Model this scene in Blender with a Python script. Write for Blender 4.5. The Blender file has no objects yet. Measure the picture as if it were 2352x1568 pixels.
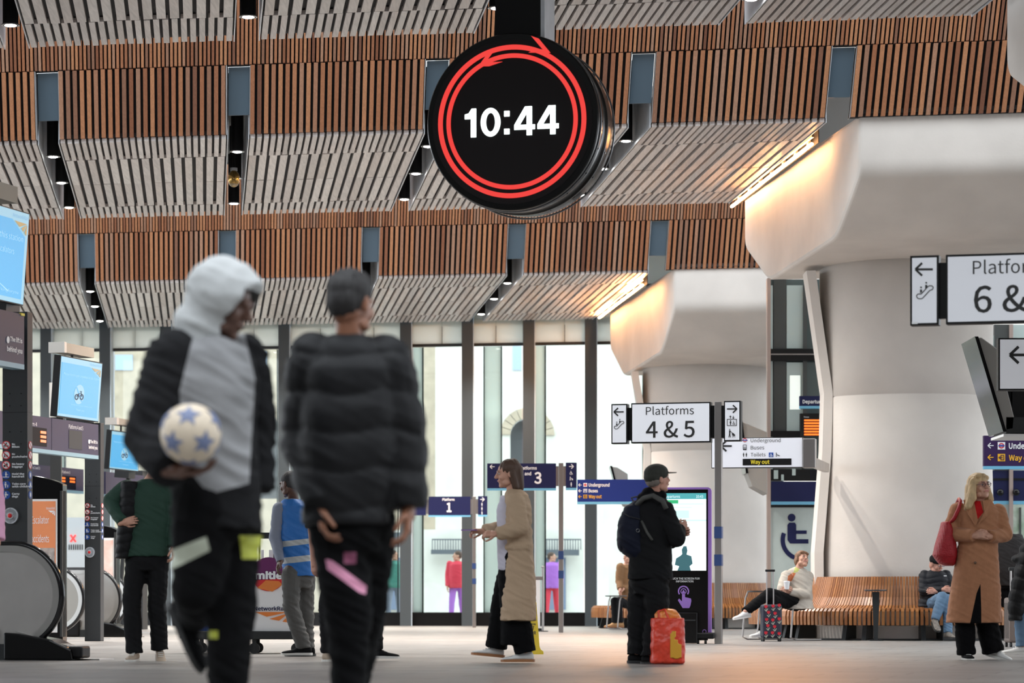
import bpy, bmesh, math, random
from mathutils import Vector, Matrix, Euler, noise
random.seed(7)
PI = math.pi
D = bpy.data
S = bpy.context.scene
COL = S.collection

# ------------------------------------------------------------------ camera, world, light, exposure
F = 7056.0            # focal length in pixels of a 2352 px wide frame (108 mm on 36 mm)
HX, HY, CH = 1176.0, 1376.0, 0.55
cam = D.cameras.new('camera'); cam_o = D.objects.new('camera', cam); COL.objects.link(cam_o)
cam.sensor_width = 36.0; cam.lens = 108.0
cam_o.location = (0, 0, CH); cam_o.rotation_euler = (PI/2, 0, 0)
cam.shift_y = (HY-784)/2352.0
cam.clip_end = 400
cam.dof.use_dof = True; cam.dof.focus_distance = 34.0; cam.dof.aperture_fstop = 3.2
S.camera = cam_o
w = D.worlds.new('world'); S.world = w; w.use_nodes = True
bg = w.node_tree.nodes['Background']; bg.inputs[0].default_value = (0.88, 0.94, 1.0, 1); bg.inputs[1].default_value = 1.95
S.view_settings.view_transform = 'Standard'; S.view_settings.look = 'None'
S.view_settings.gamma = 1.0; S.view_settings.use_curve_mapping = False
S.view_settings.exposure = 0.78

def arealight(name, loc, rot, sx, sy, power, col):
    l = D.lights.new(name, 'AREA'); l.shape = 'RECTANGLE'; l.size = sx; l.size_y = sy; l.energy = power; l.color = col
    o = D.objects.new(name, l); COL.objects.link(o); o.location = loc; o.rotation_euler = rot
    return o

# ------------------------------------------------------------------ maths helpers
def P(px, py, Y):
    return Vector(((px-HX)*Y/F, Y, CH+(HY-py)*Y/F))
def V(*a): return Vector(a)
def rotz(a): return Matrix.Rotation(a, 3, 'Z')

# ------------------------------------------------------------------ materials
MATS = {}
def mat(name, col, rough=0.6, metal=0.0, emit=0.0, spec=0.5, noise_s=0, noise_a=0.0, bump=0.0, bump_s=60, sheen=0.0, col2=None, coat=0.0, stretch=None):
    if name in MATS: return MATS[name]
    m = D.materials.new(name); m.use_nodes = True; nt = m.node_tree; N = nt.nodes; L = nt.links
    b = N['Principled BSDF']
    c = tuple(col)+(1,)
    b.inputs['Base Color'].default_value = c
    b.inputs['Roughness'].default_value = rough; b.inputs['Metallic'].default_value = metal
    b.inputs['Specular IOR Level'].default_value = spec
    if sheen: b.inputs['Sheen Weight'].default_value = sheen
    if coat: b.inputs['Coat Weight'].default_value = coat; b.inputs['Coat Roughness'].default_value = 0.1
    if emit:
        b.inputs['Emission Color'].default_value = c; b.inputs['Emission Strength'].default_value = emit
    if noise_s or bump:
        tc = N.new('ShaderNodeTexCoord'); mp = N.new('ShaderNodeMapping'); L.new(tc.outputs['Object'], mp.inputs[0])
        if stretch: mp.inputs['Scale'].default_value = stretch
    if noise_s:
        n = N.new('ShaderNodeTexNoise'); n.inputs['Scale'].default_value = noise_s; n.inputs['Detail'].default_value = 5
        L.new(mp.outputs[0], n.inputs['Vector'])
        r = N.new('ShaderNodeMix'); r.data_type = 'RGBA'
        k = 1-noise_a
        r.inputs[6].default_value = (col[0]*k, col[1]*k, col[2]*k, 1) if col2 is None else tuple(col2)+(1,)
        r.inputs[7].default_value = (min(1, col[0]*(1+noise_a)), min(1, col[1]*(1+noise_a)), min(1, col[2]*(1+noise_a)), 1) if col2 is None else c
        cr = N.new('ShaderNodeMapRange'); cr.inputs[1].default_value = 0.3; cr.inputs[2].default_value = 0.7
        L.new(n.outputs[0], cr.inputs[0]); L.new(cr.outputs[0], r.inputs[0]); L.new(r.outputs[2], b.inputs['Base Color'])
        if emit: L.new(r.outputs[2], b.inputs['Emission Color'])
    if bump:
        n2 = N.new('ShaderNodeTexNoise'); n2.inputs['Scale'].default_value = bump_s; n2.inputs['Detail'].default_value = 4
        L.new(mp.outputs[0], n2.inputs['Vector'])
        bp = N.new('ShaderNodeBump'); bp.inputs['Strength'].default_value = bump; bp.inputs['Distance'].default_value = 0.01
        L.new(n2.outputs[0], bp.inputs['Height']); L.new(bp.outputs[0], b.inputs['Normal'])
    MATS[name] = m
    return m

def wood_mat(name, cols, rough, grain=(60, 60, 2.0), dark=0.25, spec=0.5):
    """timber: colour picked per board (object random + island random), grain along local axis"""
    m = D.materials.new(name); m.use_nodes = True; nt = m.node_tree; N = nt.nodes; L = nt.links
    b = N['Principled BSDF']; b.inputs['Roughness'].default_value = rough; b.inputs['Specular IOR Level'].default_value = spec
    oi = N.new('ShaderNodeObjectInfo'); ge = N.new('ShaderNodeNewGeometry')
    ad = N.new('ShaderNodeMath'); ad.operation = 'ADD'; L.new(oi.outputs['Random'], ad.inputs[0]); L.new(ge.outputs['Random Per Island'], ad.inputs[1])
    fr = N.new('ShaderNodeMath'); fr.operation = 'FRACT'; L.new(ad.outputs[0], fr.inputs[0])
    cr = N.new('ShaderNodeValToRGB'); cr.color_ramp.interpolation = 'LINEAR'
    el = cr.color_ramp.elements
    while len(el) < len(cols): el.new(0.5)
    for i, c in enumerate(cols):
        el[i].position = i/(len(cols)-1); el[i].color = tuple(c)+(1,)
    L.new(fr.outputs[0], cr.inputs[0])
    tc = N.new('ShaderNodeTexCoord'); mp = N.new('ShaderNodeMapping'); mp.inputs['Scale'].default_value = grain
    L.new(tc.outputs['Object'], mp.inputs[0])
    cb = N.new('ShaderNodeCombineXYZ'); mu = N.new('ShaderNodeMath'); mu.operation = 'MULTIPLY'; mu.inputs[1].default_value = 37.0
    L.new(fr.outputs[0], mu.inputs[0]); L.new(mu.outputs[0], cb.inputs[0]); L.new(mu.outputs[0], cb.inputs[2]); L.new(cb.outputs[0], mp.inputs['Location'])
    n = N.new('ShaderNodeTexNoise'); n.inputs['Scale'].default_value = 1.0; n.inputs['Detail'].default_value = 6; n.inputs['Distortion'].default_value = 1.0
    L.new(mp.outputs[0], n.inputs['Vector'])
    mr = N.new('ShaderNodeMapRange'); mr.inputs[1].default_value = 0.3; mr.inputs[2].default_value = 0.7; mr.inputs[3].default_value = 1-dark; mr.inputs[4].default_value = 1+dark*0.5
    L.new(n.outputs[0], mr.inputs[0])
    vm = N.new('ShaderNodeVectorMath'); vm.operation = 'SCALE'; L.new(cr.outputs[0], vm.inputs[0]); L.new(mr.outputs[0], vm.inputs['Scale'])
    L.new(vm.outputs[0], b.inputs['Base Color'])
    MATS[name] = m
    return m

def glass_mat(name, tint=(0.9, 0.97, 0.96), refl=0.08):
    m = D.materials.new(name); m.use_nodes = True; nt = m.node_tree; N = nt.nodes; L = nt.links
    N.remove(N['Principled BSDF']); out = N['Material Output']
    t = N.new('ShaderNodeBsdfTransparent'); t.inputs[0].default_value = tuple(tint)+(1,)
    g = N.new('ShaderNodeBsdfGlossy'); g.inputs['Roughness'].default_value = 0.02
    fr = N.new('ShaderNodeFresnel'); fr.inputs[0].default_value = 1.45
    mx = N.new('ShaderNodeMixShader'); L.new(fr.outputs[0], mx.inputs[0]); L.new(t.outputs[0], mx.inputs[1]); L.new(g.outputs[0], mx.inputs[2])
    L.new(mx.outputs[0], out.inputs[0]); MATS[name] = m
    return m

def emit_mat(name, col, strength):
    if name in MATS: return MATS[name]
    m = D.materials.new(name); m.use_nodes = True; nt = m.node_tree; N = nt.nodes
    b = N['Principled BSDF']; b.inputs['Base Color'].default_value = (0.02, 0.02, 0.02, 1); b.inputs['Roughness'].default_value = 0.25
    b.inputs['Emission Color'].default_value = tuple(col)+(1,); b.inputs['Emission Strength'].default_value = strength
    MATS[name] = m
    return m

# ------------------------------------------------------------------ mesh builder
class MB:
    def __init__(s): s.v = []; s.f = []
    def add(s, vs, fs):
        n = len(s.v); s.v += [Vector(v) for v in vs]; s.f += [tuple(i+n for i in f) for f in fs]; return s
    def box(s, x0, x1, y0, y1, z0, z1, M=None):
        vs = [V(x, y, z) for z in (z0, z1) for y in (y0, y1) for x in (x0, x1)]
        if M is not None: vs = [M @ v for v in vs]
        return s.add(vs, [(0, 2, 3, 1), (4, 5, 7, 6), (0, 1, 5, 4), (2, 6, 7, 3), (0, 4, 6, 2), (1, 3, 7, 5)])
    def hexa(s, vs):   # 8 corners ordered like box
        return s.add(vs, [(0, 2, 3, 1), (4, 5, 7, 6), (0, 1, 5, 4), (2, 6, 7, 3), (0, 4, 6, 2), (1, 3, 7, 5)])
    def prism(s, pts, a, b, axis='y'):
        """2D outline extruded between a and b along axis; outline in the other two coords"""
        def mk(p, t):
            return V(p[0], t, p[1]) if axis == 'y' else (V(t, p[0], p[1]) if axis == 'x' else V(p[0], p[1], t))
        n = len(pts)
        vs = [mk(p, a) for p in pts]+[mk(p, b) for p in pts]
        fs = [tuple(range(n)), tuple(range(2*n-1, n-1, -1))]+[(i, i+n, (i+1) % n+n, (i+1) % n) for i in range(n)]
        return s.add(vs, fs)
    def cyl(s, a, b, ra, rb=None, n=16, cap=True):
        a = Vector(a); b = Vector(b); rb = ra if rb is None else rb
        return s.loftc([(a, ra), (b, rb)], n, cap)
    def loftc(s, pts, n=12, cap=True):
        """circular sections along a path [(point, radius)]"""
        vs = []; fs = []; k = len(pts); ref = None
        for i, (p, r) in enumerate(pts):
            p = Vector(p)
            t = (Vector(pts[min(i+1, k-1)][0])-Vector(pts[max(i-1, 0)][0]))
            if t.length < 1e-9: t = V(0, 0, 1)
            t.normalize()
            if ref is None:
                ref = V(0, 0, 1) if abs(t.z) < 0.9 else V(0, 1, 0)
            u = (ref-t*ref.dot(t)).normalized(); w_ = t.cross(u); ref = u
            for j in range(n):
                an = 2*PI*j/n
                vs.append(p+(u*math.cos(an)+w_*math.sin(an))*r)
        for i in range(k-1):
            for j in range(n):
                a, b = i*n+j, i*n+(j+1) % n
                fs.append((a, b, b+n, a+n))
        if cap: fs.append(tuple(range(n-1, -1, -1))); fs.append(tuple((k-1)*n+j for j in range(n)))
        return s.add(vs, fs)
    def capsule(s, a, b, ra, rb, n=12):
        a = Vector(a); b = Vector(b); t = (b-a)
        if t.length < 1e-6: return s.ell(a, (ra, ra, ra))
        t.normalize(); pts = []
        for q in (0.06, 0.3, 0.6, 0.85): an = PI/2*q; pts.append((a-t*ra*math.cos(an), ra*math.sin(an)))
        pts.append((a, ra)); pts.append((b, rb))
        for q in (0.85, 0.6, 0.3, 0.06): an = PI/2*q; pts.append((b+t*rb*math.cos(an), rb*math.sin(an)))
        return s.loftc(pts, n)
    def tube(s, pts, r, n=8):
        return s.loftc([(p, r) for p in pts], n)
    def ell(s, c, r, R=None, n=16, m=10):
        c = Vector(c); vs = []; fs = []
        for i in range(1, m):
            th = PI*i/m
            for j in range(n):
                ph = 2*PI*j/n
                p = V(r[0]*math.sin(th)*math.cos(ph), r[1]*math.sin(th)*math.sin(ph), r[2]*math.cos(th))
                vs.append(c+(R @ p if R is not None else p))
        top = len(vs); pt = V(0, 0, r[2]); vs.append(c+(R @ pt if R is not None else pt)); vs.append(c-(R @ pt if R is not None else pt))
        for i in range(m-2):
            for j in range(n):
                a, b = i*n+j, i*n+(j+1) % n
                fs.append((a, a+n, b+n, b))
        for j in range(n):
            fs.append((top, j, (j+1) % n)); fs.append((top+1, (m-2)*n+(j+1) % n, (m-2)*n+j))
        return s.add(vs, fs)
    def rings(s, rs, n=24, e=2.4):
        """stacked superellipse rings [(centre, rx, ry, heading)] lying flat"""
        vs = []; fs = []; k = len(rs)
        for (c, rx, ry, h) in rs:
            R = rotz(h)
            for j in range(n):
                a = 2*PI*j/n; ca, sa = math.cos(a), math.sin(a)
                p = V(rx*math.copysign(abs(ca)**(2/e), ca), ry*math.copysign(abs(sa)**(2/e), sa), 0)
                vs.append(Vector(c)+R @ p)
        for i in range(k-1):
            for j in range(n):
                a, b = i*n+j, i*n+(j+1) % n
                fs.append((a, b, b+n, a+n))
        fs.append(tuple(range(n-1, -1, -1))); fs.append(tuple((k-1)*n+j for j in range(n)))
        return s.add(vs, fs)
    def torus(s, c, R_, r, M=None, n=40, m=8, a0=0, a1=2*PI):
        full = abs(a1-a0-2*PI) < 1e-6; vs = []; fs = []; kk = n if full else n+1
        for i in range(kk):
            a = a0+(a1-a0)*i/n
            for j in range(m):
                b = 2*PI*j/m
                p = V((R_+r*math.cos(b))*math.cos(a), r*math.sin(b), (R_+r*math.cos(b))*math.sin(a))
                if M is not None: p = M @ p
                vs.append(Vector(c)+p)
        for i in range(n):
            for j in range(m):
                a, b = i*m+j, i*m+(j+1) % m; q = ((i+1) % kk)*m
                fs.append((a, b, q+(j+1) % m, q+j))
        return s.add(vs, fs)
    def transform(s, M):
        s.v = [M @ v for v in s.v]; return s
    def merge(s, o): return s.add(o.v, o.f)
    def mesh(s, name, smooth=False):
        me = D.meshes.new(name); me.from_pydata([tuple(v) for v in s.v], [], s.f); me.update()
        bm = bmesh.new(); bm.from_mesh(me); bmesh.ops.recalc_face_normals(bm, faces=bm.faces); bm.to_mesh(me); bm.free()
        if smooth:
            for p in me.polygons: p.use_smooth = True
        return me

def link(name, me, m=None, parent=None, loc=None, rot=None, kind=None, bevel=0, autosmooth=False):
    o = D.objects.new(name, me); COL.objects.link(o)
    if m is not None:
        if len(me.materials) == 0: me.materials.append(m if not isinstance(m, str) else MATS[m])
    if parent is not None: o.parent = parent
    if loc is not None: o.location = loc
    if rot is not None: o.rotation_euler = rot
    if kind: o['kind'] = kind
    if bevel:
        b = o.modifiers.new('bevel', 'BEVEL'); b.width = bevel; b.segments = 2; b.limit_method = 'ANGLE'
    return o
def ob(name, mb, m, parent=None, smooth=False, **k):
    return link(name, mb.mesh(name, smooth), m, parent, **k)
def tag(o, label, cat, group=None):
    o['label'] = label; o['category'] = cat
    if group: o['group'] = group
    return o
def thing(name, label, cat, loc=(0, 0, 0), rz=0, group=None):
    o = D.objects.new(name, None); COL.objects.link(o); o.empty_display_size = 0.1
    o.location = loc; o.rotation_euler = (0, 0, rz)
    return tag(o, label, cat, group)
def struct(name, mb, m, parent=None, smooth=False, **k):
    o = ob(name, mb, m, parent, smooth, **k); o['kind'] = 'structure'; return o

# ------------------------------------------------------------------ shared materials
wood_mat('timber', [(0.24, 0.088, 0.042), (0.40, 0.165, 0.078), (0.49, 0.225, 0.108), (0.34, 0.132, 0.060), (0.42, 0.235, 0.15), (0.18, 0.068, 0.036)], 0.55, dark=0.22)
wood_mat('soffit_timber', [(0.47, 0.425, 0.405), (0.60, 0.55, 0.53), (0.50, 0.44, 0.41), (0.68, 0.635, 0.61), (0.54, 0.50, 0.475)], 0.42, grain=(30, 2.0, 30), dark=0.22, spec=0.7)  # same wood as the faces; silvery daylight sheen put into the paler colour
wood_mat('bench_timber', [(0.30, 0.115, 0.032), (0.37, 0.155, 0.05), (0.24, 0.085, 0.025), (0.34, 0.135, 0.04)], 0.32, grain=(20, 20, 20), dark=0.15)
mat('felt', (0.012, 0.012, 0.014), 0.9)
mat('soffit_felt', (0.022, 0.023, 0.026), 0.8, bump=0.5, bump_s=30)
mat('slot_metal', (0.16, 0.165, 0.17), 0.5, 0.3)
mat('galv', (0.55, 0.57, 0.60), 0.45, 0.5, noise_s=3, noise_a=0.12)
mat('blue_grey', (0.10, 0.155, 0.205), 0.5)
mat('black', (0.006, 0.006, 0.0065), 0.45, spec=0.25)
mat('gloss_black', (0.004, 0.004, 0.0045), 0.15, spec=0.3)
mat('dark_steel', (0.028, 0.03, 0.031), 0.45, 0.1, spec=0.3)
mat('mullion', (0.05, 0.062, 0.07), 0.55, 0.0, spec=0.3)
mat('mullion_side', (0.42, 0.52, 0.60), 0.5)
mat('concrete', (0.60, 0.555, 0.51), 0.75, noise_s=0.9, noise_a=0.10, bump=0.12, bump_s=25)
mat('pale_panel', (0.62, 0.68, 0.64), 0.6, noise_s=0.5, noise_a=0.06)
mat('steel', (0.36, 0.34, 0.33), 0.34, 0.9, noise_s=6, noise_a=0.06, stretch=(1, 1, 0.1))
mat('white_sign', (0.80, 0.80, 0.82), 0.4)
mat('letter_black', (0.015, 0.015, 0.015), 0.5)
mat('letter_white', (0.85, 0.86, 0.88), 0.5)
mat('navy', (0.010, 0.013, 0.065), 0.5, spec=0.25)
mat('skyblue', (0.16, 0.45, 0.65), 0.4)
mat('white_paint', (0.8, 0.8, 0.8), 0.5)
mat('rubber', (0.02, 0.02, 0.02), 0.6)
glass_mat('glass')
def translucent_mat(name, col, tr=0.5):
    m = mat(name, col, 0.5); nt = m.node_tree; N = nt.nodes; L = nt.links
    t = N.new('ShaderNodeBsdfTranslucent'); t.inputs[0].default_value = tuple(col)+(1,)
    mx = N.new('ShaderNodeMixShader'); mx.inputs[0].default_value = tr
    L.new(N['Principled BSDF'].outputs[0], mx.inputs[1]); L.new(t.outputs[0], mx.inputs[2]); L.new(mx.outputs[0], N['Material Output'].inputs[0])
translucent_mat('header_glass', (0.86, 0.88, 0.85), 0.7)
# ================================================================== FLOOR
def floor_mat():
    m = D.materials.new('floor_stone'); m.use_nodes = True; nt = m.node_tree; N = nt.nodes; L = nt.links
    b = N['Principled BSDF']
    tc = N.new('ShaderNodeTexCoord'); mp = N.new('ShaderNodeMapping'); mp.inputs['Rotation'].default_value = (0, 0, 0.26)
    L.new(tc.outputs['Object'], mp.inputs[0])
    br = N.new('ShaderNodeTexBrick'); br.inputs['Scale'].default_value = 1.0; br.inputs['Mortar Size'].default_value = 0.012
    br.inputs['Brick Width'].default_value = 1.2; br.inputs['Row Height'].default_value = 0.45
    br.inputs['Color1'].default_value = (0.19, 0.18, 0.17, 1); br.inputs['Color2'].default_value = (0.24, 0.228, 0.215, 1)
    br.inputs['Mortar'].default_value = (0.10, 0.095, 0.09, 1)
    L.new(mp.outputs[0], br.inputs['Vector'])
    n = N.new('ShaderNodeTexNoise'); n.inputs['Scale'].default_value = 1.5; n.inputs['Detail'].default_value = 6; L.new(mp.outputs[0], n.inputs['Vector'])
    mr = N.new('ShaderNodeMapRange'); mr.inputs[1].default_value = 0.3; mr.inputs[2].default_value = 0.7; mr.inputs[3].default_value = 0.85; mr.inputs[4].default_value = 1.15
    L.new(n.outputs[0], mr.inputs[0])
    vm = N.new('ShaderNodeVectorMath'); vm.operation = 'SCALE'; L.new(br.outputs[0], vm.inputs[0]); L.new(mr.outputs[0], vm.inputs['Scale'])
    L.new(vm.outputs[0], b.inputs['Base Color'])
    r2 = N.new('ShaderNodeMapRange'); r2.inputs[3].default_value = 0.32; r2.inputs[4].default_value = 0.52
    L.new(n.outputs[0], r2.inputs[0]); L.new(r2.outputs[0], b.inputs['Roughness'])
    bp = N.new('ShaderNodeBump'); bp.inputs['Strength'].default_value = 0.25; bp.inputs['Distance'].default_value = 0.004
    L.new(br.outputs['Fac'], bp.inputs['Height']); bp.invert = True; L.new(bp.outputs[0], b.inputs['Normal'])
    return m
mfl = floor_mat()
struct('floor', MB().box(-40, 40, -30, 66, -0.25, 0.0), mfl)
struct('ground', MB().box(-70, 70, 66.0, 130, -0.4, -0.02), mat('pavement', (0.5, 0.48, 0.45), 0.8, noise_s=2, noise_a=0.1))

# ================================================================== TIMBER CEILING
# rows run along E, boards of the underside run along DD
EX = V(1, -0.17, 0.00221)
def zpl(Y): return 7.12-0.013*Y
def node(Xn, Vn, dy):
    """point on the soffit plane: X at the near line (Y = Vn - .17 X), then dy away along the board direction"""
    Y0 = Vn-0.17*Xn; Yy = Y0+dy; X = Xn-0.1*dy
    return V(X, Yy, zpl(Yy))
def board(w_, dy, th, lift=0.0):
    """underside board: parallelogram w_ wide along E, dy long away; hangs th below the plane"""
    e = EX*w_; d = V(-0.1*dy, dy, -0.013*dy); z0 = V(0, 0, -th); z1 = V(0, 0, 0)
    return MB().hexa([z0, z0+e, z0+d, z0+e+d, z1, z1+e, z1+d, z1+e+d])
FACE_H, LEAN = 0.82, 0.42
def faceboard(w_, h, th, lean):
    """upright board: bottom at origin, leans so that its top is nearer; projects th towards the viewer"""
    e = EX*w_; u = V(0.1*lean, -lean, h); t = V(0, -th, 0)
    return MB().hexa([t, t+e, V(0, 0, 0), e, t+u, t+e+u, u, e+u])
STRIPS = [(0.0, 1.60, 0.0925, 0.060, 0), (1.60, 2.42, 0.147, 0.098, 1), (4.02, 2.48, 0.147, 0.098, 1), (6.50, 1.30, 0.0975, 0.064, 0)]
MESHC = {}
def cached(key, fn):
    if key not in MESHC: MESHC[key] = fn()
    return MESHC[key]
def place(name, me, m, parent, loc):
    o = D.objects.new(name, me); COL.objects.link(o); o.parent = parent; o.location = loc
    if len(me.materials) == 0: me.materials.append(MATS[m])
    return o
def panel(xa, xb, Vn, depth, face='long', soffit=True, indiv=(1, 1), skip_face=False, jagged=False):
    """one cladding bay between two light slots"""
    base = node(xa, Vn, 0)
    W = xb-xa; sc = depth/7.8
    bk = MB()
    e = EX*W; th = 0.10
    # backing of the face
    u = V(0.1*LEAN, -LEAN, FACE_H); off = V(0, 0.03, 0)
    if not skip_face:
        bk.hexa([off, off+e, off+V(0, .1, 0), off+e+V(0, .1, 0), off+u, off+u+e, off+u+V(0, .1, 0), off+u+e+V(0, .1, 0)])
    root = struct('ceiling_panel', bk if not skip_face else MB().box(0, 0.01, 0, 0.01, 0.3, 0.31), 'felt', loc=base)
    if soffit:
        d = V(-0.1*depth, depth, -0.013*depth); z = V(0, 0, 0.012)
        up = V(0, 0, 0.06)
        sb = MB().hexa([z, z+e, z+d, z+e+d, z+up, z+up+e, z+up+d, z+up+e+d])
        ob('soffit_backing', sb, 'soffit_felt', root)
        # thin metal edges closing both sides of the bay
        for q, s_ in ((V(0, 0, 0), -1), (e, 1)):
            x0 = V(0.012*s_, 0, 0); h = V(0, 0, 0.75); g = V(0, 0, -0.06)
            ob('edge_trim', MB().hexa([q+g, q+x0+g, q+d+g, q+d+x0+g, q+h, q+x0+h, q+d+h, q+d+x0+h]), 'galv', root)
    # long face boards
    if not skip_face:
        n = max(1, round(W/0.0925)); p = W/n
        if indiv[0]:
            me = cached(('f', round(p, 4)), lambda: faceboard(0.054, FACE_H, 0.055, LEAN).mesh('face_board'))
            for i in range(n): place('board', me, 'timber', root, EX*(i*p+0.016)+V(0, random.uniform(-.004, .004), random.uniform(-.004, .004)))
        else:
            mb = MB()
            for i in range(n):
                t = faceboard(0.054, FACE_H, 0.055, LEAN); mb.add([v+EX*(i*p+0.016)+V(0, random.uniform(-.004, .004), random.uniform(-.004, .004)) for v in t.v], t.f)
            ob('board_row', mb, 'timber', root, kind='stuff')
    if soffit:
        for (d0, dl, pitch, bw, wide) in STRIPS:
            d0 *= sc; dl = dl*sc-0.02
            n = max(1, round(W/pitch)); p = W/n
            off = V(-0.1*d0, d0, -0.013*d0)
            if indiv[1] == 1 or (indiv[1] == 2 and wide):
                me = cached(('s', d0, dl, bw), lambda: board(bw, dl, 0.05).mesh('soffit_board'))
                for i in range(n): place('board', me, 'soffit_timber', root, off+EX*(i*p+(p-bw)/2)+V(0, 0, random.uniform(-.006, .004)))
            else:
                mb = MB()
                for i in range(n):
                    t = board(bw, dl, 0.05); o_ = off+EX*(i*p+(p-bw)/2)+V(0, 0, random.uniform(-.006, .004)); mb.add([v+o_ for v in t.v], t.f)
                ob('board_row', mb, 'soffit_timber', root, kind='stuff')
    return root
def upper_row(xa, xb, Vn, height=1.1):
    """the short, closely spaced boards above the long ones, on the same leaning face, running behind the row in front"""
    b0 = node(xa, Vn, 0)+V(0.1*LEAN, -LEAN, FACE_H+0.012)
    W = xb-xa; k = LEAN/FACE_H; lean = height*k
    bk = MB(); u = V(0.1*lean, -lean, height); off = V(0, .03, 0); e = EX*W
    bk.hexa([off, off+e, off+V(0, .1, 0), off+e+V(0, .1, 0), off+u, off+u+e, off+u+V(0, .1, 0), off+u+e+V(0, .1, 0)])
    root = struct('ceiling_panel', bk, 'felt', loc=b0)
    n = int(W/0.0545); mb = MB()
    for i in range(n):
        t = faceboard(0.034, height, 0.05, lean); o_ = EX*(i*0.0545)+V(0, random.uniform(-.012, .006), random.uniform(-.004, .004)); mb.add([v+o_ for v in t.v], t.f)
    ob('board_row', mb, 'timber', root, kind='stuff')
ROWS = [  # (near line V, depth, slot centres, x range of the soffit)
    dict(V=25.4, d=7.7, gaps=[-7.3, -4.69, -2.12, 0.50, 3.10, 5.72], g=0.145, last=5.72, xl=-9.0, xr=9.0),
    dict(V=39.4, d=7.2, gaps=[-6.10, -3.565, -0.99, 1.62, 4.10], g=0.145, last=4.10, xl=-8.6, xr=9.5),
    dict(V=55.1, d=7.9, gaps=[-10.3, -7.80, -5.19, -2.57, 0.05, 2.57], g=0.15, last=2.57, xl=-12.5, xr=10.0),
]
DOWN = 0
WHERE = ['first', 'second', 'third', 'fourth', 'fifth', 'sixth']
def downlight(X, Vn, dy, row, gi, k):
    p = node(X, Vn, dy)
    t = thing('downlight', 'black tubular downlight in the %s light slot from the left of the %s timber row, %s one from the front' % (WHERE[gi], ['nearest', 'middle', 'farthest'][row], ['foremost', 'middle', 'rear'][k]), 'downlight', p+V(0, 0, -0.02), group='downlights in the ceiling slots')
    t['label'] = 'black tube downlight, %s in %s slot from left of the %s ceiling row' % (['front', 'middle', 'rear'][k], WHERE[gi], ['nearest', 'middle', 'far'][row])
    mb = MB().loftc([(V(0, 0, 0.72), 0.085), (V(0, 0, 0.0), 0.085), (V(0, 0, 0.0), 0.078), (V(0, 0, 0.03), 0.076)], 20, cap=False)
    mb.cyl((0, 0, 0.72), (0, 0, 0.73), 0.085, n=20)
    ob('housing', mb, 'black', t, smooth=False)
    ob('rim', MB().loftc([(V(0, 0, 0), 0.096), (V(0, 0, -0.012), 0.098), (V(0, 0, -0.012), 0.08), (V(0, 0, 0), 0.08)], 24, cap=False), 'steel', t)
    ob('lamp', MB().ell((0, 0, 0.0), (0.074, 0.074, 0.026)), emit_mat('lamp_on', (1, 0.97, 0.92), 26.0 if row < 2 else 12.0), t)
    l = D.lights.new('downlight_beam', 'SPOT'); l.energy = 420; l.spot_size = math.radians(118); l.spot_blend = 0.7; l.shadow_soft_size = 0.07; l.color = (1, 0.95, 0.88)
    lo = D.objects.new('beam', l); COL.objects.link(lo); lo.parent = t; lo.location = (0, 0, -0.05)
for r, R in enumerate(ROWS):
    gs = R['gaps']; g = R['g']; xs = [R['xl']]
    edges = []
    a = R['xl']
    for i, c in enumerate(gs):
        if c-g > a: edges.append((a, c-g, True))
        a = c+g
    edges.append((a, R['xr'], False))
    for (xa, xb, so) in edges:
        so = so and (r > -1)
        panel(xa, xb, R['V'], R['d'], soffit=so, indiv=((1, 1), (1, 1), (0, 2))[r], skip_face=(r == 0))
    if r > 0: upper_row(R['xl'], R['xr'], R['V'])
    for gi, c in enumerate(gs):
        # blue-grey closing plate high in the slot, metal back of the slot
        p = node(c, R['V'], 0)
        if r > 0:
            u = V(0.1*LEAN, -LEAN, FACE_H)
            b0 = u*0.30+V(-g+0.006, 0.10, 0); b1 = u*1.0+V(-g+0.006, 0.10, 0); e = EX*(2*g-0.012); t_ = V(0, 0.03, 0)
            struct('slot_plate', MB().hexa([b0, b0+e, b0+t_, b0+e+t_, b1, b1+e, b1+t_, b1+e+t_]), 'blue_grey', loc=p)
            q0 = V(-g-0.012, 0, 0); 
            for s_ in (-1, 1):
                q = V(s_*(g+0.004), 0, 0); x0 = V(0.008*s_, 0, 0); dd = V(0, 0.16, 0)
                struct('slot_trim', MB().hexa([q-V(0, .05, 0), q+x0-V(0, .05, 0), q+dd, q+dd+x0, q+u-V(0, .05, 0), q+u+x0-V(0, .05, 0), q+u+dd, q+u+dd+x0]), 'galv', loc=p)
        d = V(-0.1*R['d'], R['d'], -0.013*R['d']); e = V(g, 0, 0); h0 = V(0, 0, 0.76); h1 = V(0, 0, 0.80)
        struct('slot_lid', MB().hexa([h0-e, h0+e, h0-e+d, h0+e+d, h1-e, h1+e, h1-e+d, h1+e+d]), 'slot_metal', loc=p)
        if c != R['last'] or r == 0:
            if gi < 6:
                for k, f in enumerate((0.17, 0.50, 0.85)):
                    if r == 0 and (k < 2 or gi == 5): continue
                    downlight(c, R['V'], f*R['d'], r, gi, k)
# unseen roof deck strips over the rows, gaps left between to let daylight in
mat('roof_deck', (0.35, 0.34, 0.33), 0.8)
for (va, vb) in ((16.0, 32.6), (38.9, 47.2), (54.6, 64.5)):
    dk = MB(); dk.hexa([V(x, v-0.17*x, z) for z in (9.4, 9.6) for v in (va, vb) for x in (-30, 30)])
    struct('ceiling', dk, 'roof_deck')

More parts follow.
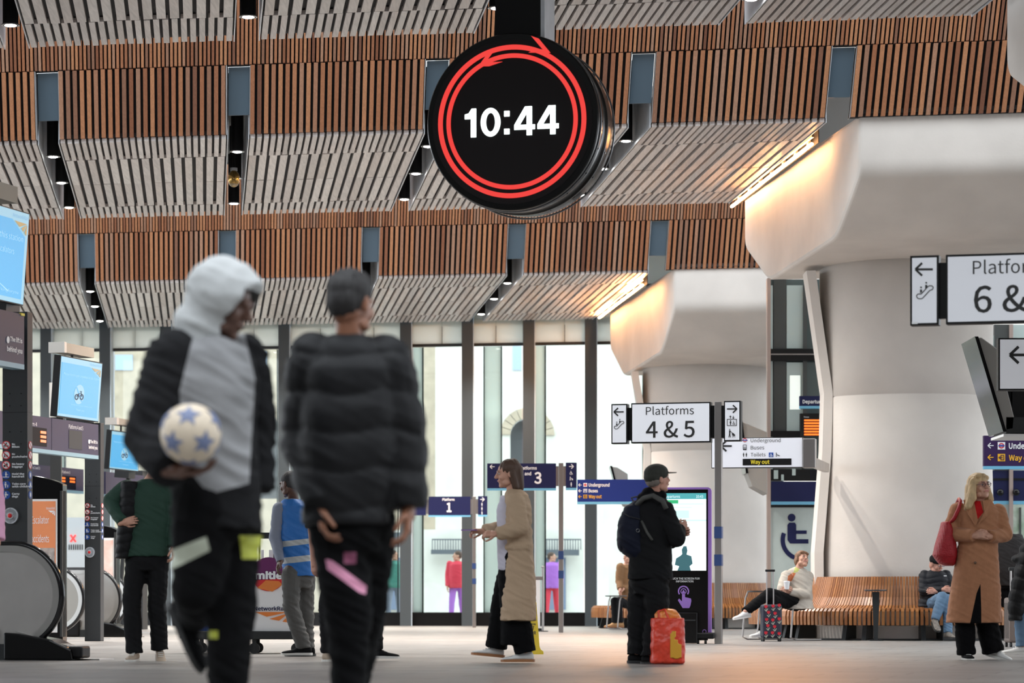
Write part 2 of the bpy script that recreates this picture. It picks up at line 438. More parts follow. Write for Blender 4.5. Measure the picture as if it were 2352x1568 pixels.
# the rest of the hall: back wall, side walls; daylight falls in through the open roof in front of the timber rows
mat('hall_wall', (0.05, 0.045, 0.04), 0.9)
struct('wall_back', MB().box(-24, 24, -30.4, -30, 0, 26), 'hall_wall')
struct('wall_left', MB().box(-24.4, -24, -30, 16, 0, 20), 'hall_wall')
struct('wall_right', MB().box(24, 24.4, -30, 8, 0, 20), 'hall_wall')
# warm strip lights beside the two column heads
mat('tube_clip', (0.25, 0.22, 0.2), 0.5, 0.6)
def strip_light(p0, p1, label):
    t = thing('strip_light', label, 'light', (p0+p1)/2, group=None)
    a = p0-t.location-V(0.02, 0, 0.05); b = p1-t.location-V(0.02, 0, 0.05); n = 3
    sh = V(0.03, 0, 0)
    for i in range(n):
        s_ = V(0.012*(i % 2), 0, 0.012*(i % 2))
        ob('tube', MB().capsule(a.lerp(b, i/n)+s_, a.lerp(b, (i+1)/n-0.004)+s_, 0.022, 0.022, 10), emit_mat('tube_on', (1.0, 0.62, 0.34), 12.0), t)
    up = V(0, 0, 0.09)
    ob('rail', MB().hexa([a+up, a+up+sh, b+up, b+up+sh, a+up*2, a+up*2+sh, b+up*2, b+up*2+sh]), 'dark_steel', t)
    g = V(0.085, 0, 0); h = V(0.012, 0, 0); dn = V(0, 0, 0.02)
    ob('shade_plate', MB().hexa([a+g+dn, a+g+h+dn, b+g+dn, b+g+h+dn, a+g+up*2.5, a+g+h+up*2.5, b+g+up*2.5, b+g+h+up*2.5]), 'felt', t)  # added plate, keeps the tube light off the top of the column head
    for i in range(7):
        q = a.lerp(b, (i+0.5)/7); ob('bracket', MB().box(q.x+0.02, q.x+0.07, q.y-0.05, q.y+0.05, q.z+0.06, q.z+0.2), 'tube_clip', t)
    # the light the tubes throw sideways under the boards
    l = D.lights.new('tube_light', 'AREA'); l.shape = 'RECTANGLE'; l.size = (b-a).length; l.size_y = 0.05; l.energy = 950; l.color = (1.0, 0.42, 0.13)
    lo = D.objects.new('tube_light', l); COL.objects.link(lo); lo.parent = t
    d = (b-a).normalized(); n_ = V(-0.97, -0.1, 0.10); n_ = (n_-d*n_.dot(d)).normalized(); zz = -n_; yy = zz.cross(d)
    M = Matrix((d, yy, zz)).transposed().to_4x4(); M.translation = (a+b)/2+V(0.03, 0, 0.0); lo.matrix_local = M
    return t
strip_light(P(1868, 322, 40.2), P(1683, 467, 46.3), 'long glowing warm strip light beside the near column head')
strip_light(P(1478, 648, 55.6), P(1378, 724, 61.8), 'shorter glowing warm strip light beside the far column head')

# ================================================================== CONCRETE COLUMNS
PROF = [(0, 6.66), (0, 5.92), (1.3, 5.25), (5.5, 5.12), (7.2, 5.80), (7.2, 6.60)]
def column(near_left, cx, cy, width, label, far=False, dz=0, zoff=0, shaft=True, fin=True):
    t = thing('concrete_column', label, 'column', (cx, cy, 0))
    mb = MB(); n = len(PROF)
    def sk(p, wx):
        X = near_left[0]-0.126*p[0]+wx; Y = near_left[1]+p[0]-0.17*wx
        return V(X-cx, Y-cy, p[1]+dz)
    pr = []
    # soften the corners of the profile
    for i in range(n):
        a, b, c = Vector(PROF[i-1]), Vector(PROF[i]), Vector(PROF[(i+1) % n])
        if i in (0, n-1): pr.append(tuple(b)); continue
        r_ = 0.32 if i in (2, 3) else 0.18
        p0 = b+(a-b).normalized()*r_; p1 = b+(c-b).normalized()*r_
        for q in (0, .12, .25, .38, .5, .62, .75, .88, 1): pr.append(tuple((p0*(1-q)**2+b*2*q*(1-q)+p1*q*q)))
    m_ = len(pr)
    vs = [sk(p, 0) for p in pr]+[sk(p, width) for p in pr]
    fs = [tuple(range(m_)), tuple(range(2*m_-1, m_-1, -1))]+[(i, i+m_, (i+1) % m_+m_, (i+1) % m_) for i in range(m_)]
    mb.add(vs, fs)
    o = ob('column_head', mb, 'concrete', t, bevel=0.05)
    for p_ in o.data.polygons: p_.use_smooth = len(p_.vertices) == 4
    if shaft:
        zt = 5.3+dz
        sh = MB().loftc([(V(0, 0, 0), 1.25), (V(0, 0, 1.0), 1.225), (V(0, 0, 2.4), 1.19), (V(0, 0, 3.34), 1.185), (V(0, 0, 3.345), 1.175), (V(0, 0, 3.36), 1.175), (V(0, 0, 3.365), 1.185), (V(0, 0, 4.4), 1.205), (V(0, 0, zt), 1.215)], 72)
        ob('shaft', sh, 'concrete', t, smooth=False)
        for p in t.children[-1].data.polygons: p.use_smooth = True
        if fin:
            # pale riser panel standing off the left of the shaft, with a steel downpipe behind
            f = MB(); zs = [0, 1.2, 2.6, 3.4, 5.1+dz]; off = [-1.30, -1.31, -1.20, -1.18, -1.42]
            for i in range(len(zs)-1):
                a0, a1 = off[i], off[i+1]
                f.hexa([V(a0-.02, -.45, zs[i]), V(a0+.10, -.5, zs[i]), V(a0-.02, .1, zs[i]), V(a0+.10, .1, zs[i]), V(a1-.02, -.45, zs[i+1]), V(a1+.10, -.5, zs[i+1]), V(a1-.02, .1, zs[i+1]), V(a1+.10, .1, zs[i+1])])
            ob('riser_panel', f, 'concrete', t)
    return t
C1 = V(5.52, 43.0, 0); C2 = V(3.72, 58.9, 0)
column((4.38, 38.7), C1.x, C1.y, 5.2, 'large round concrete column on the right with ring bench around its foot')
column((2.88, 54.6), C2.x, C2.y, 5.2, 'farther concrete column behind the platforms 4 and 5 sign', dz=-0.22, fin=True)
column((6.02, 24.6), 7.9, 28.0, 4.0, 'concrete column head cut off by the top right corner', dz=0.18, fin=False)
for (cx_, cy_, z_, lab) in ((4.38, 38.7, 6.72, ''), (2.88, 54.6, 6.5, '')):
    # dark shadow-gap angle between timber face and head
    a = V(cx_, cy_-0.06, z_-0.06); e = EX*5.2
    struct('trim_1' if z_ > 6.6 else 'trim_2', MB().hexa([a, a+e, a+V(0, .3, 0), a+e+V(0, .3, 0), a+V(0, 0, .06), a+e+V(0, 0, .06), a+V(0, .3, .06), a+e+V(0, .3, .06)]), 'dark_steel')

# ================================================================== GLAZED END WALL
def wl(px, V0=63.6):   # x on the wall line at an image column
    k = (px-HX)/F; return V0*k/(1+0.17*k)
WV = 63.6
def wbox(mb, x0, x1, y0, y1, z0, z1):
    """box that follows the skewed wall line: x along, y depth behind the line"""
    c = []
    for z in (z0, z1):
        for y in (y0, y1):
            for x in (x0, x1): c.append(V(x, WV-0.17*x+y, z))
    mb.hexa(c)
MX = [wl(p) for p in (-40, 98, 233, 372, 508, 642, 781, 920, 1061, 1201, 1343, 1484, 1626, 1768)]
wallr = MB(); wbox(wallr, -13, 9, -0.12, 0.35, 0, 0.28); struct('wall_end', wallr, 'gloss_black')
wallt = MB(); wbox(wallt, -13, 9, 0.02, 0.5, 6.22, 9.5); struct('wall_top', wallt, 'pale_panel')
n_w = 0
for i, x in enumerate(MX):
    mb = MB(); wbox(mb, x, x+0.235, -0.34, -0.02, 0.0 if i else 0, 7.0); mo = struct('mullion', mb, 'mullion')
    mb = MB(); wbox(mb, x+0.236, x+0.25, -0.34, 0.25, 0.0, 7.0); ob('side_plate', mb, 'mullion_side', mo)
    if i+1 < len(MX):
        x1 = MX[i+1]; a = x+0.25
        # header panels with a joint in the middle
        mid = (a+x1)/2+(0.1 if i % 2 else -0.05)
        mb = MB(); wbox(mb, a, mid-0.006, 0.0, 0.06, 5.86, 6.35); ho = struct('header_panel', mb, 'header_glass'); mb = MB(); wbox(mb, mid-0.02, mid+0.02, 0.062, 0.09, 5.86, 6.35); ob('joint_strip', mb, 'dark_steel', ho)
        mb = MB(); wbox(mb, mid+0.006, x1, 0.0, 0.06, 5.86, 6.35); struct('header_panel', mb, 'header_glass')
        mb = MB(); wbox(mb, a, x1, -0.01, 0.08, 5.80, 5.86); struct('transom', mb, 'dark_steel')
        n_w += 1
        mb = MB(); wbox(mb, a+0.02, x1-0.02, 0.1, 0.115, 0.28, 5.80); wo = struct('window_%d' % n_w, mb, 'glass')
        # slim inner frame and pale side lining as seen through the bay
        wd = (0.22, 0.20, 0.22, 0.20)[i % 4]
        if i % 2:
            mb = MB(); wbox(mb, a+0.0, a+wd, 0.16, 0.22, 0.28, 5.80); ob('side_lining', mb, 'header_glass', wo)
            mb = MB(); wbox(mb, a+wd, a+wd+0.03, 0.14, 0.22, 0.28, 5.80); ob('window_frame', mb, 'dark_steel', wo)
        elif i in (8,):
            pa = a+0.22
            mb = MB(); wbox(mb, pa, pa+0.34, 0.16, 0.22, 0.28, 5.80); ob('side_lining', mb, 'header_glass', wo)
            for xx in (pa-0.025, pa+0.34): mb = MB(); wbox(mb, xx, xx+0.025, 0.14, 0.22, 0.28, 5.80); ob('window_frame', mb, 'dark_steel', wo)
        else:
            mb = MB(); wbox(mb, x1-0.07, x1-0.045, 0.14, 0.22, 0.28, 5.80); ob('window_frame', mb, 'dark_steel', wo)
# ================================================================== STREET BEYOND THE GLASS
mat('stone_white', (0.78, 0.74, 0.68), 0.8, noise_s=1.5, noise_a=0.08)
mat('stone_warm', (0.52, 0.42, 0.32), 0.8, noise_s=3, noise_a=0.12)
mat('arch_dark', (0.10, 0.10, 0.11), 0.6)
mat('shop_dark', (0.12, 0.13, 0.15), 0.4)
b = thing('stone_building', 'pale stone building with arched windows seen through the glazed wall', 'building', (0, 84, 0))
# facade in courses around the arches
YB = 84.0
def fx(px): return (px-HX)*YB/F
def fz(py): return CH+(HY-py)*YB/F
wallparts = [(-500, 500, 'stone_warm'), (500, 1010, 'stone_warm'), (1010, 1460, 'stone_white'), (1460, 2700, 'stone_white')]
archs = [(560, 640, 945, 1145), (1075, 1108, 980, 1100), (1172, 1250, 960, 1105)]
def facade(x0, x1, z0, z1, m): ob('wall', MB().box(x0, x1, 0, 0.4, z0, z1), m, b)
facade(fx(-700), fx(1010), 0, fz(985), 'stone_warm') if False else None
# lower band, piers, upper wall
facade(fx(-700), fx(560), 0, 12, 'stone_warm'); facade(fx(640), fx(1000), 0, 12, 'stone_warm')
facade(fx(560), fx(640), fz(945), 12, 'stone_warm'); facade(fx(560), fx(640), 0, fz(1145), 'stone_warm')
facade(fx(1000), fx(1172), 0, 16, 'stone_white'); facade(fx(1250), fx(2700), 0, 16, 'stone_white')
facade(fx(1172), fx(1250), fz(960), 16, 'stone_white'); facade(fx(1172), fx(1250), 0, fz(1105), 'stone_white')
for (xa, xb, yt, yb) in ((560, 640, 945, 1145), (1172, 1250, 960, 1105)):
    ax, bx_, zb = fx(xa), fx(xb), fz(yb); rr = (bx_-ax)/2; zc = fz(yt)-rr
    w_ = ob('arched_window', MB().prism([(ax, zb), (bx_, zb)]+[((ax+bx_)/2+rr*math.cos(t*PI/12), zc+rr*math.sin(t*PI/12)) for t in range(13)], 0.45, 0.5), 'arch_dark', b)
    for k in range(11):
        a0, a1 = k*PI/11, (k+1)*PI/11-0.03; r0, r1 = rr, rr+0.28; cx_ = (ax+bx_)/2
        ob('arch_stone', MB().prism([(cx_+r0*math.cos(a0), zc+r0*math.sin(a0)), (cx_+r1*math.cos(a0), zc+r1*math.sin(a0)), (cx_+r1*math.cos(a1), zc+r1*math.sin(a1)), (cx_+r0*math.cos(a1), zc+r0*math.sin(a1))], -0.08, 0.1), 'stone_warm', b)
    # spandrel fills beside the round head
    for s_ in (-1, 1):
        cx_ = (ax+bx_)/2
        pts = [(cx_+s_*rr, zc)]+[(cx_+s_*rr*math.cos(t*PI/12), zc+rr*math.sin(t*PI/12)) for t in range(1, 7)]+[(cx_+s_*rr, zc+rr)]
        ob('spandrel', MB().prism(pts, 0.0, 0.4), 'stone_white' if xa > 1000 else 'stone_warm', b)
for (xa, xb, ya, yb) in ((265, 305, 815, 850), (590, 612, 808, 852), (862, 900, 800, 850), (1178, 1198, 795, 850)):
    ob('window', MB().box(fx(xa), fx(xb), -0.05, 0.02, fz(yb), fz(ya)), mat('pane_sky', (0.45, 0.55, 0.72), 0.2), b)
# shop fronts, canopy rail
shops = thing('shop', 'dark shop fronts with railing canopy across the street', 'shop', (0, 81.5, 0))
YS = 81.5
def sx(px): return (px-HX)*YS/F
def sz(py): return CH+(HY-py)*YS/F
for (xa, xb, ya, yb) in ((990, 1060, 1262, 1272), (1225, 1330, 1262, 1275), (880, 925, 1222, 1255)):
    ob('fascia', MB().box(sx(xa), sx(xb), -0.1, 0.3, sz(yb), sz(ya)), 'shop_dark', shops)
for (xa, xb, ya, yb) in ((1232, 1300, 1280, 1400), (880, 925, 1280, 1400), (385, 430, 1200, 1400)):
    ob('shop_window', MB().box(sx(xa), sx(xb), 0.3, 0.4, sz(yb), sz(ya)), mat('shop_glass', (0.20, 0.24, 0.34), 0.15), shops)
ob('shop_wall', MB().box(sx(860), sx(1400), 0.42, 0.5, -0.02, sz(1215)), 'stone_white', shops)
for (xa, xb) in ((992, 1062), (1225, 1335)):
    x = xa
    while x < xb:
        ob('railing_bar', MB().box(sx(x), sx(x+2), 0, 0.03, sz(1262), sz(1240)), 'shop_dark', shops); x += 6
    ob('railing_top', MB().box(sx(xa), sx(xb), -0.02, 0.05, sz(1240), sz(1237)), 'shop_dark', shops)
# ================================================================== SIGN TOOLKIT
import os
FONT = None
try:   # the sans serif that ships inside Blender itself; the built-in font is the fallback
    _fd = bpy.utils.system_resource('DATAFILES', path='fonts')
    FONT = D.fonts.load(os.path.join(_fd, 'Noto Sans CJK Regular.woff2'))
except Exception:
    FONT = None
def text_mesh(s, weight=0.0, th=0.004):
    cu = D.curves.new('t', 'FONT')
    if FONT: cu.font = FONT
    cu.body = s; cu.size = 1.0; cu.offset = weight; cu.extrude = 0.0; cu.resolution_u = 3
    o = D.objects.new('t', cu); me = D.meshes.new_from_object(o)
    D.objects.remove(o); D.curves.remove(cu)
    return me
class Face:
    """a thing standing on the floor whose front is a vertical plane; rectangles are laid on that plane"""
    def __init__(s, name, label, cat, px, Y, yaw=0.0, z0=0.0, tilt=0.0, group=None):
        s.O = V((px-HX)*Y/F, Y, 0); s.yaw = yaw; s.z0 = z0
        s.t = thing(name, label, cat, (s.O.x, s.O.y, z0), 0, group); s.t.rotation_euler = (tilt, 0, -yaw)
    def hit(s, px, py):
        k = (px-HX)/F; sn, cs = math.sin(s.yaw), math.cos(s.yaw)
        Y = (s.O.x*sn+s.O.y*cs)/(k*sn+cs); X = k*Y
        return ((X-s.O.x)*cs-(Y-s.O.y)*sn, CH+(HY-py)*Y/F-s.z0)
    def R(s, x0, x1, yt, yb, ref=None):
        ref = x0 if ref is None else ref
        a = s.hit(x0, yt)[0]; b_ = s.hit(x1, yt)[0]
        return a, b_, s.hit(ref, yb)[1], s.hit(ref, yt)[1]
    def rect(s, name, x0, x1, yt, yb, m, front=0.0, depth=0.05, parent=None, ref=None, bevel=0, label=None):
        a, b_, z0, z1 = s.R(x0, x1, yt, yb, ref)
        o = ob(name, MB().box(a, b_, -front, -front+depth, z0, z1), m, parent or s.t, bevel=bevel)
        if label: o['label'] = label
        return o
    def poly(s, name, pts, m, front=0.01, depth=0.006, parent=None):
        """outline in image pixels lying on the plane"""
        q = [s.hit(*p) for p in pts]
        return ob(name, MB().prism(q, -front, -front+depth), m, parent or s.t)
    def polys(s, name, lst, m, front=0.01, depth=0.006, parent=None):
        mb = MB()
        for pts in lst: mb.prism([s.hit(*p) for p in pts], -front, -front+depth)
        return ob(name, mb, m, parent or s.t)
    def text(s, st, x0, x1, yt, yb, m='letter_black', front=0.012, parent=None, weight=0.0, ref=None, name='lettering'):
        a, b_, z0, z1 = s.R(x0, x1, yt, yb, ref)
        me = text_mesh(st, weight)
        xs = [v.co.x for v in me.vertices]; ys = [v.co.y for v in me.vertices]
        # fit on the cap height, descenders hang below
        capme = text_mesh('H', weight); ch = max(v.co.y for v in capme.vertices); D.meshes.remove(capme)
        sx_ = (b_-a)/(max(xs)-min(xs)); sz_ = (z1-z0)/ch
        for v in me.vertices: v.co = (a+(v.co.x-min(xs))*sx_, -front, z0+v.co.y*sz_)
        for p in me.polygons: p.flip()
        me.name = name
        o = link(name, me, m, parent or s.t)
        return o
def circ(cx, cy, r, n=20, ry=None, a0=0, a1=2*PI):
    ry = r if ry is None else ry
    return [(cx+r*math.cos(a0+(a1-a0)*i/n), cy+ry*math.sin(a0+(a1-a0)*i/n)) for i in range(n)]
def arc_quads(cx, cy, r0, r1, a0, a1, n=16, sy=1.0):
    out = []
    for i in range(n):
        t0 = a0+(a1-a0)*i/n; t1 = a0+(a1-a0)*(i+1)/n
        out.append([(cx+r0*math.cos(t0), cy+r0*sy*math.sin(t0)), (cx+r1*math.cos(t0), cy+r1*sy*math.sin(t0)), (cx+r1*math.cos(t1), cy+r1*sy*math.sin(t1)), (cx+r0*math.cos(t1), cy+r0*sy*math.sin(t1))])
    return out
def stroke(p0, p1, w_):
    d = Vector(p1)-Vector(p0); n = Vector((-d.y, d.x)).normalized()*w_/2; p0 = Vector(p0); p1 = Vector(p1)
    return [tuple(p0+n), tuple(p1+n), tuple(p1-n), tuple(p0-n)]
def arrow(x0, x1, y0, y1, left=True, w_=None):
    h = y1-y0; w_ = w_ or h*0.17; cy = (y0+y1)/2
    tip = (x0, cy) if left else (x1, cy); tail = (x1, cy) if left else (x0, cy); s_ = 1 if left else -1
    return [stroke(tip, tail, w_), stroke((tip[0]-s_*w_*.3, cy), (tip[0]+s_*h*0.48, y0), w_), stroke((tip[0]-s_*w_*.3, cy), (tip[0]+s_*h*0.48, y1), w_)]
def man_icon(cx, y0, y1):
    h = y1-y0; return [circ(cx, y0+h*.12, h*.12, 10), [(cx-h*.16, y0+h*.28), (cx+h*.16, y0+h*.28), (cx+h*.16, y0+h*.62), (cx+h*.08, y0+h*.62), (cx+h*.08, y1), (cx-h*.08, y1), (cx-h*.08, y0+h*.62), (cx-h*.16, y0+h*.62)]]
def escal_icon(x0, x1, y0, y1):
    w_ = x1-x0; h = y1-y0; X = lambda u: x0+u*w_; Y = lambda v: y0+v*h; t = w_*0.055
    pts = [(0.03, .92), (.0, .82), (.08, .72), (.28, .72), (.68, .28), (.76, .24), (.92, .24), (1.0, .32), (.95, .46), (.80, .50), (.38, .95), (.30, 1.0), (.12, 1.0)]
    L = [stroke((X(pts[i][0]), Y(pts[i][1])), (X(pts[(i+1) % len(pts)][0]), Y(pts[(i+1) % len(pts)][1])), t) for i in range(len(pts))]
    for u, v in ((.27, .33), (.58, .06)):
        L += [circ(X(u), Y(v), w_*.055, 8), [(X(u-.06), Y(v+.12)), (X(u+.06), Y(v+.12)), (X(u+.06), Y(v+.28)), (X(u-.06), Y(v+.34))]]
    return L
def box_outline(x0, x1, y0, y1, t):
    return [[(x0, y0), (x1, y0), (x1, y0+t), (x0, y0+t)], [(x0, y1-t), (x1, y1-t), (x1, y1), (x0, y1)], [(x0, y0), (x0+t, y0), (x0+t, y1), (x0, y1)], [(x1-t, y0), (x1, y0), (x1, y1), (x1-t, y1)]]
def wheelchair_icon(x0, x1, y0, y1):
    w_ = x1-x0; h = y1-y0; X = lambda u: x0+u*w_; Y = lambda v: y0+v*h
    return [circ(X(.4), Y(.1), h*.09, 10), stroke((X(.4), Y(.22)), (X(.42), Y(.58)), w_*.14), stroke((X(.40), Y(.36)), (X(.72), Y(.36)), w_*.09), stroke((X(.38), Y(.58)), (X(.75), Y(.58)), w_*.12), stroke((X(.73), Y(.56)), (X(.9), Y(.92)), w_*.12)]+arc_quads(X(.42), Y(.68), w_*.27, w_*.36, 0.2, PI*1.35, 12)
def push_icon(x0, x1, y0, y1):
    w_ = x1-x0; h = y1-y0; X = lambda u: x0+u*w_; Y = lambda v: y0+v*h
    return [circ(X(.2), Y(.06), h*.06, 10), stroke((X(.2), Y(.16)), (X(.2), Y(.55)), w_*.16), stroke((X(.2), Y(.5)), (X(.06), Y(1)), w_*.09), stroke((X(.2), Y(.5)), (X(.28), Y(1)), w_*.09), stroke((X(.2), Y(.2)), (X(.5), Y(.45)), w_*.07),
            [(X(.48), Y(.42)), (X(.70), Y(.5)), (X(.95), Y(.72)), (X(.9), Y(.82)), (X(.55), Y(.80))], circ(X(.6), Y(.95), w_*.05, 8), circ(X(.9), Y(.95), w_*.05, 8), stroke((X(.85), Y(.8)), (X(.6), Y(.95)), w_*.04)]
def lift_icon(x0, x1, y0, y1):
    w_ = x1-x0; h = y1-y0; yb = y0+h*.32; t = w_*.055
    L = box_outline(x0, x1, yb, y1, t)
    for u, up in ((.35, True), (.65, False)):
        cx = x0+u*w_; a, b_ = (y0, yb-h*.04)
        L.append(stroke((cx, a), (cx, b_), t)); tip = a if up else b_; s_ = 1 if up else -1
        L += [stroke((cx, tip), (cx-w_*.09, tip+s_*h*.1), t), stroke((cx, tip), (cx+w_*.09, tip+s_*h*.1), t)]
    L += man_icon(x0+w_*.36, yb+h*.12, y1-h*.08)+wheelchair_icon(x0+w_*.55, x0+w_*.85, yb+h*.2, y1-h*.08)
    return L
def bus_icon(x0, x1, y0, y1):
    w_ = x1-x0; h = y1-y0; t = w_*.12
    return box_outline(x0, x1, y0, y1-h*.08, t)+[[(x0, y0+h*.42), (x1, y0+h*.42), (x1, y0+h*.52), (x0, y0+h*.52)], [(x0, y1-h*.3), (x1, y1-h*.3), (x1, y1-h*.08), (x0, y1-h*.08)], circ(x0+w_*.25, y1-h*.04, w_*.12, 8), circ(x1-w_*.25, y1-h*.04, w_*.12, 8)]

mat('sign_lit', (0.72, 0.73, 0.77), 0.4, emit=0.12)
mat('yellow', (0.75, 0.60, 0.03), 0.5); mat('amber', (0.80, 0.42, 0.02), 0.5)
mat('red', (0.62, 0.02, 0.03), 0.5); mat('sign_blue', (0.01, 0.07, 0.32), 0.5); mat('roundel_blue', (0.03, 0.06, 0.35), 0.5)
mat('band_blue', (0.02, 0.05, 0.16), 0.4)
mat('purple_sign', (0.035, 0.014, 0.07), 0.5, spec=0.25)
mat('portal_blue', (0.045, 0.042, 0.085), 0.5, spec=0.3)
mat('portal_strip', (0.24, 0.40, 0.48), 0.4)
mat('portal_post', (0.036, 0.038, 0.040), 0.5, 0.0, spec=0.3, noise_s=2, noise_a=0.08)

def pole(fc, x0, x1, yt, bands=(), w_=None, m='steel', dy=0.0):
    a, b_, _, z1 = fc.R(x0, x1, yt, yt)
    o = ob('pole', MB().box(a, b_, dy, dy+(b_-a), 0, z1), m, fc.t, bevel=0.004)
    for (ya, yb) in bands:
        fc.rect('band', x0-0.5, x1+0.5, ya, yb, 'band_blue', 0.006-dy, (b_-a)+0.012)
    return o

# ------------------------------------------------------------------ platforms 4 & 5
s = Face('platform_sign', 'white sign reading Platforms 4 & 5 with arrow panels on a steel pole', 'sign', 1649, 38.0, 0.26)
pole(s, 1641, 1657, 922, ((1209, 1236), (1273, 1299)))
for nm, x0, x1, yt, yb, ref in (('side_panel', 1405.5, 1442, 928, 1019.5, None), ('sign_panel', 1451, 1633, 926, 1018, None), ('side_panel', 1664, 1702, 921, 1013.5, None)):
    c = s.rect(nm, x0, x1, yt, yb, 'black', 0.03, 0.12)
    s.rect('face', x0+2.6, x1-2.8, yt+3, yb-3, 'sign_lit', 0.034, 0.01, parent=c)
s.rect('connector', 1442, 1451, 936, 1011, 'black', -0.01, 0.06); s.rect('connector', 1633, 1641, 931, 1005, 'black', -0.01, 0.06); s.rect('connector', 1657, 1664, 931, 1005, 'black', -0.01, 0.06)
s.text('Platforms', 1485, 1595, 935, 953, front=0.037, ref=1485)
s.text('4 & 5', 1485, 1597, 968, 1005, front=0.037, weight=0.004, ref=1485)
s.polys('arrow_mark', arrow(1412.5, 1434, 937, 955), 'letter_black', 0.038, 0.003)
s.polys('escalator_mark', escal_icon(1412, 1434.5, 962, 985), 'letter_black', 0.038, 0.003)
s.polys('arrow_mark', arrow(1671, 1693, 930.5, 948, False), 'letter_black', 0.038, 0.003)
s.polys('lift_mark', lift_icon(1671, 1693.5, 955, 978), 'letter_black', 0.038, 0.003)
s.polys('pushchair_mark', push_icon(1674, 1691, 985, 1004.5), 'letter_black', 0.038, 0.003)
# ------------------------------------------------------------------ platforms 6 &
s = Face('platform_sign', 'large white sign reading Platforms 6 & at the right edge with an escalator panel', 'sign', 2500, 23.0, 0.26)
pole(s, 2492, 2520, 574)
for nm, x0, x1, yt, yb in (('side_panel', 2091.7, 2157.5, 588.5, 748), ('sign_panel', 2173.6, 2484, 586, 745)):
    c = s.rect(nm, x0, x1, yt, yb, 'black', 0.03, 0.12)
    s.rect('face', x0+4.6, x1-5, yt+5, yb-5, 'sign_lit', 0.034, 0.01, parent=c)
s.rect('connector', 2157.5, 2173.6, 603, 731, 'black', -0.01, 0.06); s.rect('connector', 2484, 2492, 596, 700, 'black', -0.01, 0.06)
s.text('Platforms', 2235.6, 2418, 600.5, 630.5, front=0.037, ref=2235)
s.text('6 & 7', 2238, 2425, 658, 718, front=0.037, weight=0.004, ref=2238)
s.polys('arrow_mark', arrow(2105.5, 2144, 605, 634), 'letter_black', 0.038, 0.003)
s.polys('escalator_mark', escal_icon(2106.5, 2145, 648, 687), 'letter_black', 0.038, 0.003)
s.rect('sticker', 2096, 2109, 740, 745, 'white_paint', 0.04, 0.004)
# ------------------------------------------------------------------ underground / buses / toilets / way out
s = Face('way_out_sign', 'white sign listing Underground, Buses, Toilets and Way out beside the big column', 'sign', 1858, 40.2, 0.20)
ob('wall_arm', MB().box(-0.03, 0.05, 0.15, 2.2, 2.30, 2.42), 'steel', s.t)
s.rect('housing', 1634, 1844, 1005.5, 1075, 'black', 0.0, 0.10); s.rect('face', 1635.5, 1842.5, 1007, 1073.5, 'sign_lit', 0.005, 0.01)
s.rect('steel_box', 1844, 1873, 1007, 1074, 'steel', 0.03, 0.2, bevel=0.006)
s.polys('arrow_mark', arrow(1657, 1681, 1012, 1036), 'letter_black', 0.009, 0.003)
s.polys('roundel_mark', arc_quads(1711, 1010.5, 3.2, 4.6, 0, 2*PI, 16), 'red', 0.009, 0.003); s.polys('roundel_bar', [[(1704.5, 1009.6), (1717.5, 1009.6), (1717.5, 1011.6), (1704.5, 1011.6)]], 'roundel_blue', 0.012, 0.003)
s.polys('bus_mark', bus_icon(1706.5, 1715, 1021, 1033.5), 'letter_black', 0.009, 0.003)
s.polys('toilet_mark', man_icon(1708, 1039.5, 1049)+man_icon(1714.5, 1039.5, 1049), 'letter_black', 0.009, 0.003)
s.text('Underground', 1724.5, 1793, 1007.3, 1015.5, front=0.01); s.text('Buses', 1724.5, 1755.5, 1023.6, 1032, front=0.01); s.text('Toilets', 1724.5, 1758.5, 1039.8, 1048, front=0.01)
c = s.rect('blue_square', 1766, 1776.5, 1039, 1049.5, 'sign_blue', 0.009, 0.005); s.polys('wheelchair_mark', wheelchair_icon(1768, 1775, 1040.5, 1048.5), 'letter_white', 0.013, 0.003)
s.polys('baby_change_mark', [circ(1783, 1040.5, 1.2, 8), stroke((1783, 1042), (1783, 1049), 1.3), stroke((1783, 1043), (1788, 1045), 1.0), stroke((1786, 1045.5), (1791.5, 1046.5), 1.6)], 'letter_black', 0.009, 0.003)
s.rect('black_bar', 1706, 1818, 1053.5, 1068.5, 'black', 0.010, 0.01); s.text('Way out', 1724.5, 1768, 1056, 1065, 'yellow', 0.013, weight=0.01)
# ------------------------------------------------------------------ blue direction sign
s = Face('direction_sign', 'blue sign with Underground, Buses and Way out behind the man in the cap', 'sign', 1486, 49.0, 0.05)
pole(s, 1482, 1490, 1100, dy=0.05)
s.rect('sign_panel', 1326, 1492, 1101, 1152, mat('blue_sign', (0.012, 0.03, 0.19), 0.5, spec=0.25), 0.0, 0.08); s.rect('blue_strip', 1326, 1492, 1152, 1157.5, 'skyblue', 0.002, 0.08)
for i, (tx, x1, m_) in enumerate((('Underground', 1400, 'letter_white'), ('Buses', 1373, 'letter_white'), ('Way out', 1382, 'amber'))):
    y = 1109.5+13.3*i
    s.text(tx, 1352, x1, y, y+7.5, m_, 0.006, weight=0.01); s.polys('arrow_mark', arrow(1329, 1336, y+.5, y+7.5), m_, 0.006, 0.003)
    s.rect('icon_square', 1340, 1348.5, y-.5, y+8, m_, 0.006, 0.004)
s.polys('roundel_mark', arc_quads(1344.2, 1113.3, 1.6, 2.8, 0, 2*PI, 12)+[[(1341, 1112.6), (1347.5, 1112.6), (1347.5, 1114), (1341, 1114)]], 'red', 0.010, 0.003)
s.polys('bus_mark', bus_icon(1341.6, 1347, 1123.5, 1130), 'sign_blue', 0.010, 0.003)
s.polys('exit_mark', box_outline(1341.6, 1347, 1136.5, 1143, 0.8)+arrow(1342, 1346, 1138, 1141.5), 'navy', 0.010, 0.003)
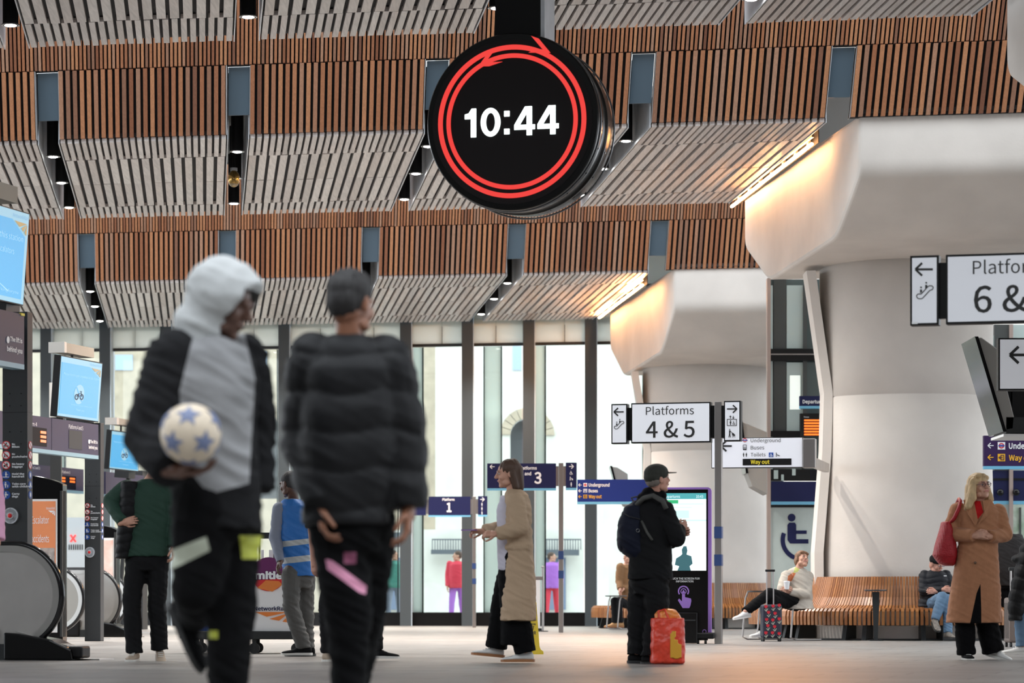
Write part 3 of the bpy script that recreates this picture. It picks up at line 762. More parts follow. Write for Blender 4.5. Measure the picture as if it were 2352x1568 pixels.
# ------------------------------------------------------------------ platforms 2 and 3
s = Face('platform_sign', 'navy sign reading Platforms 2 and 3 on a steel pole behind the trench coat walker', 'sign', 1288, 51.0, 0.04)
pole(s, 1283, 1294, 1063, ((1265, 1284), (1310, 1328)))
s.rect('sign_panel', 1119, 1277, 1064, 1121, 'navy', 0.0, 0.08); s.rect('blue_strip', 1119, 1277, 1121, 1126, 'skyblue', 0.002, 0.08)
s.rect('side_panel', 1299.5, 1324.5, 1062, 1120, 'navy', 0.0, 0.08); s.rect('blue_strip', 1299.5, 1324.5, 1120, 1125, 'skyblue', 0.002, 0.08)
s.rect('connector', 1277, 1283, 1070, 1116, 'steel', -0.01, 0.05); s.rect('connector', 1294, 1299.5, 1070, 1116, 'steel', -0.01, 0.05)
s.text('Platforms', 1192.5, 1233, 1071, 1078, 'letter_white', 0.006, weight=0.01); s.text('and', 1205, 1220, 1083.5, 1091, 'letter_white', 0.006, weight=0.01)
s.text('2', 1184, 1201, 1084, 1109, 'letter_white', 0.006, weight=0.01); s.text('3', 1227, 1244, 1084, 1109.5, 'letter_white', 0.006, weight=0.01)
s.polys('arrow_mark', arrow(1126, 1136, 1067, 1076), 'letter_white', 0.006, 0.003)
s.polys('arrow_mark', arrow(1307, 1317, 1066, 1076, False), 'letter_white', 0.006, 0.003); s.polys('wheelchair_mark', wheelchair_icon(1308, 1316, 1081, 1090), 'letter_white', 0.006, 0.003)
s.polys('pushchair_mark', push_icon(1308, 1317, 1094, 1103), 'letter_white', 0.006, 0.003); s.polys('walking_mark', man_icon(1312, 1107, 1117), 'letter_white', 0.006, 0.003)
# ------------------------------------------------------------------ platform 1
s = Face('platform_sign', 'small navy sign reading Platform 1 on a pole near the glazed wall', 'sign', 1089, 60.0, 0.04)
pole(s, 1085, 1093, 1140, ((1293, 1306), (1328, 1341)))
s.rect('sign_panel', 984, 1080.5, 1140, 1183, 'navy', 0.0, 0.08); s.rect('blue_strip', 984, 1080.5, 1183, 1186.5, 'skyblue', 0.002, 0.08)
s.rect('side_panel', 945, 978, 1141, 1183, 'navy', 0.0, 0.08); s.rect('side_panel', 1098, 1119, 1139, 1183, 'navy', 0.0, 0.08); s.rect('blue_strip', 1098, 1119, 1182, 1186, 'skyblue', 0.002, 0.08)
s.rect('connector', 978, 984, 1146, 1180, 'steel', -0.01, 0.05); s.rect('connector', 1080.5, 1085, 1146, 1180, 'steel', -0.01, 0.05); s.rect('connector', 1093, 1098, 1146, 1180, 'steel', -0.01, 0.05)
s.text('Platform', 1016, 1044, 1144, 1149.5, 'letter_white', 0.006, weight=0.01); s.text('1', 1026, 1037, 1154, 1175, 'letter_white', 0.006, weight=0.012)
s.polys('arrow_mark', arrow(966, 974, 1143, 1151), 'letter_white', 0.006, 0.003); s.polys('arrow_mark', arrow(1103, 1112, 1142, 1151, False), 'letter_white', 0.006, 0.003)
for i in range(3): s.polys('walking_mark', man_icon(1107, 1154+10*i, 1162+10*i), 'letter_white', 0.006, 0.003)
# ------------------------------------------------------------------ white arrow sign, right edge
s = Face('direction_sign', 'white sign with a left arrow, cut by the right edge under Platforms 6', 'sign', 2500, 29.0, 0.03)
pole(s, 2493, 2515, 770)
s.rect('housing', 2293, 2490, 776, 896, 'black', 0.0, 0.14); s.rect('face', 2297, 2486, 779.5, 892.5, 'sign_lit', 0.005, 0.01)
s.polys('arrow_mark', arrow(2321, 2362, 796, 834), 'letter_black', 0.010, 0.003)
# ------------------------------------------------------------------ purple sign, right edge
s = Face('direction_sign', 'purple sign with Underground and Way out behind the blonde woman', 'sign', 2420, 40.0, -0.03)
pole(s, 2418, 2430, 995, dy=0.05)
s.rect('sign_panel', 2260, 2432, 1000, 1070, 'purple_sign', 0.0, 0.09); s.rect('blue_strip', 2260, 2432, 1070, 1077, 'skyblue', 0.002, 0.09)
s.text('Underground', 2317, 2408, 1017, 1030, 'letter_white', 0.006, weight=0.01); s.text('Way out', 2317, 2375, 1044.5, 1057, 'amber', 0.006, weight=0.01)
s.polys('arrow_mark', arrow(2269.5, 2282, 1017, 1029), 'letter_white', 0.006, 0.003); s.polys('arrow_mark', arrow(2269.5, 2282, 1044, 1056), 'amber', 0.006, 0.003)
s.rect('icon_square', 2291.5, 2308.5, 1015, 1032, 'letter_white', 0.006, 0.004); s.rect('icon_square', 2291.5, 2308.5, 1042, 1059, 'amber', 0.006, 0.004)
s.polys('roundel_mark', arc_quads(2300, 1023.3, 4, 6.4, 0, 2*PI, 16), 'red', 0.011, 0.003); s.polys('roundel_bar', [[(2293, 1021.5), (2307, 1021.5), (2307, 1025), (2293, 1025)]], 'roundel_blue', 0.014, 0.003)
s.polys('exit_mark', box_outline(2298, 2306, 1044.5, 1056.5, 1.4)+arrow(2294, 2303, 1047.5, 1053.5, True, 1.3), 'purple_sign', 0.011, 0.003)

# ------------------------------------------------------------------ the big round clock
t = thing('digital_clock', 'large round black digital clock showing 10:44 inside two red rings', 'clock', P(1176, 279, 27.5))
ck = t
rzc = -0.26
t.rotation_euler = (0.0, 0, rzc)
cr_ = 204*27.5/F
body = MB().loftc([(V(0, 0.0, 0), cr_*0.985), (V(0, 0.015, 0), cr_), (V(0, 0.10, 0), cr_), (V(0, 0.105, 0), cr_*0.985), (V(0, 0.36, 0), cr_*0.985), (V(0, 0.365, 0), cr_), (V(0, 0.40, 0), cr_), (V(0, 0.405, 0), cr_*.98), (V(0, 0.62, 0), cr_*.98), (V(0, 0.625, 0), cr_*0.97)], 96)
# lighter drum: the far ring sits a little lower and to the right because the drum axis points down the hall
ob('drum', body, mat('clock_black', (0.005, 0.005, 0.005), 0.22, spec=0.3), t)
for p in t.children[-1].data.polygons: p.use_smooth = len(p.vertices) == 4
mat('chrome_edge', (0.22, 0.22, 0.23), 0.25, 1.0)
for yy in (0.10, 0.62): ob('edge_ring', MB().torus(V(0, yy, 0), cr_+0.001, 0.009, n=96), 'chrome_edge', t, smooth=True)
for i in range(20):
    a = i*2*PI/20
    for yy in (0.2, 0.46): ob('bolt', MB().cyl((cr_*.98*math.cos(a), yy, cr_*.98*math.sin(a)), (cr_*.995*math.cos(a), yy, cr_*.995*math.sin(a)), 0.008, n=8), 'chrome_edge', t)
ob('screen', MB().loftc([(V(0, -0.004, 0), cr_*0.93), (V(0, 0.02, 0), cr_*0.93)], 96), mat('led_face', (0.012, 0.009, 0.0095), 0.5, spec=0.2), t)
k_ = 27.5/F
def ringmesh(r0, r1, a0=0, a1=2*PI, cx=0, cz=0, n=96):
    mb = MB()
    for q in arc_quads(cx*k_, cz*k_, r0*k_, r1*k_, a0, a1, n): mb.prism(q, -0.012, -0.004)
    return mb
red_led = emit_mat('red_led', (1.0, 0.06, 0.05), 0.52)
g = ringmesh(165, 176, math.radians(-300), math.radians(60)); g2 = ringmesh(146, 156, math.radians(-243), math.radians(60))
g2.merge(ringmesh(146, 156, math.radians(60), math.radians(117)))
g.merge(g2)
# the arrow heads where the rings meet, as crossing blades (pixel offsets from the clock centre)
for blade in ([(46, 194), (64, 187), (92, 153), (72, 163)], [(40, 156), (92, 153), (84, 160), (60, 164)], [(-52, 166), (-42, 164), (-60, 142), (-78, 132)], [(-78, 130), (-54, 129), (-22, 138), (-46, 138), (-66, 137)]):
    g.prism([(x*k_, z*k_) for x, z in blade], -0.0125, -0.004)
ob('ring_graphic', g, red_led, t)
def digit(ch, x, w_, h, t_):
    """sans numerals as flat outlines, in pixels from the clock centre"""
    L = []
    if ch == '0': L = arc_quads(x+w_/2, 0, 1, 1, 0, 0.001, 1)[:0]+[[((x+w_/2)+(w_/2-q0)*math.cos(a0), (h/2-q0*.95)*math.sin(a0)) for a0, q0 in ((t0, 0), (t1, 0))]+[((x+w_/2)+(w_/2-t_)*math.cos(a1), (h/2-t_*.9)*math.sin(a1)) for a1 in (t1, t0)] for t0, t1 in [(i*PI/16, (i+1)*PI/16) for i in range(32)]]
    if ch == '1': L = [[(x+w_-t_, -h/2), (x+w_, -h/2), (x+w_, h/2), (x+w_-t_*.85, h/2), (x+w_-t_, h/2-t_*.9)], [(x, h/2-t_*1.9), (x, h/2-t_*1.05), (x+w_*.35, h/2-t_*.85), (x+w_-t_*.85, h/2), (x+w_-t_, h/2-t_*1.9)]]
    if ch == ':': L = [[(x, -h/2+4), (x+t_, -h/2+4), (x+t_, -h/2+4+t_), (x, -h/2+4+t_)], [(x, h*.18), (x+t_, h*.18), (x+t_, h*.18+t_), (x, h*.18+t_)]]
    if ch == '4': L = [[(x+w_*.60, -h/2), (x+w_*.60+t_, -h/2), (x+w_*.60+t_, h/2), (x+w_*.60, h/2)], [(x, -h*.30), (x+w_, -h*.30), (x+w_, -h*.30+t_*.88), (x, -h*.30+t_*.88)], [(x, -h*.30+t_*.88), (x+t_*1.05, -h*.30+t_*.88), (x+w_*.60, h/2-t_*1.25), (x+w_*.60, h/2), (x+w_*.52, h/2)]]
    return L
for ch, x, w_ in (('1', -112, 27), ('0', -74, 47), (':', -18, 12), ('4', 6, 49), ('4', 61, 50)):
    nm = MB()
    for q in digit(ch, x, w_, 66, 12.5): nm.prism([(u*k_, v*k_) for u, v in q], -0.0115, -0.0045)
    ob('numeral' if ch != ':' else 'colon', nm, emit_mat('white_led', (0.86, 1.0, 0.97), 1.6), t)
ob('hanger', MB().box(-0.20, 0.225, 0.16, 0.50, cr_*0.93, 4.4), 'gloss_black', t)
ob('hanger_edge', MB().box(0.226, 0.262, 0.15, 0.52, cr_*0.93, 4.4), 'galv', t)

# ------------------------------------------------------------------ security dome
p = P(537, 407, 43.0)
t = thing('security_camera', 'amber dome security camera hanging in the second slot from the left', 'camera', p)
ob('dome', MB().ell((0, 0, -0.02), (0.085, 0.085, 0.12)), mat('bronze', (0.35, 0.22, 0.07), 0.12, 0.9), t, smooth=True)
ob('globe', MB().ell((0, 0, -0.075), (0.07, 0.07, 0.062)), mat('dome_glass', (0.25, 0.2, 0.12), 0.05, 0.3), t, smooth=True)
ob('stem', MB().cyl((0, 0, 0.09), (0, 0, 0.55), 0.022, n=12), 'black', t)
ob('collar', MB().cyl((0, 0, 0.09), (0, 0, 0.13), 0.05, n=16), 'galv', t)

# ------------------------------------------------------------------ information kiosk
s = Face('information_kiosk', 'tall touch-screen kiosk with a purple frame beside the man in the cap', 'kiosk', 1573, 38.2, 0.10)
mat('purple', (0.30, 0.16, 0.52), 0.35)
a, b_, z0, z1 = s.R(1510, 1634, 1119, 1476)
fr = MB(); n_ = 8; rr = 0.05
pts = [(a, 0.10), (b_, 0.10)]+[(b_-rr+rr*math.cos(i*PI/2/n_), z1-rr+rr*math.sin(i*PI/2/n_)) for i in range(n_+1)]+[(a+rr-rr*math.sin(i*PI/2/n_), z1-rr+rr*math.cos(i*PI/2/n_)) for i in range(n_+1)]
fr.prism(pts, 0.0, 0.16); ob('frame', fr, 'purple', s.t)
s.rect('bezel', 1518, 1626, 1124, 1470, 'gloss_black', 0.004, 0.02)
s.rect('screen', 1522, 1622, 1132.5, 1310, emit_mat('kiosk_white', (0.86, 1.0, 0.98), 1.0), 0.008, 0.01)
s.rect('screen_header', 1522, 1622, 1132.5, 1146, emit_mat('kiosk_cyan', (0.10, 0.52, 0.56), 0.5), 0.010, 0.01)
s.text('Departures', 1526, 1562, 1137, 1143, emit_mat('kiosk_letter', (0.8, 0.95, 1), 0.8), 0.012); s.text('10:43', 1599, 1615, 1137, 1143, MATS['kiosk_letter'], 0.012)
for (x0, x1, yt, yb) in ((1522, 1558, 1148, 1156), (1540, 1616, 1156, 1158.5), (1538, 1590, 1164, 1166), (1545, 1583, 1172, 1190), (1540, 1622, 1193, 1197)):
    s.rect('screen_row', x0, x1, yt, yb, emit_mat('kiosk_green', (0.05, 0.62, 0.25), 0.5) if yb-yt > 5 and yt < 1150 else emit_mat('kiosk_pale', (0.62, 0.9, 0.88), 0.7), 0.010, 0.006)
s.poly('screen_figure', [(1550, 1297), (1553, 1282), (1563, 1276), (1567, 1272), (1566, 1262), (1570, 1254), (1577, 1254), (1579, 1264), (1577, 1273), (1588, 1277), (1591, 1294), (1584, 1300), (1587, 1310), (1556, 1310), (1560, 1300)], emit_mat('kiosk_figure', (0.05, 0.17, 0.20), 0.5), 0.011, 0.006)
s.text('TOUCH THE SCREEN FOR', 1537, 1607, 1326, 1330.5, 'letter_white', 0.006); s.text('INFORMATION', 1553, 1592.5, 1332.5, 1337, 'letter_white', 0.006)
s.polys('touch_mark', arc_quads(1570, 1357.5, 5.2, 7, 0, 2*PI, 16)+arc_quads(1570, 1357.5, 10, 13, -PI*1.2, PI*0.2, 18)+[[(1566.5, 1360), (1569, 1354.5), (1571, 1354.5), (1573.5, 1360), (1573.5, 1371), (1587, 1374), (1588, 1379), (1586, 1390), (1583, 1396), (1568, 1396), (1557, 1378), (1560, 1374), (1566.5, 1381)]], 'purple', 0.006, 0.003)
c = s.rect('plinth', 1515, 1604, 1406, 1476, 'gloss_black', 0.30, 0.32, bevel=0.01); s.rect('plinth_step', 1518, 1600, 1422, 1425, 'dark_steel', 0.315, 0.02, parent=c)
c = s.rect('foot', 1596, 1642, 1452, 1466, 'black', 0.26, 0.4, bevel=0.015)
for px_ in (1605, 1622, 1520, 1537):
    q = s.hit(px_, 1472)
    wh = ob('castor', MB().cyl((q[0]-0.015, -0.2, 0.035), (q[0]+0.015, -0.2, 0.035), 0.035, n=16), 'rubber', s.t)
ob('lock_ring', MB().torus(V(s.hit(1618, 1454)[0], -0.02, 0.15), 0.022, 0.005, n=20), 'purple', s.t)

# ------------------------------------------------------------------ wet floor sign and queue post
p = P(1217, HY, 30.9)
t = thing('wet_floor_sign', 'yellow folding wet floor sign beside the trench coat walker', 'sign', (p.x, p.y, 0))
m_ = 30.9/F
mat('safety_yellow', (0.80, 0.58, 0.01), 0.4)
for sg in (-1, 1):
    T = Matrix.Rotation(-0.20*sg, 4, 'X')
    out = [(-31, 0), (31, 0), (31, 6), (25, 10), (22, 18), (15, 118), (9, 128), (-9, 128), (-15, 118), (-22, 18), (-25, 10), (-31, 6)]
    mb = MB().prism([(x*m_, z*m_) for x, z in out], -0.008, 0.008)
    mb.v = [V(v.x, v.y+sg*(0.14-(v.z/0.56)*0.12), v.z) for v in mb.v]
    ob('board', mb, 'safety_yellow', t)
fy = lambda z: -(0.14-(z/0.56)*0.12)-0.011
def wtext(st, x0, x1, z0, z1):
    me = text_mesh(st, 0.01); xs = [v.co.x for v in me.vertices]; ys = [v.co.y for v in me.vertices]
    for v in me.vertices:
        z = (z0+(v.co.y-min(ys))/(max(ys)-min(ys))*(z1-z0))*m_
        v.co = ((x0+(v.co.x-min(xs))/(max(xs)-min(xs))*(x1-x0))*m_, fy(z), z)
    for p_ in me.polygons: p_.flip()
    link('lettering', me, 'letter_black', t)
wtext('CAUTION', -11, 13, 66, 71); wtext('WET', -9, 10, 56, 64); wtext('FLOOR', -13, 14, 45, 53)
tri = MB()
for q in (stroke((-10, 77), (10, 77), 1.6), stroke((10, 77), (0, 93), 1.6), stroke((0, 93), (-10, 77), 1.6)): tri.prism([(x*m_, z*m_) for x, z in q], 0, 0.003)
tri.v = [V(v.x, fy(v.z)-0.003+v.y, v.z) for v in tri.v]; ob('warning_mark', tri, 'letter_black', t)
p = P(1247, HY, 52.5)
t = thing('barrier_post', 'thin steel barrier post with an arm behind the wet floor sign', 'post', (p.x, p.y, 0))
ob('post', MB().cyl((0, 0, 0), (0, 0, 1.1), 0.02, n=12), 'steel', t); ob('base', MB().cyl((0, 0, 0), (0, 0, 0.015), 0.09, n=24), 'dark_steel', t)
ob('arm', MB().box(-0.16, 0, -0.02, 0.02, 0.88, 0.94), 'steel', t); ob('cap', MB().ell((0, 0, 1.1), (0.03, 0.03, 0.02)), 'steel', t)
p = P(1234, HY, 53.2)
t = thing('white_screen_panel', 'upright white panel standing behind the barrier post', 'panel', (p.x, p.y, 0))
ob('sheet', MB().box(-0.09, 0.05, 0, 0.03, 0.05, 0.95), 'white_paint', t); ob('foot', MB().box(-0.12, 0.08, -0.1, 0.13, 0, 0.05), 'dark_steel', t)
# ================================================================== LEFT SIDE: PORTALS, SCREENS, ESCALATORS
AY = 0.26     # the escalator grid is turned 15 degrees
PY = -(PI/2-AY)   # yaw of faces that look along the escalators
mat('icon_white', (0.8, 0.8, 0.8), 0.5)
screen_cyan = emit_mat('screen_cyan', (0.01, 0.30, 0.60), 0.72)
screen_pale = emit_mat('screen_pale', (0.22, 0.46, 0.60), 0.66)
screen_text = emit_mat('screen_text', (0.34, 0.60, 0.78), 0.7); screen_gold = emit_mat('screen_gold', (0.40, 0.26, 0.07), 0.6)
led = emit_mat('led_orange', (1.0, 0.16, 0.01), 1.1)
ICONS = ['no bikes', 'no pushchairs', 'no baggage', 'handrail', 'children', 'dogs']
def portal_post(px0, px1, ybase, ytop, label, iy, istep, icx, ir, btn, side_px):
    Y = CH*F/(ybase-HY); k = Y/F
    cx = (px0+px1)/2; s = Face('portal_post', label, 'post', cx, Y, AY)
    w_ = (px1-px0)*k; h = CH+(HY-ytop)*k
    d_ = 0.12
    o = ob('shaft', MB().box(-w_/2, w_/2, 0, d_, 0, h), 'portal_post', s.t, bevel=0.004)
    ob('joint', MB().box(-w_/2-0.001, w_/2+0.001, -0.001, d_+.001, h*0.71, h*0.71+0.004), 'black', s.t)
    for zz in (0.62, 0.655, 0.73, 0.765):
        for u in (-.2, .25): ob('rivet', MB().cyl((u*w_, -0.004, h*zz), (u*w_, 0.002, h*zz), 0.006, n=8), 'black', s.t)
    txt = [('No', 'Bikes'), ('No', 'pushchairs'), ('No heavy', 'baggage'), ('Hold the', 'handrail'), ('Take care', 'with children'), ('Carry', 'dogs')]
    for i in range(6):
        y = iy+i*istep; no = i < 3
        c = s.polys('pictogram', [circ(icx, y, ir, 24)], 'red' if no else 'sign_blue', 0.004, 0.004)
        if no: s.polys('disc', [circ(icx, y, ir*.80, 20)], 'icon_white', 0.006, 0.004, parent=c)
        q = []
        m_ = 'letter_black' if no else 'icon_white'
        if i == 0: q = arc_quads(icx-ir*.35, y+ir*.25, ir*.18, ir*.28, 0, 2*PI, 10)+arc_quads(icx+ir*.35, y+ir*.25, ir*.18, ir*.28, 0, 2*PI, 10)+[stroke((icx-ir*.35, y+ir*.2), (icx, y-ir*.2), ir*.12), circ(icx+ir*.1, y-ir*.5, ir*.12, 8), stroke((icx+ir*.1, y-ir*.4), (icx-ir*.15, y), ir*.2)]
        elif i == 1: q = push_icon(icx-ir*.5, icx+ir*.5, y-ir*.55, y+ir*.5)
        elif i == 2: q = man_icon(icx+ir*.2, y-ir*.55, y+ir*.5)+[[(icx-ir*.55, y), (icx-ir*.1, y), (icx-ir*.1, y+ir*.45), (icx-ir*.55, y+ir*.45)]]
        elif i == 3: q = man_icon(icx, y-ir*.7, y+ir*.45)+[stroke((icx-ir*.7, y+ir*.5), (icx+ir*.7, y+ir*.5), ir*.16), stroke((icx, y-ir*.2), (icx+ir*.5, y), ir*.12)]
        elif i == 4: q = man_icon(icx-ir*.1, y-ir*.7, y+ir*.65)+man_icon(icx+ir*.4, y-ir*.05, y+ir*.65)
        else: q = man_icon(icx-ir*.05, y-ir*.7, y+ir*.65)+[stroke((icx, y-ir*.1), (icx+ir*.5, y+ir*.05), ir*.28)]
        s.polys('mark', q, m_, 0.009, 0.004, parent=c)
        if no: s.polys('bar', [stroke((icx-ir*.62, y-ir*.62), (icx+ir*.62, y+ir*.62), ir*.16)], 'red', 0.011, 0.004, parent=c)
        for j, wd in enumerate(txt[i]):
            ww = len(wd)*ir*0.36; y0 = y-ir*.45+j*ir*.62
            s.text(wd, icx+ir*1.35, icx+ir*1.35+ww, y0, y0+ir*.42, 'letter_white', 0.003, weight=0.012)
        # the same pictogram repeated on the narrow side
        zc = s.hit(icx, y)[1]; rr = ir*k*.95
        mb = MB().prism([(d_*0.5+rr*math.cos(a*PI/10), zc+rr*math.sin(a*PI/10)) for a in range(20)], w_/2, w_/2+0.004, 'x')
        c = ob('pictogram', mb, 'red' if no else 'sign_blue', s.t)
        mb = MB().prism([(d_*0.5+rr*(.78 if no else .3)*math.cos(a*PI/8), zc+rr*(.78 if no else .6)*math.sin(a*PI/8)) for a in range(16)], w_/2+.004, w_/2+0.006, 'x')
        ob('disc', mb, 'icon_white', c)
        if no: ob('bar', MB().prism([(d_*.5-rr*.6, zc+rr*.5), (d_*.5-rr*.45, zc+rr*.65), (d_*.5+rr*.6, zc-rr*.5), (d_*.5+rr*.45, zc-rr*.65)], w_/2+.006, w_/2+0.008, 'x'), 'red', c)
    # emergency stop
    bx, by, br = btn; q = s.hit(bx, by); R_ = br*k
    c = ob('stop_plate', MB().loftc([(V(q[0], 0, q[1]), R_), (V(q[0], -0.02, q[1]), R_), (V(q[0], -0.02, q[1]), R_*.86), (V(q[0], -0.012, q[1]), R_*.8), (V(q[0], -0.012, q[1]), R_*.45), (V(q[0], -0.03, q[1]), R_*.42)], 32), 'galv', s.t)
    ob('stop_button', MB().ell((q[0], -0.035, q[1]), (R_*.28, 0.014, R_*.28)), mat('red_button', (0.75, 0.02, 0.02), 0.3), c)
    return s
portal_post(3, 65, 1514, 716, 'nearest dark grey escalator post with safety pictograms at the left edge', 1022, 22.8, 14.5, 9.8, (26, 1184, 18.5), 70)
portal_post(193, 232, 1472, 971, 'second dark grey escalator post with pictograms, behind the green-jacketed person', 1161, 14.4, 200.5, 6.0, (207, 1268, 12), 235)
# portal header signs look along the escalators
s = Face('portal_header', 'purple-grey overhead sign reading The lift is behind you at the left edge', 'sign', 52, 27.85, PY, z0=2.6)
s.rect('sign_panel', -60, 55.5, 722, 837, 'portal_blue', 0.0, 0.12, ref=55); s.rect('blue_strip', -60, 55.5, 837, 848.5, 'portal_strip', 0.002, 0.12, ref=55)
s.text('The lift is', 22, 50, 778, 788, 'letter_white', 0.006, ref=50, weight=.01); s.text('behind you', 15, 50, 801, 812, 'letter_white', 0.006, ref=50, weight=.01)
s.polys('info_mark', [circ(17.5, 780, 3.4, 14, 8)], 'letter_white', 0.006, 0.003); s.rect('yellow_tab', 47, 55, 720, 726, 'yellow', 0.008, 0.02, ref=55)
s.rect('tie_bar', 50, 56, 740, 820, 'portal_post', -0.06, 0.5, ref=55)
s = Face('portal_header', 'long overhead sign reading Platforms 4 and 5 with a small dark display', 'sign', 226, 40.15, PY, z0=2.4)
s.rect('sign_panel', -40, 118, 975, 1046, 'portal_blue', 0.0, 0.12, ref=226); s.rect('sign_panel', 119, 226, 975, 1046, 'portal_blue', 0.0, 0.12, ref=226)
s.rect('blue_strip', -40, 226, 1046, 1054.5, 'portal_strip', 0.002, 0.12, ref=226)
s.text('Platforms 4 and 5', 157, 190, 979, 988, 'letter_white', 0.006, ref=190); s.text('Platform 4', 50, 84, 970, 979, 'letter_white', 0.006, ref=84)
s.rect('display', 158, 188, 991, 1033, 'dark_steel', 0.004, 0.02, ref=188)
c = s.rect('display', 60, 107, 984, 1026, 'felt', 0.004, 0.02, ref=107)
for i in range(3): s.rect('led_row', 92, 104.5, 991+i*10, 997+i*10, led, 0.010, 0.006, ref=107)
s.text('The lift is', 206, 223, 1012, 1019, 'letter_white', 0.006, ref=223, weight=.01); s.text('behind you', 203, 223, 1025, 1032, 'letter_white', 0.006, ref=223, weight=.01)
s.polys('info_mark', [circ(204, 1014, 2.2, 12, 5)], 'letter_white', 0.006, 0.003)
s = Face('portal_header', 'third overhead sign row with orange platform 3 displays', 'sign', 188, 55.0, PY, z0=2.4)
s.rect('sign_panel', -20, 192, 1078, 1128, 'portal_blue', 0.0, 0.12, ref=192); s.rect('blue_strip', -20, 192, 1128, 1134, 'portal_strip', 0.002, 0.12, ref=192)
s.text('Platform 3', 142, 160, 1082, 1088, 'letter_white', 0.006, ref=160); s.text('Platforms 2 and 3', 60, 91, 1072, 1078, 'letter_white', 0.006, ref=91)
s.rect('display', 126, 174, 1092, 1122, 'gloss_black', 0.004, 0.02, ref=150)
for i in range(2):
    s.rect('led_row', 127, 149, 1096+i*7, 1100+i*7, led, 0.010, 0.006, ref=150); s.rect('led_row', 160, 171, 1097+i*7, 1101+i*7, led, 0.010, 0.006, ref=165)
ob('support_post', MB().box(-1.35, -1.1, 0.02, 0.25, -2.4, 0.9), 'portal_post', s.t)
s = Face('portal_header', 'far overhead sign row between the second post and the green jacket', 'sign', 330, 56.0, PY, z0=2.4)
s.rect('sign_panel', 243, 330, 1092, 1142, 'portal_blue', 0.0, 0.12, ref=330); s.rect('blue_strip', 243, 330, 1142, 1147, 'portal_strip', 0.002, 0.12, ref=330)
s.text('Platforms 2', 270, 292, 1092, 1097, 'letter_white', 0.006, ref=292)
ob('support_post', MB().box(0.0, 0.25, 0.02, 0.25, -2.4, 0.5), 'portal_post', s.t)

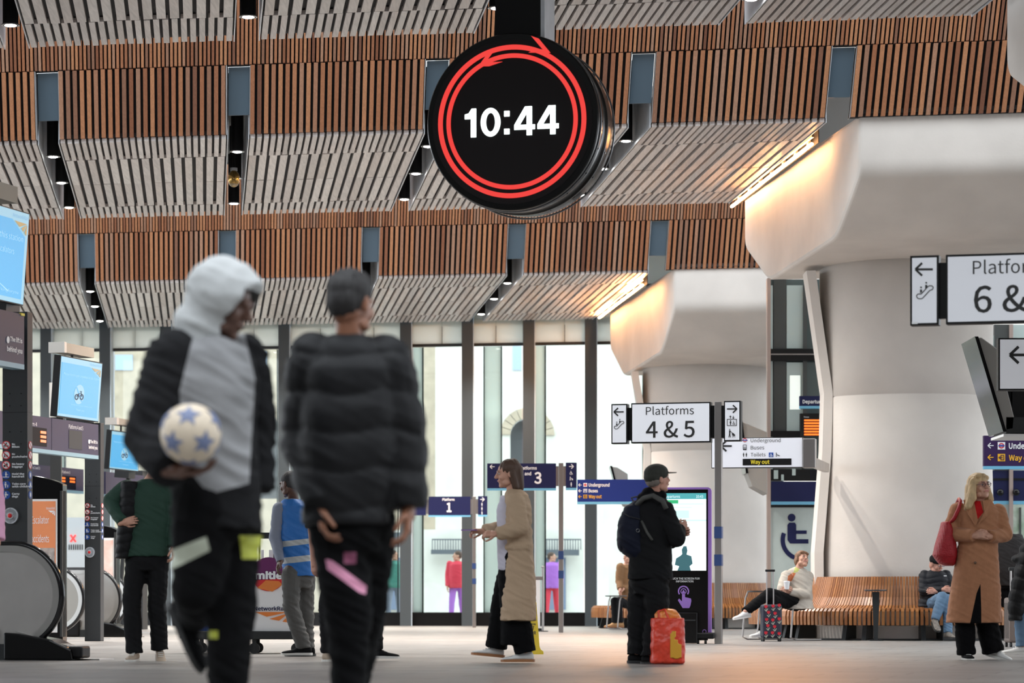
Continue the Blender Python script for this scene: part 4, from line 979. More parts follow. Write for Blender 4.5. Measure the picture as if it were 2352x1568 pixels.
def fan(s, x0, x1, y0, y1, m, front, slope):
    """fan shaped rail logo: three wedges meeting at the upper right"""
    X = lambda u: x0+u*(x1-x0); Yf = lambda u, v: y0+v*(y1-y0)+slope*(u*(x1-x0))
    for tri in ([(0, 0), (1, .05), (.42, .42)], [(.55, .5), (.97, .12), (.74, .74)], [(.83, .80), (1, .15), (1, 1)]):
        s.poly('logo', [(X(u), Yf(u, v)) for u, v in tri], m, front, 0.003)
def info_screen(px, Y, label, x0, x1, yt, yb, sl, kind, spk=None, tilt=0.075):
    """yt, yb: top and bottom at the right edge x1; sl is not needed because the plane itself is oblique"""
    z0 = P(x1, yb, Y).z
    s = Face('display_screen', label, 'screen', px, Y, PY, z0=z0, tilt=tilt)
    s.rect('housing', x0, x1, yt, yb, 'black', 0.0, 0.09, ref=x1)
    w_ = x1-x0; h = yb-yt
    s.rect('picture', x0+1, x1-1.2, yt+2.5, yb-2.5, screen_pale, 0.004, 0.006, ref=x1)
    # cyan field with the cut corner
    a = s.hit(x0+w_*.03, yt)[0]; b_ = s.hit(x1-w_*.06, yt)[0]; z1 = s.hit(x1, yt+h*.11)[1]; zb = s.hit(x1, yb-h*.06)[1]
    c_ = s.hit(x0+w_*.70, yt)[0]; zc = s.hit(x1, yt+h*.27)[1]
    ob('cyan_field', MB().prism([(a, zb), (b_, zb), (b_, zc), (c_, z1), (a, z1)], -0.008, -0.004), screen_cyan, s.t)
    def T(st, u0, u1, v0, v1, m=screen_text): s.text(st, x0+u0*w_, x0+u1*w_, yt+v0*h, yt+v1*h, m, 0.012, ref=x1, weight=-.004)
    T('NetworkRail', .70, .97, .045, .085, emit_mat('screen_blue', (0.02, 0.25, 0.55), 0.6))
    aa, bb = s.hit(x0+w_*.74, yt)[0], s.hit(x0+w_*.955, yt)[0]; za, zz = s.hit(x1, yt+h*.12)[1], s.hit(x1, yt+h*.25)[1]
    X = lambda u: aa+u*(bb-aa); Z = lambda v: za+v*(zz-za)
    mb = MB()
    for tri in ([(0, 0), (1, .05), (.42, .42)], [(.55, .5), (.97, .12), (.74, .74)], [(.83, .80), (1, .15), (1, 1)]): mb.prism([(X(u), Z(v)) for u, v in tri], -0.012, -0.008)
    ob('logo', mb, screen_gold, s.t)
    if kind == 'bike':
        T('Please do not cycle anywhere in this station', .08, .93, .27, .31)
        cx, cy, rx_, ry_ = x0+w_*.48, yt+h*.53, w_*.12, h*.165
        s.poly('oval', circ(cx, cy, rx_, 24, ry_), screen_pale, 0.011, 0.003)
        dk = mat('screen_dark', (0.01, 0.04, 0.10), 0.5)
        q = arc_quads(cx-rx_*.5, cy+ry_*.25, rx_*.22, rx_*.38, 0, 2*PI, 14, 1.6)+arc_quads(cx+rx_*.5, cy+ry_*.25, rx_*.22, rx_*.38, 0, 2*PI, 14, 1.6)
        q += [stroke((cx-rx_*.5, cy+ry_*.25), (cx-rx_*.15, cy-ry_*.1), rx_*.12), stroke((cx-rx_*.15, cy-ry_*.1), (cx+rx_*.3, cy-ry_*.12), rx_*.12), stroke((cx+rx_*.3, cy-ry_*.3), (cx+rx_*.5, cy+ry_*.25), rx_*.12), stroke((cx-rx_*.15, cy-ry_*.1), (cx, cy+ry_*.25), rx_*.12), stroke((cx+rx_*.1, cy-ry_*.3), (cx+rx_*.45, cy-ry_*.3), rx_*.12)]
        s.polys('bicycle_mark', q, dk, 0.014, 0.002)
        s.polys('strike_bar', [stroke((cx-rx_*.6, cy-ry_*.75), (cx+rx_*.6, cy+ry_*.75), rx_*.2)], screen_cyan, 0.013, 0.002)
        T('For more information ask a member of staff', .3, .8, .76, .78); T('Thank you', .42, .62, .83, .86)
    else:
        T('luggage in this station', .08, .90, .27, .33); T('use lifts, not escalators', .05, .76, .42, .48); T('take the lift', .05, .20, .58, .64)
        T('#workingforyou', .42, .88, .86, .89)
        s.poly('swoosh', [(x0+w_*.32, yt+h*.62), (x0+w_*.70, yt+h*.84), (x0+w_*.72, yt+h*.84)], screen_text, 0.010, 0.003)
    ob('bracket', MB().box(-0.2, 0.1, 0.08, 0.35, -0.12, 0.5), 'dark_steel', s.t)
    if px > 300: ob('mast', MB().box(-0.06, 0.0, 0.12, 0.18, -z0, 0.1), 'dark_steel', s.t)
    if spk:
        sp = Face('loudspeaker', spk[4], 'speaker', px, Y-0.05, PY, z0=P(spk[1], spk[3], Y).z+0.04)
        sp.rect('case', spk[0], spk[1], spk[2], spk[3], mat('speaker_beige', (0.40, 0.37, 0.31), 0.7, bump=0.5, bump_s=200), 0.05, 0.2, ref=spk[1])
        sp.rect('end_cap', spk[0]-1, spk[0]+4, spk[2]-1, spk[3]+1, mat('pale_cap', (0.6, 0.57, 0.52), 0.5), 0.06, 0.22, ref=spk[1])
        ob('stalk', MB().cyl((sp.hit((spk[0]+spk[1])/2, 0)[0], 0.05, -0.17), (sp.hit((spk[0]+spk[1])/2, 0)[0], 0.05, 0.02), 0.02, n=8), 'dark_steel', sp.t)
    return s
info_screen(54, 28.3, 'near cyan display screen about luggage and escalators at the left edge', -78, 53, 490, 702, 0, 'lug', (-60, 29, 430, 468, 'beige loudspeaker box above the near cyan screen'))
info_screen(222, 40.4, 'cyan display screen with a no-cycling picture above the second portal', 130, 226, 833, 970, 0, 'bike', (139, 208, 800, 822, 'beige loudspeaker box above the no-cycling screen'))
info_screen(316, 54.0, 'farther small cyan screen with a bicycle picture beside the dark sleeve', 250, 318, 996, 1084, 0, 'bike', (262, 306, 966, 980, 'dark loudspeaker box above the far bicycle screen'))
# grey equipment box and mounting rail behind the no-cycling screen
p = P(121, 1000, 44.3)
t = thing('equipment_cabinet', 'narrow pale equipment box on a rail left of the no-cycling screen', 'box', (p.x, p.y, P(121, 958, 44.3).z))
ob('case', MB().box(-0.05, 0.05, 0, 0.25, 0, 0.50), mat('pale_grey', (0.5, 0.5, 0.48), 0.5), t); ob('rail', MB().box(0.055, 0.12, 0, 0.1, 0.05, 0.55), 'dark_steel', t); ob('rail', MB().box(0.06, 0.15, 0, 0.1, -0.15, 0.2), 'black', t)
ob('foot', MB().box(-0.04, 0.12, 0.02, 0.1, -P(121, 958, 44.3).z, 0.0), 'dark_steel', t)

# ------------------------------------------------------------------ escalator ends
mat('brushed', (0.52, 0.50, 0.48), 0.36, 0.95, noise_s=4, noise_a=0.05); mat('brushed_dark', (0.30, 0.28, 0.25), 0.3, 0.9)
mat('handrail', (0.012, 0.012, 0.013), 0.12)
mat('polished', (0.50, 0.49, 0.47), 0.3, 0.95)
def escalator(px_right, Y, zc, R_, label, m='brushed', length=5.0, base=True):
    k = (px_right-HX)/F; X = k*Y
    t = thing('escalator', label, 'escalator', (X-R_*math.cos(AY), Y+R_*math.sin(AY), 0), -AY)
    def stadium(r):
        return [(-length, -r), ]+[(r*math.cos(-PI/2+PI*i/28), r*math.sin(-PI/2+PI*i/28)) for i in range(29)]+[(-length, r)]
    for side in (0.0,):
        pts = [(x, z+zc) for x, z in stadium(R_*0.97)]
        ob('balustrade', MB().prism(pts, side, side+0.05), m, t)
        def band(r0, r1, y0, y1):
            mb = MB(); a, b_ = stadium(r0), stadium(r1)
            for i in range(len(a)-1):
                mb.prism([(a[i][0], a[i][1]+zc), (b_[i][0], b_[i][1]+zc), (b_[i+1][0], b_[i+1][1]+zc), (a[i+1][0], a[i+1][1]+zc)], y0, y1)
            return mb
        ob('trim_band', band(R_*.86, R_*.985, side-0.012, side+0.062), 'polished', t)
        hr = [V(-length, side+0.025, zc+R_)]+[V(R_*math.cos(PI/2-PI*i/36), side+0.025, zc+R_*math.sin(PI/2-PI*i/36)) for i in range(37)]+[V(-0.25, side+0.025, zc-R_)]
        ob('handrail', MB().tube(hr, 0.036, 12), 'handrail', t, smooth=True)
        ob('skirt', MB().box(-length, -R_*0.1, side-0.03, side+0.08, 0, zc-R_+0.02), 'dark_steel', t)
        ob('handrail_inlet', MB().box(-0.42, -0.16, side-0.06, side+0.11, 0, zc-R_*.62), 'black', t, bevel=0.03)
    ob('comb_plate', MB().box(-length, 0.8, 0.10, 0.45, 0, 0.012), 'brushed', t)
    if base:
        mb = MB().prism([(-0.05, 0), (0.62, 0), (0.60, 0.10), (0.40, 0.19), (0.1, 0.24), (-0.05, 0.25)], -0.10, 0.18)
        ob('floor_fairing', mb, 'gloss_black', t, bevel=0.015); ob('bumper', MB().box(0.56, 0.70, -0.06, 0.14, 0.02, 0.13), 'black', t, bevel=0.02)
        ob('fairing_top', MB().prism([(0.05, 0.245), (0.55, 0.125), (0.55, 0.135), (0.05, 0.262)], -0.05, 0.13), 'polished', t)
    return t
escalator(138, 27.75, 0.585, 0.46, 'nearest escalator end with round brushed steel newel and black handrail', length=3.2)
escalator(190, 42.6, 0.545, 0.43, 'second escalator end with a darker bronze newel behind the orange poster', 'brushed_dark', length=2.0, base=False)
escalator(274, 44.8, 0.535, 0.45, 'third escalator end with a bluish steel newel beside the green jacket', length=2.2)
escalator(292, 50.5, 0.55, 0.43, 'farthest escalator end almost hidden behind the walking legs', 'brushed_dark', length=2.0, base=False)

# ------------------------------------------------------------------ poster totems
mat('poster_orange', (0.80, 0.27, 0.11), 0.5, noise_s=2, noise_a=0.06); mat('poster_pink', (0.75, 0.42, 0.36), 0.5, noise_s=6, noise_a=0.4, col2=(0.7, 0.65, 0.6))
def totem(px, Y, x0, x1, yt, yb, label, kind):
    s = Face('poster_totem', label, 'poster stand', px, Y, 0.12)
    a, b_, z0, z1 = s.R(x0, x1, yt, yb); z0 = 0; w_ = b_-a; h = w_*.22
    pts = [(a, z0), (b_, z0), (b_, z1-h)]+[(a+w_*(1-i/12), z1-h+h*math.sin(PI/2*(i/12))**.8) for i in range(1, 13)]
    ob('case', MB().prism(pts, 0, 0.22), 'gloss_black', s.t, bevel=0.01)
    s.rect('post', x1-5, x1, yt+28*(x1-x0)/75, yb, 'dark_steel', 0.03, 0.2)
    return s
s = totem(110, 40.2, 46, 144, 1090, 1462, 'black poster stand with an orange poster about escalator accidents', 0)
s.rect('poster', 50, 132, 1146, 1452, mat('paper', (0.75, 0.74, 0.73), 0.5), 0.006, 0.008); s.rect('poster_field', 54, 128, 1151, 1436, 'poster_orange', 0.010, 0.006)
s.text('NetworkRail', 107, 127, 1164, 1170, 'letter_white', 0.013); fan(s, 111, 127, 1172, 1184, 'letter_white', 0.013, 0)
s.text('Escalator', 73, 113, 1186, 1202, 'letter_white', 0.013); s.text('accidents', 73, 113, 1229, 1245, 'letter_white', 0.013)
s.rect('photo_print', 66, 126, 1258, 1345, mat('print_grey', (0.42, 0.36, 0.33), 0.5, noise_s=9, noise_a=0.5), 0.013, 0.004); s.rect('photo_print', 54, 120, 1345, 1420, mat('print_skin', (0.62, 0.40, 0.30), 0.5, noise_s=7, noise_a=0.35), 0.013, 0.004)
s = totem(252, 46.5, 226, 268, 1206, 1440, 'smaller poster stand with a pinkish poster beside the green jacket', 1)
s.rect('poster', 230, 262, 1235, 1425, 'paper', 0.006, 0.008); s.rect('poster_field', 232, 260, 1240, 1415, 'poster_pink', 0.010, 0.006)
# glass ticket area with a red cross light behind the totem
s = Face('gate_signal', 'illuminated red cross signal on a pale glass screen behind the poster stand', 'signal', 168, 57.0, 0.12)
s.rect('glass_screen', 146, 196, 1188, 1425, mat('milky', (0.62, 0.68, 0.70), 0.3), 0.0, 0.04); s.rect('foot_rail', 146, 196, 1425, 1444, 'dark_steel', 0.03, 0.1)
s.polys('cross', [stroke((162, 1228), (174, 1244), 4), stroke((174, 1228), (162, 1244), 4)], emit_mat('red_cross', (1, 0.04, 0.04), 1.4), 0.01, 0.005)
for i in range(7): s.rect('bar', 158+5*i, 160+5*i, 1250, 1262, 'dark_steel', 0.01, 0.02)

# ================================================================== RIGHT: LIFT ENCLOSURE, SCREENS
mat('lift_glass', (0.10, 0.13, 0.13), 0.12, 0.2); mat('lift_pale', (0.46, 0.55, 0.53), 0.25); mat('lift_glow', (0.82, 0.88, 0.82), 0.4, emit=0.35)
s = Face('lift_enclosure', 'dark framed glass lift enclosure between the two columns', 'lift', 1820, 48.5, 0.0)
def LR(nm, x0, x1, yt, yb, m, f=0.0, d=0.1, **k): return s.rect(nm, x0, x1, yt, yb, m, f, d, **k)
ob('kerb', MB().box(-0.4, 0.95, -0.05, 0.1, 0, 0.14), 'dark_steel', s.t)
LR('corner_post', 1761, 1769, 640, 1440, mat('pink_steel', (0.50, 0.40, 0.36), 0.35, 0.7), 0.1, 0.2)
LR('glass_wall', 1769, 1960, 640, 1100, 'lift_glass', -0.1, 0.05)
LR('light_strip', 1769, 1775, 655, 1090, 'lift_pale', 0.0, 0.1); LR('steel_column', 1777, 1806, 640, 1090, mat('lift_steel', (0.055, 0.06, 0.058), 0.5), 0.0, 0.15)
LR('pale_pane', 1807, 1846, 655, 800, 'lift_pale', 0.0, 0.03); LR('pale_pane', 1807, 1846, 832, 992, 'lift_pale', 0.0, 0.03); LR('bright_pane', 1814, 1838, 862, 940, 'lift_glow', 0.01, 0.03)  # bright pane is given a faint glow in its own material
LR('mullion_bar', 1844, 1853, 655, 1090, 'lift_steel', 0.04, 0.1)
for (ya, yb) in ((802, 813), (816, 829), (990, 1003), (1078, 1104)): LR('crossbar', 1769, 1960, ya, yb, 'black', 0.1, 0.15)
LR('dividing_line', 1769, 1960, 813, 816, 'steel', 0.11, 0.1)
for (xa, xb, ya, yb) in ((1776, 1786, 1080, 1100), (1793, 1799, 1090, 1104), (1818, 1826, 1077, 1092)): LR('painted_reflection', xa, xb, ya, yb, 'lift_pale', 0.105, 0.1)  # lamp reflections put on the crossbar as pale plates
LR('navy_panel', 1770, 1960, 1106, 1152, 'navy', 0.1, 0.12); LR('blue_strip', 1770, 1960, 1152, 1159, 'skyblue', 0.102, 0.12); LR('dark_rail', 1770, 1960, 1159, 1165, 'black', 0.1, 0.12)
LR('lower_glass', 1770, 1960, 1165, 1440, mat('green_glass', (0.48, 0.55, 0.53), 0.15, noise_s=1.2, noise_a=0.25, stretch=(1, 1, 0.6)), 0.05, 0.06)
w_ = s.polys('wheelchair_mark', [circ(1817.5, 1188.5, 9, 20), [(1808, 1205), (1812, 1200), (1825, 1200), (1828, 1205), (1828, 1218), (1852, 1218), (1852, 1226), (1828, 1226), (1828, 1238), (1856, 1238), (1856, 1248), (1814, 1248), (1808, 1240)]]+arc_quads(1840, 1240, 38, 48, PI*0.45, PI*1.12, 18), 'navy', 0.06, 0.004)
# departure board behind the column edge
s = Face('departure_board', 'navy departures header over an orange LED board at the column edge', 'board', 1900, 47.2, 0.0)
s.rect('header', 1837, 1960, 909, 932, 'navy', 0.0, 0.12); s.rect('blue_strip', 1837, 1960, 932, 938, 'skyblue', 0.002, 0.12)
s.text('Departures', 1843.5, 1895, 918, 926, 'letter_white', 0.006, weight=.01)
s.rect('display', 1838, 1960, 949, 1002, 'gloss_black', 0.0, 0.12); s.text('Time', 1846, 1858, 956, 959, 'letter_white', 0.006)
for i in range(6): s.rect('led_row', 1847, 1900, 963+i*6.5, 967+i*6.5, led, 0.006, 0.006)
ob('mast', MB().box(0.1, 0.25, 0.12, 0.2, 0, 3.6), 'dark_steel', s.t)
# steel pipe beside the column and tilted monitor backs
def tilted_monitor(pts, Y, depth, label, m, arm=None):
    c = P(sum(p[0] for p in pts)/len(pts), sum(p[1] for p in pts)/len(pts), Y)
    t = thing('tilted_monitor', label, 'monitor', c)
    q = [P(p[0], p[1], Y)-c for p in pts]
    ob('case', MB().prism([(v.x, v.z) for v in q], 0, depth), m, t, bevel=0.01)
    # screen-side slab slightly wider
    a, b_ = q[0], q[-1]
    ob('screen_edge', MB().prism([(a.x-0.02, a.z+0.01), (a.x+0.015, a.z+0.01), (b_.x+0.015, b_.z-0.01), (b_.x-0.02, b_.z-0.01)], -0.02, depth+0.02), 'gloss_black', t)
    if arm: ob('arm', MB().box(*arm), 'dark_steel', t)
    return t, c
mat('case_grey', (0.27, 0.26, 0.245), 0.5)
t, c = tilted_monitor([(2243, 775), (2254, 774), (2290, 800), (2300, 840), (2330, 960), (2328, 985), (2308, 989)], 31.0, 0.9, 'large grey tilted monitor seen edge-on beside the column at right', 'case_grey', (0.1, 0.5, 0.2, 0.4, -0.2, 0.3))
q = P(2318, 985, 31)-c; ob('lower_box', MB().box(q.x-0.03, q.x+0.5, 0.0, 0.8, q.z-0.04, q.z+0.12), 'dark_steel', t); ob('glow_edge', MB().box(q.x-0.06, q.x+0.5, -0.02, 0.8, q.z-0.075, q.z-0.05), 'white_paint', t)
ob('bracket', MB().box(q.x+0.05, q.x+0.6, 0.1, 0.7, q.z+0.1, q.z+0.55), 'black', t)
tilted_monitor([(1703, 968), (1716, 972), (1762, 992), (1762, 1135), (1728, 1116), (1716, 1085)], 46.0, 0.7, 'grey tilted monitor behind the way out sign', 'case_grey', (0.05, 0.45, 0.3, 2.6, -0.05, 0.05))
tilted_monitor([(1404, 1071), (1418, 1073), (1442, 1088), (1444, 1165), (1432, 1160), (1420, 1130)], 54.0, 0.6, 'small grey tilted monitor above the blue direction sign', 'case_grey', (0.0, 0.25, 0.2, 3.4, -0.05, 0.05))
# right-hand glazed doors and dark frames beyond the column
s = Face('shop_entrance', 'dark framed glazed entrance with a navy header at far right', 'entrance', 2330, 50.0, 0.0)
s.rect('header', 2250, 2460, 1080, 1150, 'navy', 0.0, 0.15); s.rect('blue_strip', 2250, 2460, 1150, 1158, 'skyblue', 0.003, 0.15); s.rect('dark_rail', 2250, 2460, 1098, 1103, 'black', 0.01, 0.15)
s.rect('upper_frame', 2250, 2460, 940, 1002, 'lift_steel', 0.0, 0.15); s.rect('upper_frame', 2284, 2317, 745, 1080, 'lift_steel', 0.02, 0.15)
s.rect('pink_post', 2317, 2326, 745, 1460, 'pink_steel', 0.05, 0.15); s.rect('glass_pane', 2250, 2284, 770, 1080, 'lift_pale', -0.02, 0.03); s.rect('glass_pane', 2326, 2460, 745, 1080, 'lift_pale', -0.02, 0.03)
s.rect('door', 2256, 2317, 1158, 1450, 'green_glass', 0.0, 0.05); s.rect('door', 2326, 2460, 1158, 1450, mat('leafy_glass', (0.30, 0.42, 0.30), 0.2, noise_s=5, noise_a=0.5, col2=(0.72, 0.78, 0.72)), 0.0, 0.05); s.rect('door_frame', 2341, 2345, 1165, 1450, 'lift_steel', 0.03, 0.05)
for px_ in (2295, 2332):
    c = s.hit(px_, 1131); o = ob('lamp_ball', MB().ell((c[0], -0.1, c[1]), (0.06, 0.06, 0.06)), 'gloss_black', s.t, smooth=True)

# ================================================================== RING BENCHES
def rib_mesh(w_, ext=0.0):
    # strip of bent ply: path in (radius, height), 24 mm thick, width w_ tapering with radius
    path = [(1.375, 0.86), (1.405, 0.74), (1.46, 0.58), (1.53, 0.47), (1.62, 0.425), (1.80, 0.415), (2.06, 0.435), (2.15, 0.43), (2.195, 0.39), (2.205, 0.32), (2.20, 0.205)]
    n = len(path); vs = []; th = 0.026
    for i, (r, z) in enumerate(path):
        a = Vector(path[max(i-1, 0)]); b_ = Vector(path[min(i+1, n-1)]); d = (b_-a).normalized(); nn = Vector((-d.y, d.x))
        for s_ in (0, -1):
            p = Vector((r, z))+nn*th*s_
            ww = w_*(0.80+0.20*(r-1.38)/0.82)
            for q in (-.5, .5): vs.append(V(p.x, q*ww, p.y))
    fs = []
    for i in range(n-1):
        a = i*4; b_ = a+4
        fs += [(a, a+1, b_+1, b_), (a+2, b_+2, b_+3, a+3), (a, b_, b_+2, a+2), (a+1, a+3, b_+3, b_+1)]
    fs += [(0, 2, 3, 1), ((n-1)*4, (n-1)*4+1, (n-1)*4+3, (n-1)*4+2)]
    return MB().add(vs, fs)
def ring_bench(cx, cy, label, group=None, step=0.0292, a0=PI*0.94, a1=PI*2.05):
    t = thing('ring_bench', label, 'bench', (cx, cy, 0))
    me = rib_mesh(0.040).mesh('rib'); me.materials.append(MATS['bench_timber'])
    mw = rib_mesh(0.108).mesh('rib_wide'); mw.materials.append(MATS['bench_timber'])
    a = a0; i = 0
    while a < a1:
        wide = i in (26, 70)
        o = D.objects.new('slat', mw if wide else me); COL.objects.link(o); o.parent = t
        if wide: a += step*0.55
        o.rotation_euler = (0, 0, a); a += step*(1.55 if wide else 1); i += 1
    seg = MB()
    for r0, r1, z0, z1 in ((1.28, 1.70, 0.0, 0.19),):
        n = 48
        for j in range(n):
            b0, b1 = a0+(a1-a0)*j/n, a0+(a1-a0)*(j+1)/n
            c = [V(r*math.cos(q), r*math.sin(q), z) for z in (z0, z1) for r in (r0, r1) for q in (b0, b1)]
            seg.hexa(c)
    ob('plinth', seg, 'concrete', t)
    for j in range(7):
        q = a0+0.15+(a1-a0-0.3)*j/6; R_ = rotz(q)
        for dq in (0, 0.14):
            M = Matrix.Rotation(q+dq, 3, 'Z')
            mb = MB().prism([(1.72, 0.0), (2.06, 0.0), (1.98, 0.30), (1.72, 0.40)], -0.03, 0.03); mb.v = [M @ V(v.x, v.y, v.z) for v in mb.v]
            ob('leg', mb, 'dark_steel', t)
    ob('foot_ring', MB().tube([V(1.95*math.cos(a0+(a1-a0)*j/40), 1.95*math.sin(a0+(a1-a0)*j/40), 0.012) for j in range(41)], 0.012, 6), 'dark_steel', t)
    return t
ring_bench(C1.x, C1.y, 'curved slatted timber bench ringing the near column with two seated people')
ring_bench(C2.x, C2.y, 'curved slatted timber bench ringing the far column')
def arm_table(px, py, Y, w_, label, leg='T'):
    p = P(px, py, Y)
    t = thing('side_table', label, 'table', (p.x, p.y, 0)); h = p.z
    ob('table_top', MB().loftc([(V(0, 0, h-0.022), w_/2*.94), (V(0, 0, h-0.012), w_/2), (V(0, 0, h), w_/2)], 28), mat('table_grey', (0.06, 0.06, 0.062), 0.4), t)
    if leg == 'T':
        ob('stem', MB().prism([(-0.02, 0), (0.03, 0), (0.055, h-0.03), (-0.045, h-0.03)], 0.0, 0.02), 'dark_steel', t); ob('foot', MB().box(-0.08, 0.1, -0.05, 0.3, 0, 0.012), 'dark_steel', t)
    else:
        for s_ in (-1, 1):
            ob('leg', MB().tube([V(s_*.10, 0.02, h-0.02), V(s_*.10-.03, 0.03, h-0.1), V(s_*.10-.07, 0.05, 0.04), V(s_*.10+.0, 0.1, 0.012), V(s_*.10+.35, 0.2, 0.012)], 0.013, 8), 'steel', t)
    return t
arm_table(2011, 1353.5, 40.75, 0.30, 'small dark arm table on a flat stem at the middle of the near bench')
arm_table(1812, 1355, 41.0, 0.30, 'dark arm table with a paper cup beside the seated woman', 'tube')
arm_table(1735, 1356, 41.6, 0.22, 'small dark arm table over the crossed knee of the seated woman', 'tube')
arm_table(1415, 1367, 56.0, 0.40, 'arm table on the far bench left of the man in the cap', 'tube')
# ================================================================== FIGURES
TMP = D.scenes.new('tmp')
def remesh(mb, voxel, it=3, fac=0.5):
    me = mb.mesh('r'); o = D.objects.new('r', me); TMP.collection.objects.link(o)
    r = o.modifiers.new('r', 'REMESH'); r.mode = 'VOXEL'; r.voxel_size = voxel; r.adaptivity = 0.0; r.use_smooth_shade = True
    if it: sm = o.modifiers.new('s', 'SMOOTH'); sm.iterations = it; sm.factor = fac
    TMP.view_layers[0].update(); dg = TMP.view_layers[0].depsgraph
    nm = D.meshes.new_from_object(o.evaluated_get(dg)); D.objects.remove(o); D.meshes.remove(me)
    for p in nm.polygons: p.use_smooth = True
    return nm
def displace(me, fn):
    vs = me.vertices; ns = [v.normal.copy() for v in vs]
    for v, n in zip(vs, ns): v.co = v.co+n*fn(v.co, n)
    me.update()
def cloth_fn(amp, seed=0, sc=7.0):
    o = V(seed*3.1, seed*1.7, seed)
    def f(p, n):
        q = p*sc+o
        a = noise.noise(V(q.x, q.y, q.z*0.8)); b = noise.noise(V(q.x*1.2+q.z*1.6, q.y*1.2, q.z*2.2+q.x*.8))
        return amp*(a*0.6+(1-abs(b)*3.0)*0.45-0.2)
    return f
def puffer_fn(amp, pitch=0.075, seed=0):
    c = cloth_fn(amp*0.5, seed)
    def f(p, n):
        z = p.z+0.012*math.sin(p.x*18+seed)+0.008*noise.noise(p*9)
        return amp*(abs(math.sin(PI*z/pitch))**0.6-0.75)+c(p, n)
    return f
def partition(me, tests):
    """tests: list of fn(centre, normal); returns meshes [rest, part0, part1...]"""
    cls = []
    for p in me.polygons:
        k = 0
        for i, t in enumerate(tests):
            if t(p.center, p.normal): k = i+1; break
        cls.append(k)
    out = []
    for k in range(len(tests)+1):
        idx = {}; vs = []; fs = []
        for p, c in zip(me.polygons, cls):
            if c != k: continue
            f = []
            for vi in p.vertices:
                if vi not in idx: idx[vi] = len(vs); vs.append(me.vertices[vi].co.copy())
                f.append(idx[vi])
            fs.append(tuple(f))
        if not fs: out.append(None); continue
        m = D.meshes.new('g'); m.from_pydata([tuple(v) for v in vs], [], fs)
        for p in m.polygons: p.use_smooth = True
        m.update(); out.append(m)
    return out
def joinmesh(lst):
    vs = []; fs = []
    for me in lst:
        n = len(vs); vs += [tuple(v.co) for v in me.vertices]; fs += [tuple(i+n for i in p.vertices) for p in me.polygons]
    m = D.meshes.new('body'); m.from_pydata(vs, [], fs)
    for p in m.polygons: p.use_smooth = True
    m.update(); return m
def inpoly(pts, x, y):
    c = False; n = len(pts); j = n-1
    for i in range(n):
        xi, yi = pts[i]; xj, yj = pts[j]
        if (yi > y) != (yj > y) and x < (xj-xi)*(y-yi)/(yj-yi)+xi: c = not c
        j = i
    return c

def hand_mb(wr, d, pn, curl, side, sc=1.0, spread=0.06):
    """palm + five fingers; d = direction of the fingers, pn = direction the palm faces, side = +1/-1 thumb side"""
    d = Vector(d).normalized(); pn = Vector(pn); pn = (pn-d*pn.dot(d)).normalized(); s = d.cross(pn)*side
    mb = MB(); wr = Vector(wr)
    at = lambda a, b, c: wr+(d*a+s*b+pn*c)*sc
    mb.capsule(at(-.03, 0, 0), at(.03, 0, 0), .026*sc, .028*sc)
    for b, e in ((-.024, .082), (-.008, .088), (.010, .088), (.026, .084)):
        mb.capsule(at(.015, b*.75, 0), at(e, b, 0), .0165*sc, .0145*sc, 10)
    L = [(-.030, .078, .026, .020, .016, .0085), (-.0105, .086, .032, .023, .018, .0095), (.0105, .088, .036, .025, .019, .0098), (.031, .085, .031, .022, .018, .0092)]
    for i, (b, st, l1, l2, l3, r) in enumerate(L):
        p = at(st, b, 0); an = 0.0; r *= sc
        sp = (i-1.5)*spread
        for l, c_ in ((l1, .55), (l2, .95), (l3, .7)):
            an += curl*c_*1.3*(1+.08*i)
            v = (d*math.cos(an)+pn*math.sin(an)+s*sp*math.cos(an)).normalized()
            q = p+v*l*sc*1.05; mb.capsule(p, q, r, r*.9, 8); p = q; r *= .9
    # thumb leaves the side of the palm
    p = at(.022, .022, .006); v = (d*.62+s*.72+pn*.28).normalized(); q = p+v*.036*sc; mb.capsule(p, q, .014*sc, .012*sc, 8)
    v = (d*.85+s*.30*(1-curl)+pn*(.25+.5*curl)).normalized(); p = q; q = p+v*.03*sc; mb.capsule(p, q, .0115*sc, .0100*sc, 8)
    v = (d*.9+s*.0+pn*(.25+.6*curl)).normalized(); mb.capsule(q, q+v*.024*sc, .0100*sc, .0085*sc, 8)
    return mb
def head_mb(c, R, sc=1.0):
    mb = MB(); at = lambda x, y, z: c+R @ (V(x, y, z)*sc)
    E = lambda x, y, z, a, b, d: mb.ell(at(x, y, z), (a*sc, b*sc, d*sc), R)
    E(0, .012, .030, .074, .094, .086); E(0, -.020, -.015, .064, .066, .085); E(0, -.030, -.060, .052, .056, .055)
    E(0, -.068, -.096, .022, .020, .018); E(0, .035, -.02, .062, .06, .07)
    for s in (-1, 1):
        E(s*.038, -.060, -.026, .024, .022, .028); E(s*.074, .012, -.006, .010, .020, .032); E(s*.078, .018, .008, .008, .014, .016); E(s*.046, -.02, -.075, .022, .036, .026)
    mb.capsule(at(-.034, -.080, .028), at(.034, -.080, .028), .012*sc, .012*sc, 8)
    mb.capsule(at(0, -.086, .018), at(0, -.108, -.020), .008*sc, .013*sc, 8); E(0, -.100, -.024, .017, .014, .010)
    mb.capsule(at(-.02, -.083, -.053), at(.02, -.083, -.053), .010*sc, .010*sc, 8)
    return mb
